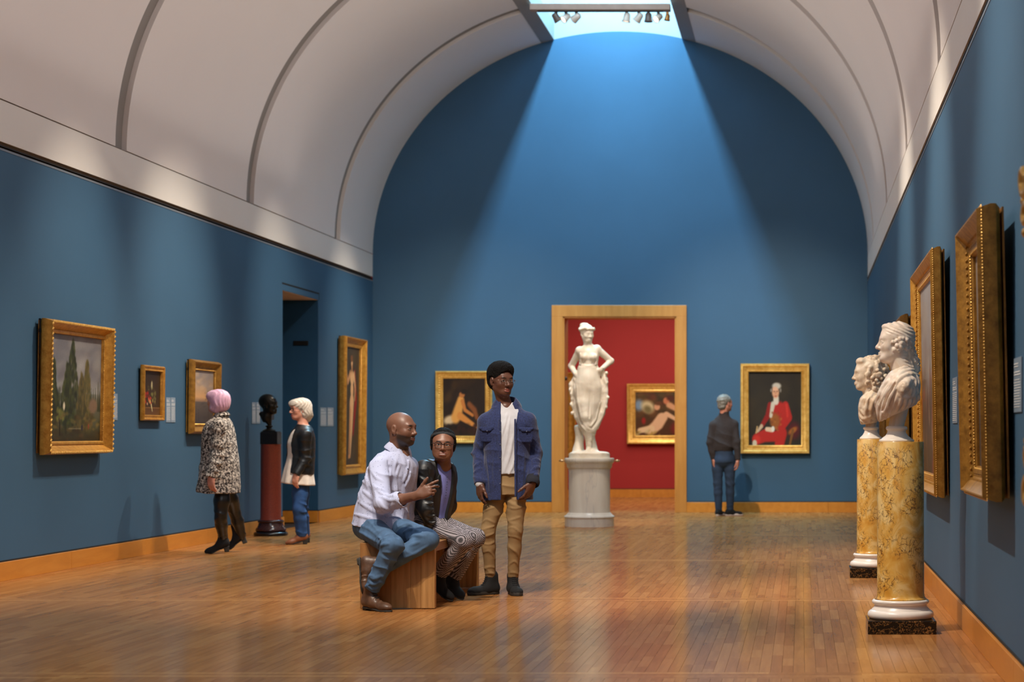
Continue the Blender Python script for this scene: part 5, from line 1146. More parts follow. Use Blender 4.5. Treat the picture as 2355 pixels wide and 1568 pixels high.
# ---- seated man in the dotted white shirt
def seated_man():
    Z0 = 14.45; root = person('bald bearded man in a dotted white shirt and jeans seated gesturing', (W(868, 1205, 14.4)[0], 14.4, 0))
    Rt = frame((0.80, -0.60, 0)); hc = W(923, 988, 14.46); Rh = frame((0.93, -0.37, 0.03)); nb = W(917, 1050, 14.48)
    Hs = SDF(); head_sdf(Hs, hc, Rh, 1.03, neck=nb, nr=0.060, smile=0.3)
    Hs.cap(nb, nb - A(0, 0, 0.06), 0.066, 0.09, 0.03)
    skin = face_colors(hc, Rh, 1.03, DARK, lips=lin(100, 56, 50)[:3], brow=(0.008, 0.006, 0.005), beard=(0.010, 0.008, 0.007), gaze=(0.002, 0.001), smile=0.3, white=(0.36, 0.33, 0.30))
    el, wr = W(880, 1160, 14.12), W(962, 1138, 14.0)
    Ar = SDF(); Ar.cap(el, wr, 0.046, 0.028, 0.02, flat=((0, 1, 0.2), 0.9)); Ar.cap(el + (wr - el) * 0.1, el + (wr - el) * 0.5, 0.047, 0.040, 0.02)
    hand_sdf(Ar, wr, (0.86, -0.12, 0.42), (0.28, 0.86, -0.15), 1, s=1.02, curls=[(6, 8, 8), (30, 36, 20), (48, 50, 25), (60, 55, 30)], spread=3, thumb_curl=8, tdir=(0.50, -0.25, 0.84))
    Bd = SDF(); pel = W(868, 1205, 14.48); Bd.loft([(pel, 0.15, 0.11), (W(893, 1120, 14.46), 0.14, 0.10), (W(908, 1075, 14.45), 0.17, 0.10), (nb, 0.06, 0.06)], Rt[:, 0])
    surfs = [under_body([([nb, pel], [0.08, 0.11]), ([W(872, 1075, 14.30), el, wr], [0.04, 0.035, 0.024]), ([W(940, 1072, 14.60), W(936, 1160, 14.72), W(935, 1215, 14.62)], [0.04, 0.035, 0.03]), ([pel, W(846, 1212, 14.41), W(903, 1258, 14.02), W(856, 1345, 14.09)], [0.08, 0.07, 0.045, 0.03]), ([pel, W(884, 1210, 14.56), W(980, 1244, 14.19), W(868, 1310, 14.15)], [0.08, 0.07, 0.045, 0.03])]), surf(Hs, [hc, nb - A(0, 0, 0.02)], 0.0033, 0.16), surf(Ar, [el, wr, W(1010, 1105, 13.95)], 0.0033, 0.07)]
    obj_parts('body', M['skin'], root, surfs, lambda P: np.where((np.linalg.norm(P - hc, axis=1) < 0.22)[:, None], skin(P), skin_only(DARK)(P)))
    # shirt
    S = SDF(); fo = folds((0.3, 0.1, 1.0), 62, 0.0055, 3); f2 = folds((0.9, -0.3, 0.5), 45, 0.006, 8)
    st = [(W(877, 1219, 14.46), 0.215, 0.165), (W(878, 1190, 14.46), 0.200, 0.162), (W(883, 1150, 14.46), 0.188, 0.150), (W(892, 1115, 14.46), 0.186, 0.142), (W(902, 1085, 14.46), 0.190, 0.132), (W(909, 1060, 14.46), 0.170, 0.112), (W(913, 1046, 14.47), 0.115, 0.088), (W(915, 1032, 14.48), 0.066, 0.066)]
    S.loft(st, Rt[:, 0], p=2.2, fold=lambda th, t: 0.030 * np.sin(th * 7 + 4 * t) * (1 - t) + 0.012 * np.sin(th * 13 - 6 * t))
    sh = W(872, 1075, 14.30); shl = W(940, 1072, 14.60); ell_ = W(936, 1160, 14.72)
    S.cap(sh, el, 0.073, 0.060, 0.04); S.cap(el, el + (wr - el) * 0.44, 0.060, 0.055, 0.02); S.cap(el + (wr - el) * 0.36, el + (wr - el) * 0.47, 0.061, 0.060, 0.006)
    S.cap(shl, ell_, 0.070, 0.058, 0.04); S.cap(ell_, W(935, 1215, 14.62), 0.055, 0.048, 0.02)
    lo, hi = fits([pel, nb, el, wr], 0.3)
    S.fn(lambda X, Y, Z: fo(X, Y, Z) + 0.7 * f2(X, Y, Z), lo, hi, 0, 'd'); local_disp(S, el, 0.14, folds(sh - el + A(0.3, 0, 0.2), 120, 0.009, 12)); local_disp(S, W(850, 1120, 14.35), 0.2, folds((0.6, 0, 1), 75, 0.010, 13))
    S.cap(nb + A(0.02, -0.02, 0.10), nb + A(0.0, 0, -0.01), 0.060, 0.058, 0.006, 's'); fw = Rt[:, 1]
    S.ell(W(931, 1046, 14.36), (0.032, 0.04, 0.045), Rt, 0.006, 's'); S.cap(el + (wr - el) * 0.42, wr, 0.050, None, 0.003, 's')
    carve(S, [sh, el, pel, nb, W(965, 1080, 14.5), W(812, 1190, 14.5)], 14.3, [([(893, 1060), (899, 1088), (901, 1118), (899, 1146)], -0.010), ([(865, 1143), (880, 1165), (896, 1172)], 0.014), ([(877, 1143), (897, 1151), (916, 1148)], 0.012), ([(868, 1128), (884, 1140), (900, 1142)], 0.012),
        ([(941, 1052), (934, 1085), (925, 1108)], 0.012), ([(950, 1064), (942, 1090), (930, 1120)], 0.013), ([(958, 1075), (952, 1105), (938, 1140)], 0.013), ([(910, 1058), (904, 1085), (906, 1112)], 0.012), ([(918, 1070), (908, 1098), (912, 1130)], 0.012),
        ([(835, 1128), (860, 1150), (880, 1168)], 0.014), ([(824, 1152), (852, 1172), (882, 1186)], 0.014), ([(815, 1182), (843, 1190), (872, 1198)], 0.012), ([(905, 1150), (900, 1180), (890, 1205)], 0.012), ([(935, 1150), (930, 1178), (915, 1200)], 0.012),
        ([(856, 1085), (866, 1100), (880, 1108)], 0.010), ([(852, 1105), (864, 1122), (882, 1128)], 0.010), ([(846, 1075), (842, 1100), (846, 1125)], 0.010), ([(880, 1195), (895, 1180), (905, 1165)], -0.007)])
    placket(S, W(897, 1100, 14.46), Rt[:, 0], Rt[:, 1], lo, hi, off=-0.01)
    ob = obj_parts('shirt', M['shirt'], root, [surf(S, [sh, el, wr, W(840, 1215, 14.4), shl, W(916, 1040, 14.47), W(870, 1225, 14.6)], 0.0055, 0.17)])
    rl = A(root.location)
    for y in (1078, 1108, 1138, 1168, 1198):
        c0 = A(np.interp(y, [1063, 1115, 1219], [W(910, 1063, 14.46)[0], W(892, 1115, 14.46)[0], W(877, 1219, 14.46)[0]]), 14.46, W(0, y, 14.46)[2]); p = snap(S, c0 + Rt[:, 1] * 0.3 - Rt[:, 0] * 0.01, -Rt[:, 1])
        MB().ball(tuple(p - rl), (0.006, 0.005, 0.006), 8, 5).build('button', M['navybutton'], ob, smooth=True)
    collar(ob, M['shirt'], W(916, 1036, 14.48), frame((0.80, -0.60, -0.30), (0.10, 0, 1)), 0.064, 0.050, 24, flare=0.040, drop=0.045, wing=0.04, fall=0.050)
    # jeans
    J = SDF(); hr, hl = W(846, 1208, 14.41), W(884, 1208, 14.56); kr, kl = W(903, 1256, 14.0), W(982, 1242, 14.17); ar, al = W(856, 1352, 14.07), W(868, 1312, 14.13)
    J.ell(pel + A(0, 0, 0.0), (0.175, 0.155, 0.12), Rt, 0.03); J.cap(hr, kr, 0.098, 0.072, 0.03); J.cap(hl, kl, 0.098, 0.072, 0.03); J.cap(hl + (kl - hl) * 0.5, kl, 0.085, 0.07, 0.03)
    J.cap(kr, ar, 0.070, 0.054, 0.02); J.cap(kl, al, 0.070, 0.050, 0.02); J.ell(kr + A(0.0, -0.01, 0.01), 0.071, None, 0.02); J.ell(kl, 0.070, None, 0.02)
    lo, hi = fits([hr, hl, kr, kl, ar, al], 0.13)
    J.fn(folds((0.4, 0.1, 1), 60, 0.0042, 21), lo, hi, 0, 'd'); local_disp(J, kr + A(-0.05, 0.03, 0.0), 0.16, folds(kr - hr, 110, 0.010, 22)); local_disp(J, kl + A(-0.10, 0.02, 0.0), 0.18, folds(kl - hl + A(0, 0, 0.2), 90, 0.010, 23)); local_disp(J, hl, 0.2, folds(kl - hl, 80, 0.010, 24)); local_disp(J, ar, 0.13, folds((0.1, 0, 1), 110, 0.008, 25)); local_disp(J, hr, 0.2, folds(kr - hr, 70, 0.009, 26))
    J.plane((0, 0, 0.462), (0, 0, -1), lo=(root.location[0] - 0.5, 14.22, 0.0), hi=(root.location[0] + 0.35, 15.0, 0.9)) if False else None
    # keep cloth out of the bench top
    def benchcut(X, Y, Z): return np.maximum(np.maximum(0.452 - Z, 0.0) * 0 + (Z - 0.452), (14.215 - Y))
    J.fn(lambda X, Y, Z: np.maximum(np.maximum(Z - 0.452, 14.213 - Y), np.maximum(-3.02 - X, X + 2.49)), (-3.1, 14.1, 0.3), (-2.4, 15.0, 0.46), 0.0, 's')
    carve(J, [hr, hl, kr, kl, ar, al, W(810, 1220, 14.4)], 14.1, [([(866, 1263), (880, 1252), (896, 1250)], 0.012), ([(868, 1255), (877, 1244), (886, 1236)], 0.010), ([(868, 1272), (882, 1268), (898, 1270)], 0.011), ([(816, 1202), (850, 1217), (880, 1243)], 0.008), ([(826, 1222), (850, 1236), (868, 1246)], 0.010),
        ([(931, 1243), (955, 1231), (978, 1234)], 0.012), ([(925, 1226), (945, 1216), (965, 1222)], 0.011), ([(915, 1214), (932, 1206), (950, 1210)], 0.011), ([(924, 1284), (955, 1272), (984, 1254)], 0.010), ([(920, 1262), (945, 1254), (965, 1246)], 0.011), ([(905, 1225), (912, 1235), (922, 1232)], -0.010),
        ([(845, 1334), (858, 1345), (872, 1338)], 0.010), ([(846, 1324), (860, 1332), (876, 1324)], 0.010), ([(843, 1345), (856, 1355), (868, 1352)], 0.009), ([(862, 1288), (856, 1305), (853, 1322)], 0.007), ([(896, 1290), (888, 1312), (878, 1330)], 0.008)])
    J.plane(ar + (ar - kr) * 0.0 - A(0, 0, 0.012), nrm(ar - kr), lo=ar - 0.12, hi=ar + 0.12)
    obj_parts('jeans', M['denim'], root, [surf(J, [hr, hl, kr, kl, ar, al, W(822, 1225, 14.5)], 0.0058, 0.12)])
    # boots
    B = SDF(); T = SDF(); a1 = W(853, 1372, 14.09); shoe_sdf(B, a1, (0.80, -0.60, 0), 0.96, heel=0.018, sole_z=0.1 + 0.0 * 0, high=0.075, width=0.043, length=0.29, soleS=T)
    a1z = a1[2]
    B = SDF(); T = SDF(); g = a1.copy(); g[2] = 0.0; shoe_sdf(B, g, (0.80, -0.60, 0), 0.96, heel=0.016, sole_z=0.0, high=0.095, width=0.043, length=0.30, soleS=T)
    local_disp(B, g + A(0.06, -0.05, 0.06), 0.09, folds((0.8, -0.6, 0.2), 170, 0.005, 31))
    P2 = [g, g + A(0.2, -0.16, 0)]
    B1 = B; b1 = obj_parts('boot', M['brownlea'], root, [surf(B, P2 + [g + A(0, 0, 0.15)], 0.0045, 0.13)]); obj_parts('sole', M['sole'], root, [surf(T, P2, 0.0045, 0.13)], parent=b1)
    B = SDF(); T = SDF(); a2_ = W(856, 1300, 14.13); up2 = nrm((0.97, 0.05, 0.16)); td = (-0.18, -0.12, -0.97); g2 = a2_ - up2 * 0.095
    shoe_sdf(B, g2, td, 0.96, heel=0.016, sole_z=0.0, high=0.06, width=0.043, length=0.275, up=up2, soleS=T)
    P2 = [g2, g2 + A(td) * 0.2, g2 + up2 * 0.12, g2 - A(td) * 0.08]; local_disp(B, g2 + A(0.03, -0.02, -0.05), 0.09, folds((0.2, -0.3, -0.97), 160, 0.005, 32))
    b2 = obj_parts('boot', M['brownlea'], root, [surf(B, P2, 0.0045, 0.08)]); obj_parts('sole', M['sole'], root, [surf(T, P2, 0.0045, 0.08)], parent=b2)
    mb = MB()
    t_ = nrm((0.8, -0.6, 0)); lace_up(mb, B1, g, t_, np.cross(t_, A(0, 0, 1)), rl, 5)
    mb.build('laces', M['blackcloth'], b1, smooth=True)
seated_man()

# ---- seated woman in a black leather jacket
def seated_woman():
    root = person('smiling woman in glasses and black leather jacket seated on the bench', (W(985, 1205, 14.95)[0], 14.95, 0)); rl = A(root.location)
    Rt = frame((0.72, -0.69, 0)); hc = W(1019, 1023, 14.86); Rh = frame((0.16, -0.98, 0.0), (0.06, 0, 1)); nb = W(1018, 1068, 14.93); s = 0.97
    Hs = SDF(); head_sdf(Hs, hc, Rh, s, wide=1.10, neck=nb, nr=0.054, male=False, smile=0.8, open_=0.0025); Hs.ell(hc + Rh @ A(0, 0.03, -0.06), A(0.058, 0.045, 0.045), Rh, 0.04)
    Hs.loft([(W(1004, 1125, 14.95), 0.07, 0.05), (W(1008, 1100, 14.95), 0.095, 0.070), (W(1012, 1082, 14.95), 0.09, 0.070), (nb, 0.056, 0.056)], Rt[:, 0], 0.03)
    fc = face_colors(hc, Rh, s, DARK2, lips=lin(124, 66, 58)[:3], brow=(0.012, 0.009, 0.008), gaze=(0.002, 0.0), smile=1, teeth=True)
    el, wr = W(978, 1168, 14.70), W(1003, 1238, 14.80)
    Hd = SDF(); Hd.cap(el + (wr - el) * 0.6, wr, 0.03, 0.026, 0.01); hand_sdf(Hd, wr, (0.72, -0.30, -0.36), (0.40, 0.2, -0.85), -1, s=0.93, curls=[(35, 55, 40), (38, 60, 40), (40, 60, 40), (42, 60, 40)], spread=2, thumb_curl=30)
    obj_parts('body', M['skin'], root, [under_body([([W(1012, 1085, 14.95), W(985, 1206, 14.97)], [0.07, 0.09]), ([W(1012, 1090, 14.95), W(975, 1085, 14.76), el, wr], [0.04, 0.04, 0.035, 0.024]), ([W(1012, 1090, 14.95), W(1031, 1085, 15.06), W(1033, 1165, 15.12), W(1010, 1203, 15.09)], [0.04, 0.04, 0.035, 0.03]), ([W(985, 1206, 14.97), W(972, 1210, 14.86), W(1070, 1245, 14.72), W(1012, 1310, 14.85)], [0.07, 0.06, 0.04, 0.03]), ([W(985, 1206, 14.97), W(992, 1208, 15.04), W(1092, 1238, 14.94), W(1043, 1318, 15.0)], [0.07, 0.06, 0.04, 0.03])]), surf(Hs, [hc, nb, W(1016, 1120, 14.9)], 0.0033, 0.14), surf(Hd, [wr, W(1030, 1258, 14.75)], 0.0030, 0.07)], lambda P: np.where((np.linalg.norm(P - hc, axis=1) < 0.15)[:, None], fc(P), skin_only(DARK2)(P)))
    # hair + headband
    S = SDF(); C2 = lambda x, y, z: hc + Rh @ (A(x, y, z) * s)
    S.ell(C2(0, -0.026, 0.045), A(0.091, 0.100, 0.085) * s, Rh, 0.01); 
    for x in (-1, 1): S.ell(C2(x * 0.072, -0.012, 0.005), A(0.022, 0.045, 0.055) * s, Rh, 0.02)
    S.ell(C2(0, -0.08, 0.0), A(0.06, 0.045, 0.06) * s, Rh, 0.02)
    S.ell(C2(0, 0.090, -0.014), A(0.078, 0.080, 0.094) * s, Rh, 0.010, 's')
    S.fn(lambda X, Y, Z: 0.0035 * fnoise(3, 220)(X, Y, Z), hc - 0.2, hc + 0.2, 0, 'd')
    obj_parts('hair', M['hairblack'], root, [surf(S, [hc], 0.0038, 0.17)])
    S = SDF(); pts = []
    for a in np.linspace(-1.75, 1.75, 21): pts.append(C2(math.sin(a) * 0.084, math.cos(a) * 0.050 + 0.012, 0.050 + 0.036 * math.cos(a) - 0.004))
    for p, q in zip(pts[:-1], pts[1:]): S.cap(p, q, 0.0075, None, 0.004); S.cap(p + Rh @ A(0, -0.010, 0.008), q + Rh @ A(0, -0.010, 0.008), 0.0075, None, 0.006)
    obj_parts('headband', M['blackcloth'], root, [surf(S, [hc], 0.0038, 0.15)])
    glasses(root, hc, Rh, s, plain('dark_glasses_frame', lin(34, 22, 24), 0.3), 0.027, 0.0185, y=0.103, r=0.0022)
    # blouse
    S = SDF(); pel = W(982, 1206, 14.97)
    tor = [(W(984, 1215, 14.96), 0.160, 0.118), (W(989, 1175, 14.95), 0.142, 0.104), (W(996, 1130, 14.94), 0.150, 0.110), (W(1003, 1095, 14.94), 0.152, 0.100), (W(1009, 1076, 14.94), 0.125, 0.085), (W(1014, 1060, 14.94), 0.07, 0.062)]
    S.loft([(c, a - 0.012, b + 0.004) for c, a, b in tor], Rt[:, 0], fold=lambda th, t: 0.02 * np.sin(th * 9))
    S.ell(W(1034, 1066, 14.86), (0.055, 0.075, 0.075), Rt, 0.004, 's'); S.cap(nb + A(0, 0, 0.1), nb, 0.056, None, 0.004, 's')
    S0 = S; bl = obj_parts('blouse', M['blouse'], root, [surf(S, [pel, nb], 0.006, 0.2)])
    for i in range(9): MB().ball(tuple(snap(S0, W(1022 - i * 0.6, 1096 + i * 6.2, 14.7), (0.15, 1, 0)) - rl), (0.004, 0.004, 0.004), 6, 4).build('button', M['navybutton'], bl, smooth=True)
    # jacket
    S = SDF(); S.loft([(c, a + 0.018, b + 0.016) for c, a, b in tor[:-1]] + [(tor[-1][0], 0.085, 0.075)], Rt[:, 0], p=2.2)
    shr, shl = W(975, 1082, 14.76), W(1031, 1082, 15.08)
    S.ell(shr, 0.072, None, 0.04); S.cap(shr, el, 0.066, 0.056, 0.03); S.cap(el, wr - (wr - el) * 0.05, 0.056, 0.043, 0.02); S.cap(shl, W(1033, 1165, 15.14), 0.060, 0.052, 0.03); S.cap(W(1033, 1165, 15.14), W(1010, 1205, 15.1), 0.052, 0.045, 0.02)
    lo, hi = fits([pel, nb, wr, shr, shl], 0.25); S.fn(folds((0.2, 0.2, 1), 70, 0.003, 41), lo, hi, 0, 'd')
    for c_, r_, d_ in ((shr + (el - shr) * 0.3, 0.14, (0.5, 0, 1)), (el, 0.15, (0.25, 0, 1)), (el + (wr - el) * 0.6, 0.13, (0.3, 0, 1))): local_disp(S, c_, r_, folds(d_, 95, 0.009, 42))
    # opening down the front
    fw, sd = Rt[:, 1], Rt[:, 0]
    yy_ = np.array([1035, 1050, 1072, 1095, 1130, 1170, 1225]); lx = np.array([1004, 1004, 1006, 1013, 1016, 1011, 1002]); rx = np.array([1032, 1033, 1036, 1040, 1041, 1036, 1028])
    def open_j(X, Y, Z):
        py = VY - (Z - EYE) * FPX / 14.86; pxx = VX + X * FPX / 14.86; c_ = np.interp(py, yy_, (lx + rx) / 2); w_ = np.interp(py, yy_, (rx - lx) / 2)
        return np.maximum((np.abs(pxx - c_) - w_) / 322, Y - 14.93 - 0 * X)
    S.fn(open_j, (W(995, 1000, 14.6)[0], 14.5, 0.5), (W(1050, 1230, 14.6)[0], 14.94, 1.2), 0.004, 's')
    S.cap(nb + A(0, 0, 0.12), nb + A(0, 0, -0.01), 0.056, 0.06, 0.004, 's'); S.cap(wr, wr + (wr - el), 0.036, None, 0.002, 's')
    carve(S, [shr, el, wr, nb, W(955, 1100, 14.7)], 14.75, [([(981, 1158), (988, 1159), (996, 1156)], 0.009), ([(981, 1170), (989, 1174), (997, 1171)], 0.010), ([(983, 1184), (991, 1188), (1000, 1185)], 0.010), ([(985, 1200), (993, 1204), (1002, 1200)], 0.010), ([(988, 1216), (996, 1221), (1005, 1217)], 0.009), ([(962, 1094), (972, 1104), (984, 1106)], 0.010), ([(965, 1120), (975, 1130), (986, 1132)], 0.011), ([(970, 1140), (980, 1146), (992, 1144)], 0.010),
        ([(992, 1046), (1003, 1068), (1012, 1092), (1014, 1125)], 0.006), ([(1002, 1130), (1006, 1160), (1002, 1195)], 0.009), ([(986, 1078), (992, 1100), (996, 1120)], -0.007)])
    obj_parts('jacket', M['blacklea'], root, [surf(S, [pel, nb, wr, shr, shl, W(1033, 1165, 15.14)], 0.0058, 0.13)])
    # trousers
    J = SDF(); h1, h2 = W(972, 1207, 14.86), W(992, 1205, 15.04); k1, k2 = W(1070, 1243, 14.70), W(1094, 1236, 14.92); a1, a2_ = W(1012, 1315, 14.84), W(1043, 1324, 15.0)
    J.ell(pel, (0.17, 0.15, 0.115), Rt, 0.03)
    for h_, k_, a_ in ((h1, k1, a1), (h2, k2, a2_)): J.cap(h_, k_, 0.096, 0.064, 0.03); J.cap(k_, a_, 0.064, 0.060, 0.02); J.ell(k_, 0.064, None, 0.02)
    lo, hi = fits([h1, h2, k1, k2, a1, a2_], 0.13); J.fn(folds((0.5, 0, 1), 55, 0.004, 51), lo, hi, 0, 'd'); local_disp(J, k2 + A(-0.06, 0, -0.03), 0.15, folds((0.6, 0, 0.8), 90, 0.008, 52))
    J.fn(lambda X, Y, Z: np.maximum(np.maximum(Z - 0.452, 14.2 - Y), np.maximum(-3.02 - X, X + 2.495)) + np.where(Z < 0.385, (0.385 - Z) * 1.5, 0), (-3.1, 14.3, 0.2), (-2.4, 15.3, 0.46), 0.0, 's')
    for k_, a_ in ((k1, a1), (k2, a2_)): J.plane(a_, nrm(a_ - k_), lo=a_ - 0.1, hi=a_ + 0.1)
    obj_parts('trousers', M['checks'], root, [surf(J, [h1, h2, k1, k2, a1, a2_, W(950, 1225, 14.9)], 0.0058, 0.11)])
    for i, (a_, td) in enumerate(((a1, (0.78, -0.45, -0.40)), (a2_, (0.62, -0.62, -0.40)))):
        B = SDF(); T = SDF(); tdn = nrm(td); up = nrm(A(0, 0, 1) - tdn * tdn[2]); up = nrm(up); g = a_ - up * 0.125 + tdn * 0.01
        shoe_sdf(B, g, tdn, 0.88, heel=0.02, sole_z=0, high=0.12, width=0.043, length=0.275, up=up, soleS=T); P2 = [g, g + tdn * 0.2, g + up * 0.18]
        # rest the toe on the floor
        tip = (g + tdn * 0.165)[2]; dz = -tip + 0.004
        b_ = obj_parts('boot', M['suede'], root, [surf(B, P2, 0.005, 0.1)]); obj_parts('sole', M['sole'], root, [surf(T, P2, 0.005, 0.1)], parent=b_); b_.location.z += dz
seated_woman()

# ---- standing youth in the blue overshirt
def standing_youth():
    Z0 = 15.45; root = person('young man in glasses and blue overshirt standing beside the bench', (W(1160, 1365, 15.5)[0], 15.45, 0)); rl = A(root.location)
    Rt = frame((0.10, -1, 0)); hc = W(1153, 877, 15.44); Rh = frame((0.62, -0.78, -0.01), (0.02, 0, 1)); nb = W(1163, 936, 15.47); s = 0.99
    Hs = SDF(); head_sdf(Hs, hc, Rh, s, neck=nb, nr=0.050, male=True, open_=0.003)
    Hs.loft([(W(1167, 985, 15.45), 0.10, 0.070), (W(1166, 962, 15.46), 0.10, 0.068), (W(1165, 948, 15.465), 0.08, 0.062), (nb, 0.052, 0.055)], Rt[:, 0], 0.03)
    fc = face_colors(hc, Rh, s, DARK3, lips=lin(150, 78, 68)[:3], brow=(0.008, 0.006, 0.005), gaze=(0.003, 0.0), white=(0.42, 0.39, 0.36))
    wl, wr = W(1103, 1112, 15.36), W(1225, 1110, 15.34); hl, hr = SDF(), SDF()
    hl.cap(wl + (W(1103, 1042, 15.50) - wl) * 0.18, wl, 0.03, 0.025, 0.01); hand_sdf(hl, wl, (0.02, -0.08, -1), (0.75, 0.55, 0), 1, s=0.98, curls=[(12, 22, 15), (16, 26, 18), (20, 30, 20), (24, 30, 20)], spread=3, thumb_curl=12, tdir=(0.45, -0.35, -0.85))
    hr.cap(wr + (W(1230, 1042, 15.50) - wr) * 0.18, wr, 0.03, 0.026, 0.01); hand_sdf(hr, wr, (-0.35, -0.08, -0.93), (-0.72, 0.6, 0.3), -1, s=0.98, curls=[(14, 24, 15), (18, 28, 18), (22, 30, 20), (26, 30, 20)], spread=2, thumb_curl=12, tdir=(-0.75, -0.4, -0.5))
    obj_parts('body', M['skin'], root, [under_body([([W(1165, 965, 15.47), W(1167, 1110, 15.46)], [0.07, 0.08]), ([W(1165, 975, 15.47), W(1119, 974, 15.47), W(1103, 1042, 15.50), wl], [0.04, 0.035, 0.035, 0.022]), ([W(1165, 975, 15.47), W(1214, 972, 15.47), W(1230, 1042, 15.50), wr], [0.04, 0.035, 0.035, 0.022]), ([W(1167, 1110, 15.46), W(1146, 1125, 15.47), W(1122, 1220, 15.44), W(1128, 1318, 15.5)], [0.07, 0.05, 0.035, 0.028]), ([W(1167, 1110, 15.46), W(1188, 1125, 15.47), W(1185, 1220, 15.44), W(1180, 1318, 15.5)], [0.07, 0.05, 0.035, 0.028])]), surf(Hs, [hc, nb, W(1166, 965, 15.4)], 0.0034, 0.14), surf(hl, [wl, W(1108, 1165, 15.36)], 0.0030, 0.07), surf(hr, [wr, W(1205, 1155, 15.34)], 0.0030, 0.07)], lambda P: np.where((np.linalg.norm(P - hc, axis=1) < 0.15)[:, None], fc(P), skin_only(DARK3)(P)))
    S = SDF(); C2 = lambda x, y, z: hc + Rh @ (A(x, y, z) * s)
    S.ell(C2(0, -0.022, 0.064), A(0.094, 0.112, 0.092) * s, Rh, 0.01); S.ell(C2(0, 0.02, 0.095), A(0.078, 0.070, 0.045) * s, Rh, 0.03)
    for x in (-1, 1): S.ell(C2(x * 0.062, -0.035, 0.01), A(0.03, 0.05, 0.055) * s, Rh, 0.02)
    S.ell(C2(0, -0.075, -0.01), A(0.065, 0.045, 0.06) * s, Rh, 0.02)
    S.ell(C2(0, 0.094, -0.020), A(0.072, 0.075, 0.098) * s, Rh, 0.008, 's')
    for x in (-1, 1): S.ell(C2(x * 0.092, 0.0, -0.01), A(0.03, 0.035, 0.05) * s, Rh, 0.005, 's')
    S.fn(lambda X, Y, Z: 0.004 * fnoise(7, 260)(X, Y, Z), hc - 0.22, hc + 0.22, 0, 'd')
    obj_parts('hair', M['hairblack'], root, [surf(S, [hc], 0.004, 0.2)])
    glasses(root, hc, Rh, s, plain('thin_metal_glasses_frame', lin(110, 96, 88), 0.3, 0.6), 0.026, 0.016, y=0.103, r=0.0014)
    tor = [(W(1168, 1150, 15.45), 0.185, 0.135), (W(1167, 1110, 15.45), 0.178, 0.130), (W(1167, 1060, 15.45), 0.170, 0.122), (W(1167, 1010, 15.45), 0.176, 0.120), (W(1167, 978, 15.45), 0.182, 0.112), (W(1166, 953, 15.46), 0.162, 0.092), (W(1165, 937, 15.47), 0.110, 0.072), (W(1164, 923, 15.47), 0.060, 0.058)]
    S = SDF(); S.loft([(W(1167, 1091, 15.45), 0.155, 0.112)] + [(c, a - 0.022, b - 0.014) for c, a, b in tor[2:-2]] + [(W(1165, 938, 15.47), 0.098, 0.068), (W(1164, 926, 15.47), 0.066, 0.062)], Rt[:, 0], fold=lambda th, t: 0.02 * np.sin(th * 8 + 3 * t) * (1 - t))
    carve(S, [tor[0][0], nb], 15.35, [([(1167, 950), (1158, 985), (1151, 1010)], 0.010), ([(1172, 960), (1165, 1010), (1155, 1060)], 0.010), ([(1180, 1000), (1172, 1045), (1160, 1085)], 0.010), ([(1184, 1040), (1180, 1070), (1170, 1090)], 0.008)])
    vn = W(1166, 945, 15.34)
    S.cap(nb + A(0, 0, 0.1), nb, 0.056, None, 0.003, 's'); S.cap(W(1164, 908, 15.44), W(1166, 942, 15.375), 0.070, 0.006, 0.003, 's'); 
    obj_parts('t_shirt', M['white_tee'], root, [surf(S, [W(1167, 1091, 15.45), nb], 0.0055, 0.2)])
    # overshirt
    S = SDF(); S.loft(tor, Rt[:, 0], p=2.3, fold=lambda th, t: 0.018 * np.sin(th * 6 + 2 * t) * (1 - t) ** 1.5)
    shl, shr = W(1119, 970, 15.46), W(1214, 967, 15.46); el, er = W(1103, 1042, 15.50), W(1230, 1042, 15.50)
    for a, b_, c_, e_ in ((shl, el, wl, 1), (shr, er, wr, 1)): S.ell(a, 0.058, None, 0.04); S.cap(a, b_, 0.062, 0.055, 0.03); S.cap(b_, c_ + (b_ - c_) * 0.03, 0.055, 0.044, 0.02)
    lo, hi = fits([tor[0][0], nb, wl, wr], 0.3); S.fn(folds((0.3, 0, 1), 48, 0.004, 62), lo, hi, 0, 'd')
    for c_ in (el, er): local_disp(S, c_, 0.15, folds((0.5, 0, 1), 80, 0.009, 63))
    local_disp(S, wr + A(0.02, 0, 0.05), 0.1, folds((0.6, 0, 1), 110, 0.010, 64))
    opn = [(W(1165, 915, 15.28), 0.060), (W(1166, 945, 15.27), 0.062), (W(1166, 975, 15.27), 0.052), (W(1167, 1040, 15.27), 0.052), (W(1167, 1095, 15.27), 0.054), (W(1168, 1170, 15.27), 0.056)]
    def open_f(X, Y, Z):
        zz_ = [p[2] for p, _ in opn][::-1]; cx = np.interp(Z, zz_, [p[0] for p, _ in opn][::-1]); hw = np.interp(Z, zz_, [w_ for _, w_ in opn][::-1])
        return np.maximum(np.abs(X - cx) - hw, Y - 15.45) + 0 * Y
    S.fn(open_f, (W(1120, 900, 15.2)[0], 15.1, 0.5), (W(1215, 1180, 15.2)[0], 15.46, 1.6), 0.004, 's')
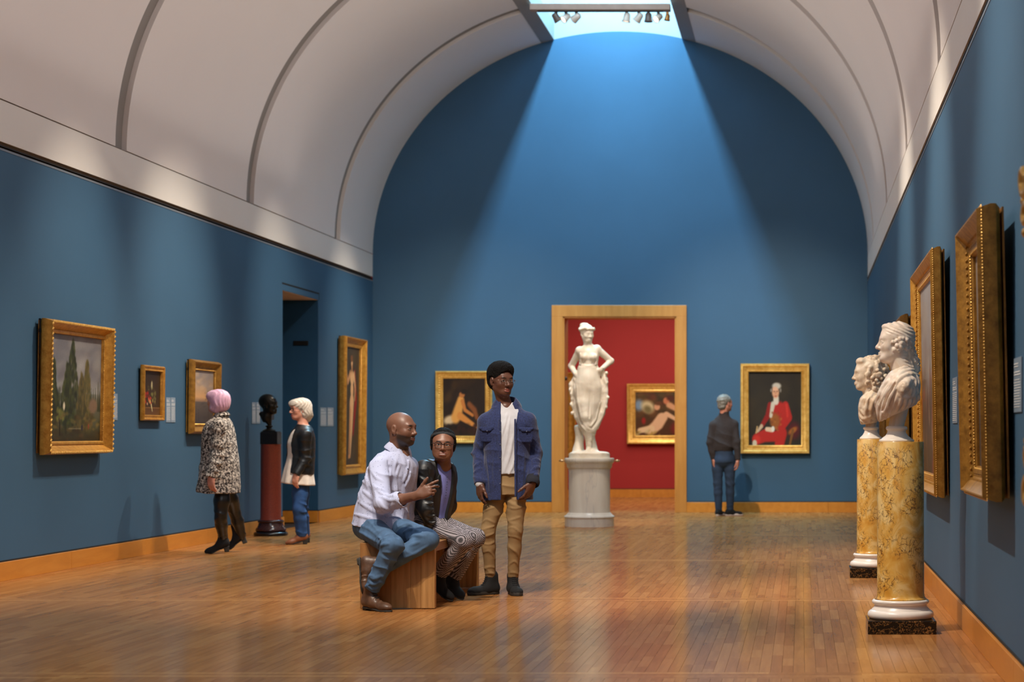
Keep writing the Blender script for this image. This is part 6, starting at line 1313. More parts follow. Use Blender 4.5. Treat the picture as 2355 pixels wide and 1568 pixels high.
    carve(S, [tor[0][0], nb, wl, wr], 15.35, [([(1091, 1074), (1100, 1066), (1108, 1062)], 0.010), ([(1090, 1088), (1100, 1080), (1109, 1078)], 0.010), ([(1093, 1048), (1101, 1056), (1108, 1058)], 0.010), ([(1224, 1082), (1236, 1072), (1246, 1080)], 0.011), ([(1226, 1094), (1238, 1090), (1247, 1094)], 0.010), ([(1222, 1060), (1233, 1056), (1241, 1060)], 0.010), ([(1096, 1015), (1103, 1025), (1108, 1034)], 0.009), ([(1222, 1030), (1232, 1038), (1240, 1040)], 0.009),
        ([(1110, 980), (1110, 1030), (1111, 1085)], -0.006), ([(1222, 985), (1221, 1030), (1221, 1080)], -0.006), ([(1120, 1050), (1126, 1090), (1128, 1130)], 0.009), ([(1205, 1045), (1202, 1090), (1200, 1130)], 0.009), ([(1138, 1040), (1136, 1080), (1138, 1120)], 0.007)])
    # hollow it so that it is a garment over the shirt
    I = [(c, a - 0.012, b - 0.010) for c, a, b in tor]; I[0] = (I[0][0] - A(0, 0, 0.05), I[0][1], I[0][2]); S.loft(I, Rt[:, 0], 0.003, 's', p=2.3)
    S.cap(nb + A(0, 0, 0.12), nb - A(0, 0, 0.01), 0.055, 0.058, 0.004, 's')
    for w_, e_ in ((wl, el), (wr, er)): S.cap(w_ - (e_ - w_) * 0.10, w_ - (e_ - w_) * 0.4, 0.040, None, 0.002, 's')
    # plackets, pockets
    for x in (1148.5, 1185): S.cap(W(x, 965, 15.335), W(x + 0.5, 1140, 15.318), 0.0095, None, 0.005, flat=((0, 1, 0), 0.6))
    carve(S, [nb, shl, shr], 15.4, [([(1144, 911), (1137, 924), (1129, 935)], 0.014), ([(1146, 918), (1140, 928), (1135, 936)], 0.013), ([(1186, 904), (1192, 918), (1198, 935)], 0.014), ([(1186, 914), (1189, 925), (1191, 936)], 0.013), ([(1131, 938), (1140, 937)], 0.007), ([(1187, 939), (1198, 938)], 0.007)], h=0.006, k=0.003, sink=0.1)
    OV = S; ov = obj_parts('overshirt', M['bluewool'], root, [surf(S, [tor[0][0], nb, wl, wr, shl, shr, W(1168, 1160, 15.45)], 0.0055, 0.17)])
    collar(ov, M['bluewool'], W(1165, 931, 15.475), frame((0.10, -1, -0.28), (0, 0, 1)), 0.063, 0.050, 40, flare=0.050, drop=0.035, wing=0.05, fall=0.066)
    dk = plain('blue_pocket_wool', lin(29, 39, 78), 0.92, var=0.4, scale=110, bumps=0.5, bscale=260)
    for cx, cy in ((1119, 985), (1210, 986)):
        S = SDF(); Zp = 15.345 if cx < 1160 else 15.345
        for dy in np.linspace(0, 24, 5): S.cap(W(cx - 12 + (2 if dy > 20 else 0), cy + 4 + dy, Zp + 0.012), W(cx + 12 - (2 if dy > 20 else 0), cy + 4 + dy, Zp + 0.004), 0.0125, None, 0.006, flat=((0, 1, 0), 0.6))
        S.cap(W(cx - 14, cy, Zp + 0.008), W(cx + 14, cy, Zp), 0.012, None, 0.005); S.cap(W(cx - 8, cy + 4, Zp + 0.002), W(cx + 8, cy + 4, Zp - 0.004), 0.012, None, 0.005)
        po = obj_parts('pocket', dk, root, [surf(S, [W(cx - 14, cy, Zp), W(cx + 14, cy + 30, Zp)], 0.004, 0.04)], parent=ov)
        MB().ball(tuple(W(cx + 1, cy + 6, Zp - 0.016) - rl), (0.006, 0.004, 0.006), 8, 5).build('button', M['pearlbutton'], ov, smooth=True)
    for y in (993, 1022, 1053, 1082, 1113):
        for x_, r_ in ((1144.5, 0.006), (1188.5, 0.004)): bt = MB().ball(tuple(snap(OV, W(x_, y, 15.2), (0, 1, 0), 0.3) - rl), (r_, 0.004, r_), 8, 5); bt.build('button', M['pearlbutton'], ov, smooth=True)
    # watch-like white cuff and dark rolled cuff
    S = SDF(); S.cap(wl + A(0, 0, 0.012), wl + A(0, 0, 0.0), 0.034, 0.034, 0.0); obj_parts('tee_cuff', M['white_tee'], root, [surf(S, [wl], 0.004, 0.06)])
    S = SDF(); d_ = nrm(wr - er)
    S.cap(wr - d_ * 0.035, wr - d_ * 0.01, 0.050, 0.054, 0.0); local_disp(S, wr, 0.1, folds((1, 0, 0.5), 120, 0.01, 66)); S.cap(wr - d_ * 0.01, wr + d_ * 0.1, 0.040, None, 0.002, 's')
    obj_parts('rolled_cuff', plain('dark_cuff_lining', lin(26, 28, 40), 0.9), root, [surf(S, [wr], 0.004, 0.08)])
    # trousers
    J = SDF(); h1, h2 = W(1146, 1120, 15.46), W(1188, 1120, 15.46); k1, k2 = W(1122, 1220, 15.42), W(1185, 1220, 15.42); a1, a2_ = W(1128, 1328, 15.50), W(1180, 1328, 15.50)
    J.loft([(W(1167, 1138, 15.46), 0.155, 0.115), (W(1167, 1085, 15.46), 0.145, 0.105)], Rt[:, 0], 0.02)
    for h_, k_, a_ in ((h1, k1, a1), (h2, k2, a2_)): J.chain([h_, h_ + (k_ - h_) * 0.5, k_, k_ + (a_ - k_) * 0.35, a_], [0.080, 0.070, 0.054, 0.049, 0.040], 0.02)
    lo, hi = fits([h1, h2, a1, a2_], 0.15); J.fn(folds((0.5, 0, 1), 52, 0.004, 71), lo, hi, 0, 'd')
    for c_, r_, a_, sd in ((k1, 0.16, 0.005, 72), (k2, 0.16, 0.005, 73), (a1, 0.12, 0.006, 74), (a2_, 0.12, 0.006, 75), (h1 - A(0, 0, 0.1), 0.15, 0.005, 76), (h2 - A(0, 0, 0.1), 0.15, 0.005, 77)): local_disp(J, c_, r_, folds((0.35 if sd % 2 else -0.35, 0, 1), 85, a_, sd))
    carve(J, [h1, h2, a1, a2_], 15.4, [([(1114, 1156), (1128, 1150), (1141, 1148)], 0.0062), ([(1107, 1180), (1122, 1170), (1140, 1166)], 0.0062), ([(1105, 1206), (1119, 1193), (1138, 1203)], 0.0062), ([(1107, 1220), (1122, 1214), (1136, 1210)], 0.0062), ([(1107, 1233), (1121, 1232), (1136, 1226)], 0.0062), ([(1112, 1270), (1125, 1265), (1139, 1285)], 0.0062), ([(1113, 1250), (1124, 1252), (1137, 1246)], 0.0062), ([(1113, 1308), (1127, 1302), (1140, 1306)], 0.0062), ([(1114, 1320), (1127, 1317), (1139, 1320)], 0.0062),
        ([(1167, 1198), (1182, 1194), (1197, 1188)], 0.0062), ([(1167, 1217), (1179, 1211), (1198, 1226)], 0.0062), ([(1169, 1232), (1184, 1233), (1198, 1241)], 0.0062), ([(1172, 1258), (1186, 1268), (1195, 1284)], 0.0062), ([(1170, 1300), (1183, 1288), (1193, 1302)], 0.0062), ([(1168, 1318), (1181, 1315), (1192, 1320)], 0.0062), ([(1168, 1165), (1182, 1170), (1200, 1166)], 0.0062), ([(1150, 1097), (1152, 1115), (1156, 1133)], 0.006), ([(1172, 1140), (1185, 1150), (1202, 1148)], 0.0062)])
    for a_ in (a1, a2_): J.plane(a_, (0, 0, -1), lo=a_ - 0.1, hi=a_ + 0.1)
    obj_parts('trousers', M['khaki'], root, [surf(J, [h1, h2, a1, a2_, W(1167, 1080, 15.46)], 0.0058, 0.14)])
    for a_, td in ((a1, (-0.78, -0.62, 0)), (a2_, (0.34, -0.94, 0))):
        B = SDF(); T = SDF(); g = A(a_[0], a_[1] - 0.0, 0.0); shoe_sdf(B, g, td, 1.0, heel=0.0, sole_z=0, high=0.09, width=0.047, length=0.275, soleS=T, sole_t=0.026); P2 = [g, g + A(td) * 0.2, g + A(0, 0, 0.15)]
        b_ = obj_parts('sneaker', M['suede'], root, [surf(B, P2, 0.0045, 0.1)]); obj_parts('sole', M['sole'], root, [surf(T, P2, 0.0045, 0.1)], parent=b_)
        mb = MB(); t_ = nrm(td); sd = np.cross(t_, A(0, 0, 1)); lace_up(mb, B, g, t_, sd, rl, 6)
        mb.build('laces', M['blackcloth'], b_, smooth=True)
standing_youth()
# ---- woman with pink hair, back view from the side
def pink_woman():
    Z = 20.7; root = person('pink-haired woman in a patterned coat and black boots facing the paintings', (W(508, 1270, 20.7)[0], 20.75, 0)); rl = A(root.location)
    f = nrm((-0.97, 0.25, 0)); R = frame(f); Rh = frame((-0.92, 0.38, 0.05)); hc = W(500, 924, Z); s = 1.0; nb = W(508, 957, Z)
    Hs = SDF(); head_sdf(Hs, hc, Rh, s, neck=nb, nr=0.048, male=False)
    fc = face_colors(hc, Rh, s, FAIR, lips=lin(196, 110, 100)[:3], brow=lin(120, 84, 70)[:3], iris=(0.05, 0.07, 0.08), blush=FAIRR)
    sh, el, wr = W(503, 978, 20.52), W(500, 1045, 20.50), W(484, 1098, 20.42); H2 = SDF(); H2.cap(el + (wr - el) * 0.7, wr, 0.03, 0.025, 0.01); hand_sdf(H2, wr, (0.12, -0.05, -1), (0.3, 0.9, 0), 1, s=0.95, curls=[(15, 22, 15), (18, 26, 18), (22, 30, 20), (25, 30, 20)], spread=2, thumb_curl=15, tdir=(-0.45, 0.1, -0.85))
    obj_parts('body', M['skin'], root, [under_body([([nb, W(512, 1100, 20.72)], [0.05, 0.07]), ([nb, W(503, 982, 20.56), el, wr], [0.04, 0.035, 0.03, 0.022]), ([W(512, 1100, 20.72), W(508, 1135, 20.64), W(507, 1190, 20.64), W(513, 1232, 20.75)], [0.05, 0.045, 0.035, 0.028]), ([W(512, 1100, 20.72), W(527, 1140, 20.85), W(541, 1180, 20.98), W(556, 1230, 21.08)], [0.05, 0.045, 0.035, 0.028])]), surf(Hs, [hc, nb], 0.0045, 0.14), surf(H2, [wr, W(488, 1130, 20.4)], 0.004, 0.07)], lambda P: np.where((np.linalg.norm(P - hc, axis=1) < 0.15)[:, None], fc(P), skin_only(FAIRR)(P)))
    S = SDF(); C2 = lambda x, y, z: hc + Rh @ (A(x, y, z) * s)
    S.ell(C2(0, -0.018, 0.042), A(0.096, 0.116, 0.085) * s, Rh, 0.01); S.ell(C2(0, -0.04, -0.02), A(0.100, 0.088, 0.082) * s, Rh, 0.04); S.ell(C2(0, 0.055, 0.055), A(0.078, 0.055, 0.05) * s, Rh, 0.03)
    S.cap(C2(-0.055, 0.0, -0.06), C2(-0.05, -0.03, -0.088), 0.04, 0.022, 0.02); S.cap(C2(0.055, 0.0, -0.06), C2(0.05, -0.03, -0.088), 0.04, 0.022, 0.02)
    S.ell(C2(0, 0.110, -0.060), A(0.080, 0.078, 0.088) * s, Rh, 0.012, 's')
    S.fn(lambda X, Y, Z_: 0.0022 * np.sin(170 * (X * 0.7 + Y) + 3 * np.sin(30 * Z_)), hc - 0.2, hc + 0.2, 0, 'd')
    obj_parts('hair', M['hairpink'], root, [surf(S, [hc], 0.005, 0.17)])
    S = SDF(); st = [(W(502, 1133, Z), 0.225, 0.196), (W(504, 1100, Z), 0.215, 0.186), (W(506, 1060, Z), 0.20, 0.172), (W(504, 1020, Z), 0.195, 0.155), (W(503, 990, Z), 0.195, 0.140), (W(505, 970, Z), 0.155, 0.105), (W(508, 960, Z), 0.09, 0.075), (W(509, 950, Z), 0.062, 0.058)]
    S.loft(st, R[:, 0], p=2.2, fold=lambda th, t: 0.03 * np.sin(th * 6 + 1) * (1 - t) ** 1.2)
    sr = W(505, 978, 20.88); S.ell(sh, 0.066, None, 0.04); S.cap(sh, el, 0.066, 0.060, 0.03); S.cap(el, wr + (el - wr) * 0.06, 0.060, 0.050, 0.02); S.cap(sr, W(498, 1045, 20.95), 0.06, 0.055, 0.03); S.cap(W(498, 1045, 20.95), W(480, 1090, 20.9), 0.055, 0.045, 0.03)
    lo, hi = fits([p[0] for p in st], 0.35); S.fn(folds((0.4, 0, 1), 40, 0.005, 81), lo, hi, 0, 'd'); local_disp(S, el, 0.18, folds((0.5, 0, 1), 70, 0.012, 82)); S.cap(wr - (el - wr) * 0.12, wr - (el - wr) * 0.4, 0.045, None, 0.003, 's')
    carve(S, [p[0] for p in st] + [sh, el], 20.5, [([(488, 1078), (500, 1085), (512, 1080)], 0.016), ([(492, 1062), (503, 1068), (514, 1062)], 0.014), ([(512, 985), (515, 1010), (512, 1040)], -0.012), ([(518, 1040), (525, 1080), (528, 1125)], 0.016), ([(535, 1060), (538, 1090), (540, 1125)], 0.016), ([(470, 1060), (466, 1090), (462, 1125)], 0.016), ([(510, 1000), (520, 990), (530, 985)], 0.012)])
    S.loft([(st[0][0] - A(0, 0, 0.05), 0.20, 0.17), (st[0][0] + A(0, 0, 0.05), 0.19, 0.16)], R[:, 0], 0.004, 's')
    co = obj_parts('coat', M['tweed'], root, [surf(S, [p[0] for p in st] + [sh, el, sr], 0.009, 0.28)])
    collar(co, M['tweed'], W(509, 957, Z), frame((-0.95, 0.25, -0.2), (0, 0, 1)), 0.058, 0.035, 30, flare=0.035, drop=0.02, wing=0.03, fall=0.04)
    J = SDF(); h1, h2 = W(512, 1126, 20.64), W(522, 1126, 20.82); k1, k2 = W(507, 1190, 20.62), W(541, 1180, 20.98); a1, a2 = W(513, 1236, 20.75), W(556, 1232, 21.08)
    for h_, k_, a_ in ((h1, k1, a1), (h2, k2, a2)): J.chain([h_, h_ + (k_ - h_) * 0.4, k_, k_ + (a_ - k_) * 0.35, a_], [0.070, 0.078, 0.060, 0.060, 0.045], 0.02)
    for k_, q in ((k1, 91), (k2, 92)): local_disp(J, k_, 0.16, folds((0.3, 0, 1), 75, 0.010, q)); 
    for a_, q in ((a1, 93), (a2, 94)): local_disp(J, a_, 0.10, folds((0, 0, 1), 110, 0.008, q))
    obj_parts('trousers', M['blackpant'], root, [surf(J, [h1, h2, k1, k2, a1, a2], 0.008, 0.11)])
    for a_, td, lift in ((a1, (-0.93, -0.36, -0.05), 0), (a2, (-0.90, -0.20, -0.35), 0.03)):
        B = SDF(); T = SDF(); t_ = nrm(td); up = nrm(A(0, 0, 1) - t_ * t_[2]); g = A(a_[0] + 0.0, a_[1], 0.0 + (0.07 if lift else 0.012)); shoe_sdf(B, g, t_, 0.92, heel=0.055, sole_z=0, high=0.11, width=0.040, length=0.27, up=up, soleS=T, pointed=True)
        P2 = [g, g + t_ * 0.2, g + up * 0.2]; b_ = obj_parts('ankle_boot', M['suede'], root, [surf(B, P2, 0.006, 0.1)]); obj_parts('sole', M['sole'], root, [surf(T, P2, 0.0055, 0.1)], parent=b_)
pink_woman()

# ---- white-haired woman in the leather jacket
def white_woman():
    Z = 22.55; root = person('white-haired woman in glasses, black leather jacket and blue jeans in profile', (W(690, 1250, Z)[0], 22.55, 0)); rl = A(root.location)
    R = frame((-0.95, -0.30, 0)); Rh = frame((-0.82, -0.57, 0.0)); hc = W(690, 942, Z); s = 1.0; nb = W(697, 976, Z)
    Hs = SDF(); head_sdf(Hs, hc, Rh, s, neck=nb, nr=0.050, male=False, smile=0.8); Hs.loft([(W(690, 1010, Z), 0.10, 0.08), (W(695, 985, Z), 0.10, 0.07), (nb, 0.05, 0.05)], R[:, 0], 0.03)
    fc = face_colors(hc, Rh, s, FAIR, lips=lin(196, 92, 84)[:3], brow=lin(170, 130, 110)[:3], smile=0.8, blush=FAIRR, iris=(0.06, 0.09, 0.1))
    sh, el, wr = W(702, 1001, 22.36), W(702, 1056, 22.38), W(680, 1092, 22.30); H2 = SDF(); H2.cap(el + (wr - el) * 0.7, wr, 0.03, 0.024, 0.01); hand_sdf(H2, wr, (-0.08, -0.05, -1), (0.3, 0.9, 0), 1, s=0.92, curls=[(15, 22, 15), (18, 26, 18), (22, 30, 20), (25, 30, 20)], spread=2, thumb_curl=15, tdir=(-0.4, 0.1, -0.9))
    obj_parts('body', M['skin'], root, [under_body([([nb, W(690, 1095, 22.56)], [0.05, 0.09]), ([nb, W(702, 1004, 22.40), el, wr], [0.04, 0.035, 0.03, 0.022]), ([W(690, 1095, 22.56), W(690, 1115, 22.5), W(688, 1170, 22.44), W(694, 1226, 22.46)], [0.05, 0.045, 0.035, 0.028]), ([W(690, 1095, 22.56), W(694, 1115, 22.64), W(694, 1170, 22.66), W(700, 1225, 22.76)], [0.05, 0.045, 0.035, 0.028])]), surf(Hs, [hc, nb], 0.0045, 0.14), surf(H2, [wr, W(676, 1116, 22.3)], 0.004, 0.07)], lambda P: np.where((np.linalg.norm(P - hc, axis=1) < 0.16)[:, None], fc(P), skin_only(FAIR)(P)))
    S = SDF(); C2 = lambda x, y, z: hc + Rh @ (A(x, y, z) * s)
    S.ell(C2(0, -0.02, 0.045), A(0.095, 0.110, 0.085) * s, Rh, 0.01); S.ell(C2(0, -0.05, -0.03), A(0.098, 0.078, 0.088) * s, Rh, 0.04); S.ell(C2(0.02, 0.055, 0.065), A(0.08, 0.058, 0.042) * s, Rh, 0.03); S.cap(C2(0, -0.10, -0.06), C2(0, -0.095, -0.105), 0.045, 0.025, 0.03)
    S.ell(C2(0, 0.108, -0.050), A(0.080, 0.088, 0.090) * s, Rh, 0.012, 's'); S.fn(lambda X, Y, Z_: 0.003 * np.sin(150 * (X * 0.7 + Y) + 4 * np.sin(40 * Z_)), hc - 0.2, hc + 0.2, 0, 'd')
    obj_parts('hair', M['hairwhite'], root, [surf(S, [hc], 0.005, 0.18)])
    glasses(root, hc, Rh, s, plain('dark_plastic_frame', lin(40, 28, 28), 0.3), 0.025, 0.016, y=0.103, r=0.0024)
    st = [(W(687, 1088, Z), 0.19, 0.150), (W(692, 1050, Z), 0.175, 0.138), (W(692, 1020, Z), 0.185, 0.142), (W(696, 998, Z), 0.185, 0.12), (W(698, 986, Z), 0.14, 0.09), (W(699, 976, Z), 0.07, 0.06)]
    S = SDF(); S.loft([(W(686, 1113, Z), 0.215, 0.180), (W(687, 1085, Z), 0.190, 0.158)] + [(c, a - 0.012, b + 0.004) for c, a, b in st[1:-1]] + [(st[-1][0], 0.056, 0.052)], R[:, 0], fold=lambda th, t: 0.04 * np.sin(th * 9) * (1 - t) ** 2)
    obj_parts('blouse', M['cream'], root, [surf(S, [p[0] for p in st] + [W(686, 1113, Z)], 0.008, 0.25)])
    S = SDF(); S.loft([(c, a + 0.012, b + 0.012) for c, a, b in st], R[:, 0], p=2.2); S.ell(sh, 0.068, None, 0.04); S.cap(sh, el, 0.066, 0.056, 0.03); S.cap(el, wr + (el - wr) * 0.06, 0.056, 0.045, 0.02); sr = W(700, 1001, 22.74); S.cap(sr, W(690, 1050, 22.8), 0.06, 0.05, 0.03); S.cap(W(690, 1050, 22.8), W(676, 1085, 22.7), 0.05, 0.04, 0.02)
    lo, hi = fits([p[0] for p in st], 0.35); S.fn(folds((0.3, 0, 1), 55, 0.004, 101), lo, hi, 0, 'd'); local_disp(S, el, 0.16, folds((0.4, 0, 1), 85, 0.012, 102)); local_disp(S, sh, 0.12, folds((0.8, 0, 1), 85, 0.008, 103))
    fw = R[:, 1]
    for p, q, r_ in ((W(668, 975, 22.45), W(668, 1000, 22.45), 0.05), (W(668, 1000, 22.45), W(661, 1050, 22.42), 0.06), (W(661, 1050, 22.42), W(657, 1105, 22.42), 0.075)): S.cap(p, q, r_, None, 0.004, 's')
    S.cap(nb + A(0, 0, 0.1), nb, 0.054, None, 0.004, 's'); S.cap(wr - (el - wr) * 0.12, wr - (el - wr) * 0.4, 0.042, None, 0.003, 's')
    obj_parts('jacket', M['blacklea'], root, [surf(S, [p[0] for p in st] + [sh, el, sr, wr], 0.0075, 0.2)])
    J = SDF(); h1, h2 = W(691, 1110, 22.50), W(694, 1110, 22.64); k1, k2 = W(688, 1172, 22.42), W(694, 1170, 22.66); a1, a2 = W(694, 1230, 22.46), W(700, 1228, 22.78)
    for h_, k_, a_ in ((h1, k1, a1), (h2, k2, a2)): J.chain([h_, h_ + (k_ - h_) * 0.4, k_, k_ + (a_ - k_) * 0.35, a_], [0.078, 0.084, 0.068, 0.066, 0.060], 0.02)
    for c_, q in ((k1, 111), (k2, 112), (a1, 113)): local_disp(J, c_, 0.16, folds((0.4, 0, 1), 75, 0.012, q))
    for a_ in (a1, a2): J.plane(a_ - A(0, 0, 0.02), (0, 0, -1), lo=a_ - 0.12, hi=a_ + 0.12)
    obj_parts('jeans', M['denim2'], root, [surf(J, [h1, h2, k1, k2, a1, a2], 0.0075, 0.12)])
    for a_, td in ((a1, (-0.95, -0.3, 0)), (a2, (-0.92, -0.38, 0))):
        B = SDF(); T = SDF(); g = A(a_[0], a_[1], 0.0); shoe_sdf(B, g, td, 0.92, heel=0.045, sole_z=0, high=0.04, width=0.040, length=0.26, soleS=T, pointed=True); P2 = [g, g + nrm(td) * 0.2, g + A(0, 0, 0.12)]
        b_ = obj_parts('ankle_boot', M['tanlea'], root, [surf(B, P2, 0.006, 0.1)]); obj_parts('sole', M['sole'], root, [surf(T, P2, 0.0055, 0.1)], parent=b_)
white_woman()

# ---- man seen from behind
def back_man():
    Z = 30.1; root = person('grey-haired man seen from behind looking at the red-coat portrait', (W(1665, 1187, Z)[0], Z, 0)); rl = A(root.location)
    R = frame((0.35, 0.94, 0)); Rh = frame((0.72, 0.69, 0.05)); hc = W(1668, 928, Z); s = 1.04; nb = W(1664, 955, Z)
    Hs = SDF(); head_sdf(Hs, hc, Rh, s, neck=nb, nr=0.055); fc = face_colors(hc, Rh, s, FAIRR, brow=lin(90, 80, 70)[:3], blush=lin(200, 100, 80)[:3])
    wl, wr, el, er, sl, sr = W(1641, 1056, 30.05), W(1697, 1058, 30.0), W(1633, 1018, 30.05), W(1694, 1018, 30.02), W(1641, 978, 30.08), W(1688, 975, 30.08)
    hh = []
    for w_, t_, sg in ((wl, (0.2, 0.4, -0.9), 1), (wr, (-0.4, 0.3, -0.85), -1)):
        H2 = SDF(); H2.cap(w_ + A(0, 0, 0.05), w_, 0.03, 0.028, 0.01); hand_sdf(H2, w_, (0, 0.1, -1), (-1 if sg < 0 else 1, 0.2, 0), sg, s=1.0, curls=[(20, 30, 20)] * 4, spread=2, tdir=t_); hh.append(surf(H2, [w_, w_ - A(0, 0, 0.17)], 0.0055, 0.07))
    obj_parts('body', M['skin'], root, [under_body([([nb, W(1663, 1046, Z)], [0.05, 0.06]), ([nb, sl, el, wl], [0.04, 0.035, 0.03, 0.022]), ([W(1661, 1046, Z), W(1650, 1068, Z), W(1651, 1112, Z), W(1653, 1158, Z)], [0.05, 0.045, 0.035, 0.028]), ([W(1665, 1046, Z), W(1678, 1068, Z), W(1679, 1112, Z), W(1679, 1154, Z + 0.04)], [0.05, 0.045, 0.035, 0.028]), ([nb, sr, er, wr], [0.04, 0.035, 0.03, 0.022])]), surf(Hs, [hc, nb], 0.006, 0.14)] + hh, lambda P: np.where((np.linalg.norm(P - hc, axis=1) < 0.16)[:, None], fc(P), skin_only(FAIRR)(P)))
    S = SDF(); C2 = lambda x, y, z: hc + Rh @ (A(x, y, z) * s); S.ell(C2(0, -0.024, 0.046), A(0.088, 0.106, 0.088) * s, Rh, 0.01); S.ell(C2(0, -0.07, -0.03), A(0.065, 0.048, 0.06) * s, Rh, 0.03); S.ell(C2(0, 0.095, -0.02), A(0.085, 0.088, 0.085) * s, Rh, 0.01, 's')
    for x in (-1, 1): S.ell(C2(x * 0.095, 0.005, -0.01), A(0.03, 0.035, 0.04), Rh, 0.005, 's')
    S.fn(lambda X, Y, Z_: 0.006 * fnoise(9, 130)(X, Y, Z_), hc - 0.2, hc + 0.2, 0, 'd'); obj_parts('hair', M['hairgrey'], root, [surf(S, [hc], 0.006, 0.17)])
    st = [(W(1660, 1038, Z), 0.155, 0.125), (W(1661, 1028, Z), 0.185, 0.140), (W(1663, 1000, Z), 0.185, 0.13), (W(1664, 980, Z), 0.185, 0.115), (W(1665, 965, Z), 0.15, 0.09), (W(1665, 956, Z), 0.08, 0.07), (W(1666, 946, Z), 0.064, 0.062)]
    S = SDF(); S.loft(st, R[:, 0], p=2.2)
    for a, b_, c_ in ((sl, el, wl), (sr, er, wr)): S.ell(a, 0.060, None, 0.04); S.cap(a, b_, 0.062, 0.056, 0.03); S.cap(b_, c_ + (b_ - c_) * 0.05, 0.056, 0.042, 0.02); S.cap(c_ - (b_ - c_) * 0.1, c_ - (b_ - c_) * 0.4, 0.04, None, 0.003, 's')
    lo, hi = fits([p[0] for p in st], 0.4); S.fn(folds((0.3, 0, 1), 38, 0.005, 121), lo, hi, 0, 'd'); local_disp(S, W(1660, 1028, 30), 0.3, folds((0.3, 0, 1), 50, 0.006, 122))
    obj_parts('sweater', M['sweater'], root, [surf(S, [p[0] for p in st] + [sl, sr, wl, wr], 0.009, 0.16)])
    J = SDF(); h1, h2 = W(1650, 1055, Z), W(1677, 1055, Z); k1, k2 = W(1651, 1112, Z - 0.0), W(1679, 1112, Z); a1, a2 = W(1653, 1172, Z + 0.0), W(1679, 1170, Z + 0.05)
    J.loft([(W(1663, 1062, Z), 0.16, 0.13), (W(1662, 1034, Z), 0.15, 0.12)], R[:, 0], 0.03); J.ell(W(1663, 1060, Z), (0.15, 0.13, 0.11), R, 0.04)
    for h_, k_, a_ in ((h1, k1, a1), (h2, k2, a2)): J.chain([h_, h_ + (k_ - h_) * 0.4, k_, k_ + (a_ - k_) * 0.35, a_], [0.092, 0.082, 0.066, 0.062, 0.050], 0.02); local_disp(J, k_, 0.2, folds((0.5, 0, 1), 60, 0.008, 123)); local_disp(J, a_, 0.12, folds((0, 0, 1), 90, 0.006, 124))
    obj_parts('jeans', M['navytr'], root, [surf(J, [h1, h2, a1, a2, W(1662, 1034, Z)], 0.009, 0.22)])
    for a_, td in ((a1, (0.35, 0.94, 0)), (a2, (0.93, 0.36, 0))):
        B = SDF(); T = SDF(); g = A(a_[0], a_[1], 0.0); shoe_sdf(B, g, td, 1.02, heel=0.0, sole_z=0, high=0.02, width=0.047, length=0.28, soleS=T, sole_t=0.034); P2 = [g, g + nrm(td) * 0.22, g + A(0, 0, 0.1)]
        b_ = obj_parts('shoe', M['suede'], root, [surf(B, P2, 0.007, 0.1)]); obj_parts('sole', M['wsole'], root, [surf(T, P2, 0.0065, 0.1)], parent=b_)
back_man()
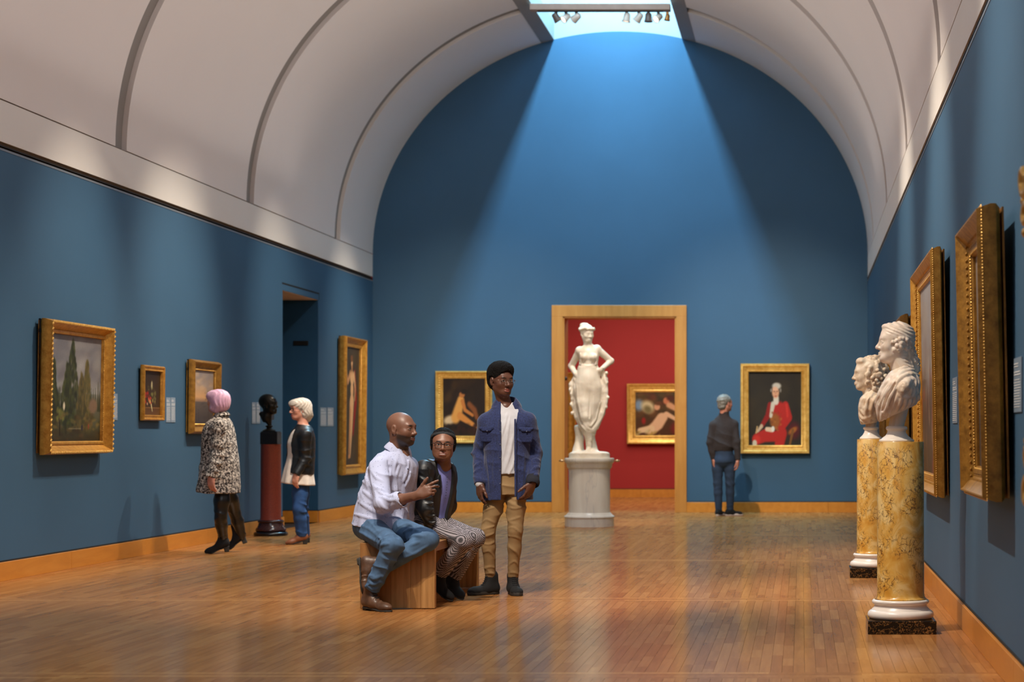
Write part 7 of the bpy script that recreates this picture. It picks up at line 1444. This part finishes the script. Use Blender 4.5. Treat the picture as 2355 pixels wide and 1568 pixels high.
# ------------------------------------------------------------------ sculpture
M['statue'] = marble('warm_white_carved_marble', lin(232, 220, 202), lin(222, 208, 188), scale=1.2, width=0.008, rough=0.42, mott=(3, lin(220, 205, 184), lin(238, 228, 212)), sss=0.1)
M['bustm'] = marble('cream_carved_marble', lin(232, 218, 204), lin(222, 204, 188), scale=1.2, width=0.006, rough=0.42, mott=(9, lin(216, 196, 176), lin(238, 226, 214)), sss=0.1)
M['bustm2'] = marble('weathered_cream_marble', lin(224, 208, 186), lin(206, 184, 160), scale=2, width=0.008, rough=0.45, mott=(10, lin(204, 180, 154), lin(232, 218, 200)), sss=0.1)
M['bronze'] = plain('dark_patinated_bronze', lin(36, 32, 26), 0.28, 0.55, var=0.25, scale=12, bumps=0.15, bscale=40)
def statue():
    Z = 26.8; root = empty('statue', (sx_, sy_, 0.8755), 0, 'white marble statue of a draped woman with hands on her hips', 'statue')
    S = SDF(); V = lambda x, y, dz=0.0: W(x, y, Z + dz); f = (0.12, -1, 0); R = frame(f)
    hc = V(1350, 768, -0.02); Rh = frame((0.55, -0.80, -0.12)); nb = V(1354, 797); s = 0.98
    head_sdf(S, hc, Rh, s, neck=nb, nr=0.05, male=False, k0=0.02)
    C2 = lambda x, y, z: hc + Rh @ (A(x, y, z) * s)
    S.ell(C2(0, -0.025, 0.055), (0.086, 0.098, 0.075), Rh, 0.02); S.ell(V(1344, 750, 0.04), (0.06, 0.06, 0.045), None, 0.02)
    rr = random.Random(4)
    for i in range(26):
        a = i / 26 * 6.283; p = C2(math.sin(a) * 0.088, math.cos(a) * 0.1 - 0.01, 0.062 + 0.018 * math.cos(a) + rr.uniform(-0.008, 0.008)); S.ell(p, rr.uniform(0.016, 0.024), None, 0.006)
    for i in range(16): S.ell(V(1344 + rr.uniform(-7, 7), 748 + rr.uniform(-4, 6), rr.uniform(-0.03, 0.08)), rr.uniform(0.014, 0.022), None, 0.006)
    # torso
    S.loft([(V(1352, 880), 0.150, 0.11), (V(1352, 858), 0.135, 0.105), (V(1353, 838), 0.118, 0.09), (V(1354, 822), 0.128, 0.10), (V(1353, 808), 0.140, 0.095), (V(1353, 800), 0.115, 0.07), (V(1354, 793), 0.05, 0.05)], R[:, 0], 0.03)
    for x in (1344, 1364): S.ell(V(x, 821, -0.075), (0.052, 0.05, 0.048), None, 0.025)
    S.cap(V(1334, 836, -0.06), V(1372, 836, -0.06), 0.014, None, 0.01)
    # bodice folds
    for i in range(7): S.cap(V(1334 + i * 6.5, 812 + (i % 2) * 3, -0.085), V(1336 + i * 6, 834, -0.085), 0.007, None, 0.01)
    shl, shr = V(1333, 806, 0.0), V(1373, 802, 0.02); el, er = V(1314, 842, 0.10), V(1405, 830, 0.10); wl, wr = V(1326, 864, -0.02), V(1382, 850, -0.04)
    for a, b_, c_ in ((shl, el, wl), (shr, er, wr)): S.ell(a, 0.052, None, 0.03); S.cap(a, b_, 0.048, 0.040, 0.02); S.cap(b_, c_, 0.040, 0.028, 0.015)
    hand_sdf(S, wl, (0.55, 0.35, -0.75), (0.2, 0.9, 0.3), 1, s=0.9, curls=[(25, 30, 20)] * 4, k=0.006); hand_sdf(S, wr, (-0.6, 0.35, -0.70), (-0.2, 0.9, 0.3), -1, s=0.9, curls=[(25, 30, 20)] * 4)
    # hips, legs under thin drapery
    S.ell(V(1352, 886), (0.165, 0.12, 0.13), None, 0.04); S.ell(V(1353, 868, -0.06), (0.085, 0.06, 0.08), None, 0.04)
    hl, hr = V(1338, 895, 0), V(1367, 893, 0); kl, kr = V(1347, 958, -0.09), V(1363, 958, 0.0); al, ar = V(1354, 1022, -0.02), V(1359, 1020, 0.07)
    S.chain([hl, hl + (kl - hl) * 0.5, kl], [0.098, 0.088, 0.062], 0.03); S.chain([hr, hr + (kr - hr) * 0.5, kr], [0.095, 0.085, 0.06], 0.03); S.chain([kl, kl + (al - kl) * 0.35, al], [0.058, 0.056, 0.034], 0.03); S.chain([kr, kr + (ar - kr) * 0.35, ar], [0.056, 0.054, 0.034], 0.03)
    for a_, td in ((al, (-0.15, -1, 0)), (ar, (0.35, -0.9, 0))):
        t_ = nrm(td); g = A(a_[0], a_[1], 0.945); S.cap(a_, g + A(0, 0, 0.03) - t_ * 0.02, 0.034, 0.032, 0.02); S.cap(g + A(0, 0, 0.035), g + t_ * 0.13 + A(0, 0, 0.012), 0.032, 0.024, 0.03)
        for i in range(5): S.cap(g + t_ * 0.12 + np.cross(t_, A(0, 0, 1)) * (i - 2) * 0.014 + A(0, 0, 0.01), g + t_ * (0.16 - abs(i - 1) * 0.006) + np.cross(t_, A(0, 0, 1)) * (i - 2) * 0.015 + A(0, 0, 0.008), 0.009, None, 0.006)
    # skirt: thin sheath, thick swags each side and a hanging U of cloth
    S.loft([(V(1354, 998, 0.0), 0.075, 0.075), (V(1353, 985), 0.105, 0.09), (V(1353, 950), 0.135, 0.105), (V(1353, 915), 0.16, 0.115), (V(1353, 890), 0.168, 0.12), (V(1353, 845), 0.125, 0.095)], R[:, 0], 0.04, fold=lambda th, t: 0.03 * np.sin(th * 15 + 3 * t) * (1 - t) ** 0.5)
    for side_ in ([(1323, 868, 0.02, 0.030), (1315, 885, 0.02, 0.036), (1318, 905, 0.02, 0.036), (1320, 930, 0.02, 0.036), (1327, 958, 0.01, 0.034), (1338, 984, 0.0, 0.032)], [(1386, 855, 0.03, 0.032), (1391, 872, 0.02, 0.036), (1391, 900, 0.02, 0.038), (1391, 925, 0.02, 0.036), (1385, 950, 0.01, 0.034), (1372, 982, 0.0, 0.032)]):
        S.chain([V(x, y, dz) for x, y, dz, r_ in side_], [q[3] for q in side_], 0.025)
    for (x, y, r_) in ((1311, 896, 0.022), (1314, 906, 0.018), (1317, 918, 0.02), (1313, 930, 0.02), (1322, 872, 0.022), (1395, 858, 0.024), (1396, 880, 0.02), (1399, 914, 0.02), (1395, 936, 0.018), (1315, 950, 0.02)): S.ell(V(x, y, 0.0), (r_ * 0.8, r_ * 1.6, r_ * 1.1), None, 0.022)
    carve(S, [V(1305, 850), V(1405, 1000)], Z - 0.1, [([(1327, 885), (1329, 920), (1338, 962), (1350, 985), (1361, 990), (1373, 974), (1384, 940), (1387, 895)], 0.014), ([(1333, 915), (1343, 962), (1357, 982), (1370, 964), (1381, 922)], 0.011), ([(1321, 885), (1324, 935), (1333, 972), (1350, 993), (1366, 991), (1386, 955), (1393, 918), (1392, 875)], 0.014),
        ([(1322, 872), (1320, 900), (1324, 940), (1332, 968)], 0.012), ([(1316, 880), (1314, 910), (1318, 945)], -0.009), ([(1389, 862), (1396, 890), (1395, 925), (1386, 955)], 0.012), ([(1390, 880), (1389, 915), (1383, 945)], -0.009), ([(1357, 900), (1357, 930), (1354, 962)], -0.010), 
        ([(1334, 838), (1352, 842), (1374, 837)], 0.010), ([(1346, 890), (1344, 925), (1346, 960)], 0.004), ([(1365, 890), (1366, 925), (1363, 955)], 0.004), ([(1347, 985), (1350, 998), (1351, 1008)], 0.010), ([(1359, 985), (1359, 1000), (1360, 1012)], 0.010),
        ([(1337, 815), (1345, 822), (1343, 832)], 0.006), ([(1366, 812), (1362, 822), (1368, 832)], 0.006), ([(1349, 808), (1353, 818), (1354, 832)], -0.006)], k=0.012)
    # tree stump support
    S.chain([V(1330, 985, 0.10), V(1333, 1010, 0.10), V(1330, 1035, 0.08)], [0.05, 0.05, 0.075], 0.03, ); S.cap(V(1326, 988, 0.1), V(1323, 980, 0.1), 0.022, 0.012, 0.02); S.cap(V(1356, 1000, 0.10), V(1362, 1038, 0.10), 0.06, 0.075, 0.03)
    S.ell(V(1356, 1042, 0.0), (0.255, 0.235, 0.030), None, 0.03); S.plane((0, 0, 0.93), (0, 0, -1), lo=(sx_ - 0.4, Z - 0.4, 0.8), hi=(sx_ + 0.4, Z + 0.4, 1.0))
    obj_parts('figure', M['statue'], root, [surf(S, [hc, el, er, V(1356, 1046)], 0.0075, 0.24)])
    mb = MB(); mb.lathe([(0, 0.0), (0.262, 0.0), (0.262, 0.055), (0.255, 0.0565), (0, 0.0565)], 64, False); mb.build('base_disc', M['statue'], root, angle=40)
statue()

def bust(X0, Y0, Zd, far):
    """marble bust on its socle; pixel-space outline given at depth Zd"""
    V = lambda x, y, dz=0.0: W(x, y, Zd + dz)
    if not far:
        root = empty('marble_bust', (X0, Y0, 1.146), 0, 'white marble bust of a long-haired young man in a cloak, nearest the camera', 'bust'); k = Zd / FPX
        Rh = frame((-0.99, -0.10, 0.05)); hc = V(2060, 790); s = 1.03; S = SDF()
        head_sdf(S, hc, Rh, s * 1.0, neck=V(2078, 850, 0.0), nr=0.062, male=False); C2 = lambda x, y, z: hc + Rh @ (A(x, y, z) * s)
        S.cap(V(2070, 820), V(2082, 870), 0.060, 0.075, 0.03)
        S.ell(C2(0, -0.020, 0.048), (0.086, 0.096, 0.086), Rh, 0.01); S.ell(C2(0, 0.05, 0.095), (0.045, 0.04, 0.022), Rh, 0.02); S.ell(C2(0, 0.1, -0.02), A(0.09, 0.082, 0.082), Rh, 0.012, 's'); head_sdf(S, hc, Rh, s, male=False, ear=True)
        rr = random.Random(6)
        # shoulders and chest, hollowed below
        B = SDF(); px = 1 / 380.0
        B.loft([(V(2029, 978), 10 * px, 0.05), (V(2033, 962), 20 * px, 0.09), (V(2043, 945), 33 * px, 0.14), (V(2061, 920), 47 * px, 0.19), (V(2072, 897), 46 * px, 0.205), (V(2081, 872), 40 * px, 0.18), (V(2088, 857), 30 * px, 0.13), (V(2088, 845), 19 * px, 0.08)], (1, 0, 0), 0.02, p=2.0)
        B.plane(V(2078, 944), (0.42, 0, -0.9)); B.plane(V(2011, 935), (-0.96, 0, -0.28))
        cl = [([(2120, 856), (2098, 850), (2076, 856), (2056, 878), (2036, 908), (2022, 937), (2021, 963)], 0.017), ([(2116, 864), (2094, 858), (2070, 870), (2052, 896), (2034, 930), (2027, 969)], 0.015), ([(2112, 850), (2088, 843), (2066, 855)], 0.015), ([(2062, 888), (2046, 916), (2036, 950), (2036, 972)], 0.014), ([(2054, 862), (2032, 890), (2016, 924), (2012, 944)], 0.015), ([(2056, 905), (2048, 930), (2044, 958)], 0.012), ([(2046, 882), (2028, 912), (2016, 940), (2017, 960)], -0.009), ([(2060, 880), (2042, 910), (2029, 945)], -0.009), ([(2064, 896), (2052, 922), (2044, 948)], -0.008),
              ([(2074, 912), (2070, 930), (2062, 944)], 0.012), ([(2084, 913), (2082, 928), (2076, 940)], 0.013), ([(2094, 913), (2093, 925), (2088, 934)], 0.013), ([(2103, 910), (2103, 920), (2099, 928)], 0.013), ([(2111, 906), (2112, 914), (2109, 921)], 0.012), ([(2066, 908), (2080, 914), (2096, 911), (2112, 902)], 0.012)]
        carve(B, [V(2010, 840, -0.1), V(2120, 980, 0.1)], Zd - 0.15, cl, h=0.006, k=0.006)
        boss = [([(2081, 888)], 0.034), ([(2076, 898)], 0.022), ([(2074, 904)], 0.014), ([(2088, 878)], 0.024), ([(2073, 882), (2068, 892), (2070, 902)], 0.010), ([(2080, 876), (2090, 872), (2098, 876)], 0.011), ([(2090, 884), (2096, 896), (2092, 908)], 0.012), ([(2098, 868), (2106, 876), (2104, 890)], 0.012), ([(2104, 862), (2112, 874), (2110, 890)], 0.012), ([(2098, 888), (2104, 898), (2100, 908)], 0.011), ([(2108, 892), (2112, 902)], 0.010), ([(2096, 860), (2102, 862)], 0.012)]
        carve(B, [V(2010, 840, -0.1), V(2120, 980, 0.1)], Zd - 0.15, boss, h=0.006, k=0.007, sink=0.3)
        carve(B, [V(2010, 840, -0.1), V(2120, 980, 0.1)], Zd - 0.15, [([(2076, 884)], -0.008), ([(2086, 882)], -0.007), ([(2072, 903), (2078, 906)], -0.004), ([(2096, 884), (2100, 894)], -0.005), ([(2102, 874), (2105, 884)], -0.005)], h=0.006, k=0.003)
        hair = []
        for i in range(24):
            x = 2055 + (i % 5) * 7 + rr.uniform(-3, 3); y = 777 + (i // 5) * 6 + rr.uniform(-3, 3) + max(0, (x - 2075)) * 0.15; hair.append(([(x, y), (x + rr.uniform(-3, 3), y + rr.uniform(1.5, 3.5)), (x + rr.uniform(-2, 2), y + rr.uniform(3, 5))], rr.choice((0.013, 0.010, 0.015, -0.006))))
        for i in range(5): t = i / 4; hair.append(([(2084 + 9 * t, 772 + 8 * t), (2089 + 9 * t, 800), (2092 + 12 * t, 822), (2100 + 12 * t, 842), (2104 + 8 * t, 856)], 0.010)); hair.append(([(2086 + 9 * t, 778 + 8 * t), (2091 + 9 * t, 805), (2095 + 12 * t, 825), (2103 + 11 * t, 845)], -0.005))
        H = SDF(); H.ops = S.ops
        H.chain([V(2090, 790), V(2094, 812), V(2104, 832), V(2110, 850)], [0.034, 0.032, 0.028, 0.018], 0.02)
        nz_ = fnoise(5, 45)
        def streak(X, Y, Z):
            q = [(X - hc[0]) * Rh[0, i] + (Y - hc[1]) * Rh[1, i] + (Z - hc[2]) * Rh[2, i] for i in range(3)]
            m = np.clip((q[2] - 0.045) / 0.015, 0, 1) * np.clip((0.075 - q[1]) / 0.02, 0, 1) + np.clip((-0.035 - q[1]) / 0.02, 0, 1); return 0.0030 * np.clip(m, 0, 1) * np.sin((q[2] - 0.42 * q[1] + 0.15 * np.abs(q[0])) * 300 + 2.6 * nz_(X, Y, Z))
        H.fn(streak, hc - 0.2, hc + 0.2, 0, 'd')
        carve(H, [hc, V(2108, 850)], Zd, hair, h=0.005, k=0.002, sink=0.25, pad=0.16)
        surfs = [surf(H, [hc, V(2108, 850), V(2082, 872)], 0.0042, 0.14), surf(B, [V(2020, 845, -0.1), V(2112, 975), V(2060, 900, 0.1)], 0.0046, 0.13)]
        obj_parts('carved_bust', M['bustm'], root, surfs)
        obj_parts('stone_support', M['vmarble'], root, [surf(SDF().cap(V(2070, 940), V(2060, 985), 0.05, 0.045), [V(2070, 940), V(2060, 985)], 0.006, 0.08)])
        ox = (2062 - VX) * k - X0
        mb = MB(); mb.lathe([(0, 0.0005), (0.105, 0.0005), (0.107, 0.006), (0.104, 0.013), (0.092, 0.017), (0.089, 0.022), (0.070, 0.035), (0.058, 0.052), (0.055, 0.066), (0.058, 0.070), (0.064, 0.074), (0.066, 0.082), (0.062, 0.090), (0.056, 0.094), (0, 0.095)], 48, False, c=(ox, 0)); mb.build('socle', M['wmarble'], root, angle=50)
    else:
        root = empty('marble_bust', (X0, Y0, 1.146), 0, 'cream marble bust of a smiling man in a curly wig, behind the nearer bust', 'bust'); k = Zd / FPX
        Rh = frame((-0.99, -0.12, 0.02)); hc = V(1995, 862); s = 1.10; S = SDF(); head_sdf(S, hc, Rh, s, neck=V(2002, 912), nr=0.06, smile=1.0); C2 = lambda x, y, z: hc + Rh @ (A(x, y, z) * s)
        rr = random.Random(8); S.ell(C2(0, -0.035, 0.045), (0.102, 0.118, 0.10), Rh, 0.01); S.ell(C2(0, -0.055, -0.06), (0.105, 0.095, 0.12), Rh, 0.03); S.ell(C2(0, -0.075, -0.12), (0.09, 0.075, 0.07), Rh, 0.03); S.ell(C2(0, 0.05, 0.10), (0.07, 0.045, 0.035), Rh, 0.02)
        S.ell(C2(0, 0.108, -0.03), A(0.085, 0.085, 0.10), Rh, 0.010, 's'); head_sdf(S, hc, Rh, s, smile=1.0, ear=False)
        for i in range(300):
            a, b_ = rr.uniform(0, 6.28), rr.uniform(-1.1, 1.3); x, y, z = math.cos(b_) * math.sin(a), math.cos(b_) * math.cos(a), math.sin(b_)
            if y > 0.55 and z < 0.75: continue
            p = C2(x * 0.106, -0.045 + y * (0.118 - 0.03 * (z < -0.4)), -0.02 + z * 0.165); r_ = rr.uniform(0.012, 0.018); yaw = rr.uniform(0, 6.28); S.ell(p, (r_ * 1.25, r_, r_ * 0.8), frame((math.cos(yaw), 0.2, math.sin(yaw)), (0, 1, 0)), 0.005)
        px = 1 / 275.0; B = SDF(); B.loft([(V(1993, 978), 14 * px, 0.07), (V(1998, 962), 24 * px, 0.12), (V(2003, 940), 30 * px, 0.17), (V(2006, 920), 29 * px, 0.18), (V(2009, 906), 20 * px, 0.11), (V(2007, 896), 15 * px, 0.08)], (1, 0, 0), 0.02)
        B.plane(V(1992, 975), (0.15, 0, -1))
        carve(B, [V(1970, 895, -0.1), V(2035, 978, 0.1)], Zd - 0.15, [([(1999, 900), (1985, 918), (1979, 940), (1988, 955)], 0.016), ([(2008, 903), (1994, 926), (1992, 950), (2000, 965)], 0.016), ([(2020, 906), (2006, 928), (2004, 955)], 0.016), ([(2030, 912), (2018, 932), (2014, 955)], 0.014), ([(1976, 952), (1986, 964), (2004, 956), (2020, 945)], 0.016), ([(1979, 966), (1992, 972), (2006, 964)], 0.013), ([(1990, 920), (1985, 935)], -0.010), ([(2001, 915), (1998, 940)], -0.010)], h=0.007, k=0.008)
        obj_parts('carved_bust', M['bustm2'], root, [surf(S, [hc, V(2000, 905)], 0.0055, 0.18), surf(B, [V(1975, 900, -0.1), V(2035, 976, 0.1)], 0.007, 0.14)])
        obj_parts('stone_support', M['bustm2'], root, [surf(SDF().cap(V(2004, 955), V(2003, 985), 0.05, 0.045), [V(2004, 955), V(2003, 985)], 0.007, 0.08)])
        mb = MB(); ox = (2003 - VX) * k - X0; mb.lathe([(0, 0.0005), (0.095, 0.0005), (0.097, 0.008), (0.09, 0.016), (0.07, 0.035), (0.056, 0.06), (0.054, 0.075), (0.064, 0.085), (0.066, 0.095), (0.058, 0.103), (0, 0.104)], 48, False, c=(ox, 0)); mb.build('socle', M['wmarble'], root, angle=50)
bust(0.600, 12.62, 12.62, False); bust(0.606, 17.45, 17.45, True)

def bronze():
    Z = 24.35; root = empty('bronze_head', (cx_, cy_, 1.0665), 0, 'dark bronze head and neck on a black block on the red column', 'bust'); V = lambda x, y, dz=0.0: W(x, y, Z + dz)
    R = frame((0.97, -0.22, 0.05)); hc = V(619, 931); s = 0.95; S = SDF(); head_sdf(S, hc, R, s, male=True); C2 = lambda x, y, z: hc + R @ (A(x, y, z) * s)
    S.ell(C2(0, -0.025, 0.045), (0.083, 0.102, 0.088), R, 0.01); S.ell(C2(0, 0.1, -0.02), A(0.085, 0.085, 0.078), R, 0.012, 's'); head_sdf(S, hc, R, s)
    S.chain([C2(0, -0.02, -0.05), V(614, 960), V(620, 976)], [0.055, 0.048, 0.024], 0.03); S.cap(V(610, 958), V(601, 952), 0.045, 0.022, 0.03); S.cap(V(601, 951), V(607, 968), 0.02, 0.015, 0.02)
    obj_parts('head', M['bronze'], root, [surf(S, [hc, V(616, 976)], 0.0055, 0.15)])
    bx_ = (619 - VX) * Z / FPX - cx_
    MB().lathe([(0, 0.15), (0.075, 0.15), (0.078, 0.16), (0.06, 0.172), (0.035, 0.182), (0.03, 0.196), (0.042, 0.202), (0.044, 0.212), (0.034, 0.22), (0, 0.221)], 32, False, c=(bx_, 0)).build('turned_foot', M['bronze'], root, angle=60)
    MB().box(-0.10, 0.10, -0.10, 0.10, 0.0, 0.138, 0.003).box(-0.092, 0.092, -0.092, 0.092, 0.138, 0.1498, 0.003).build('black_block', M['blackstone'], root)
bronze()
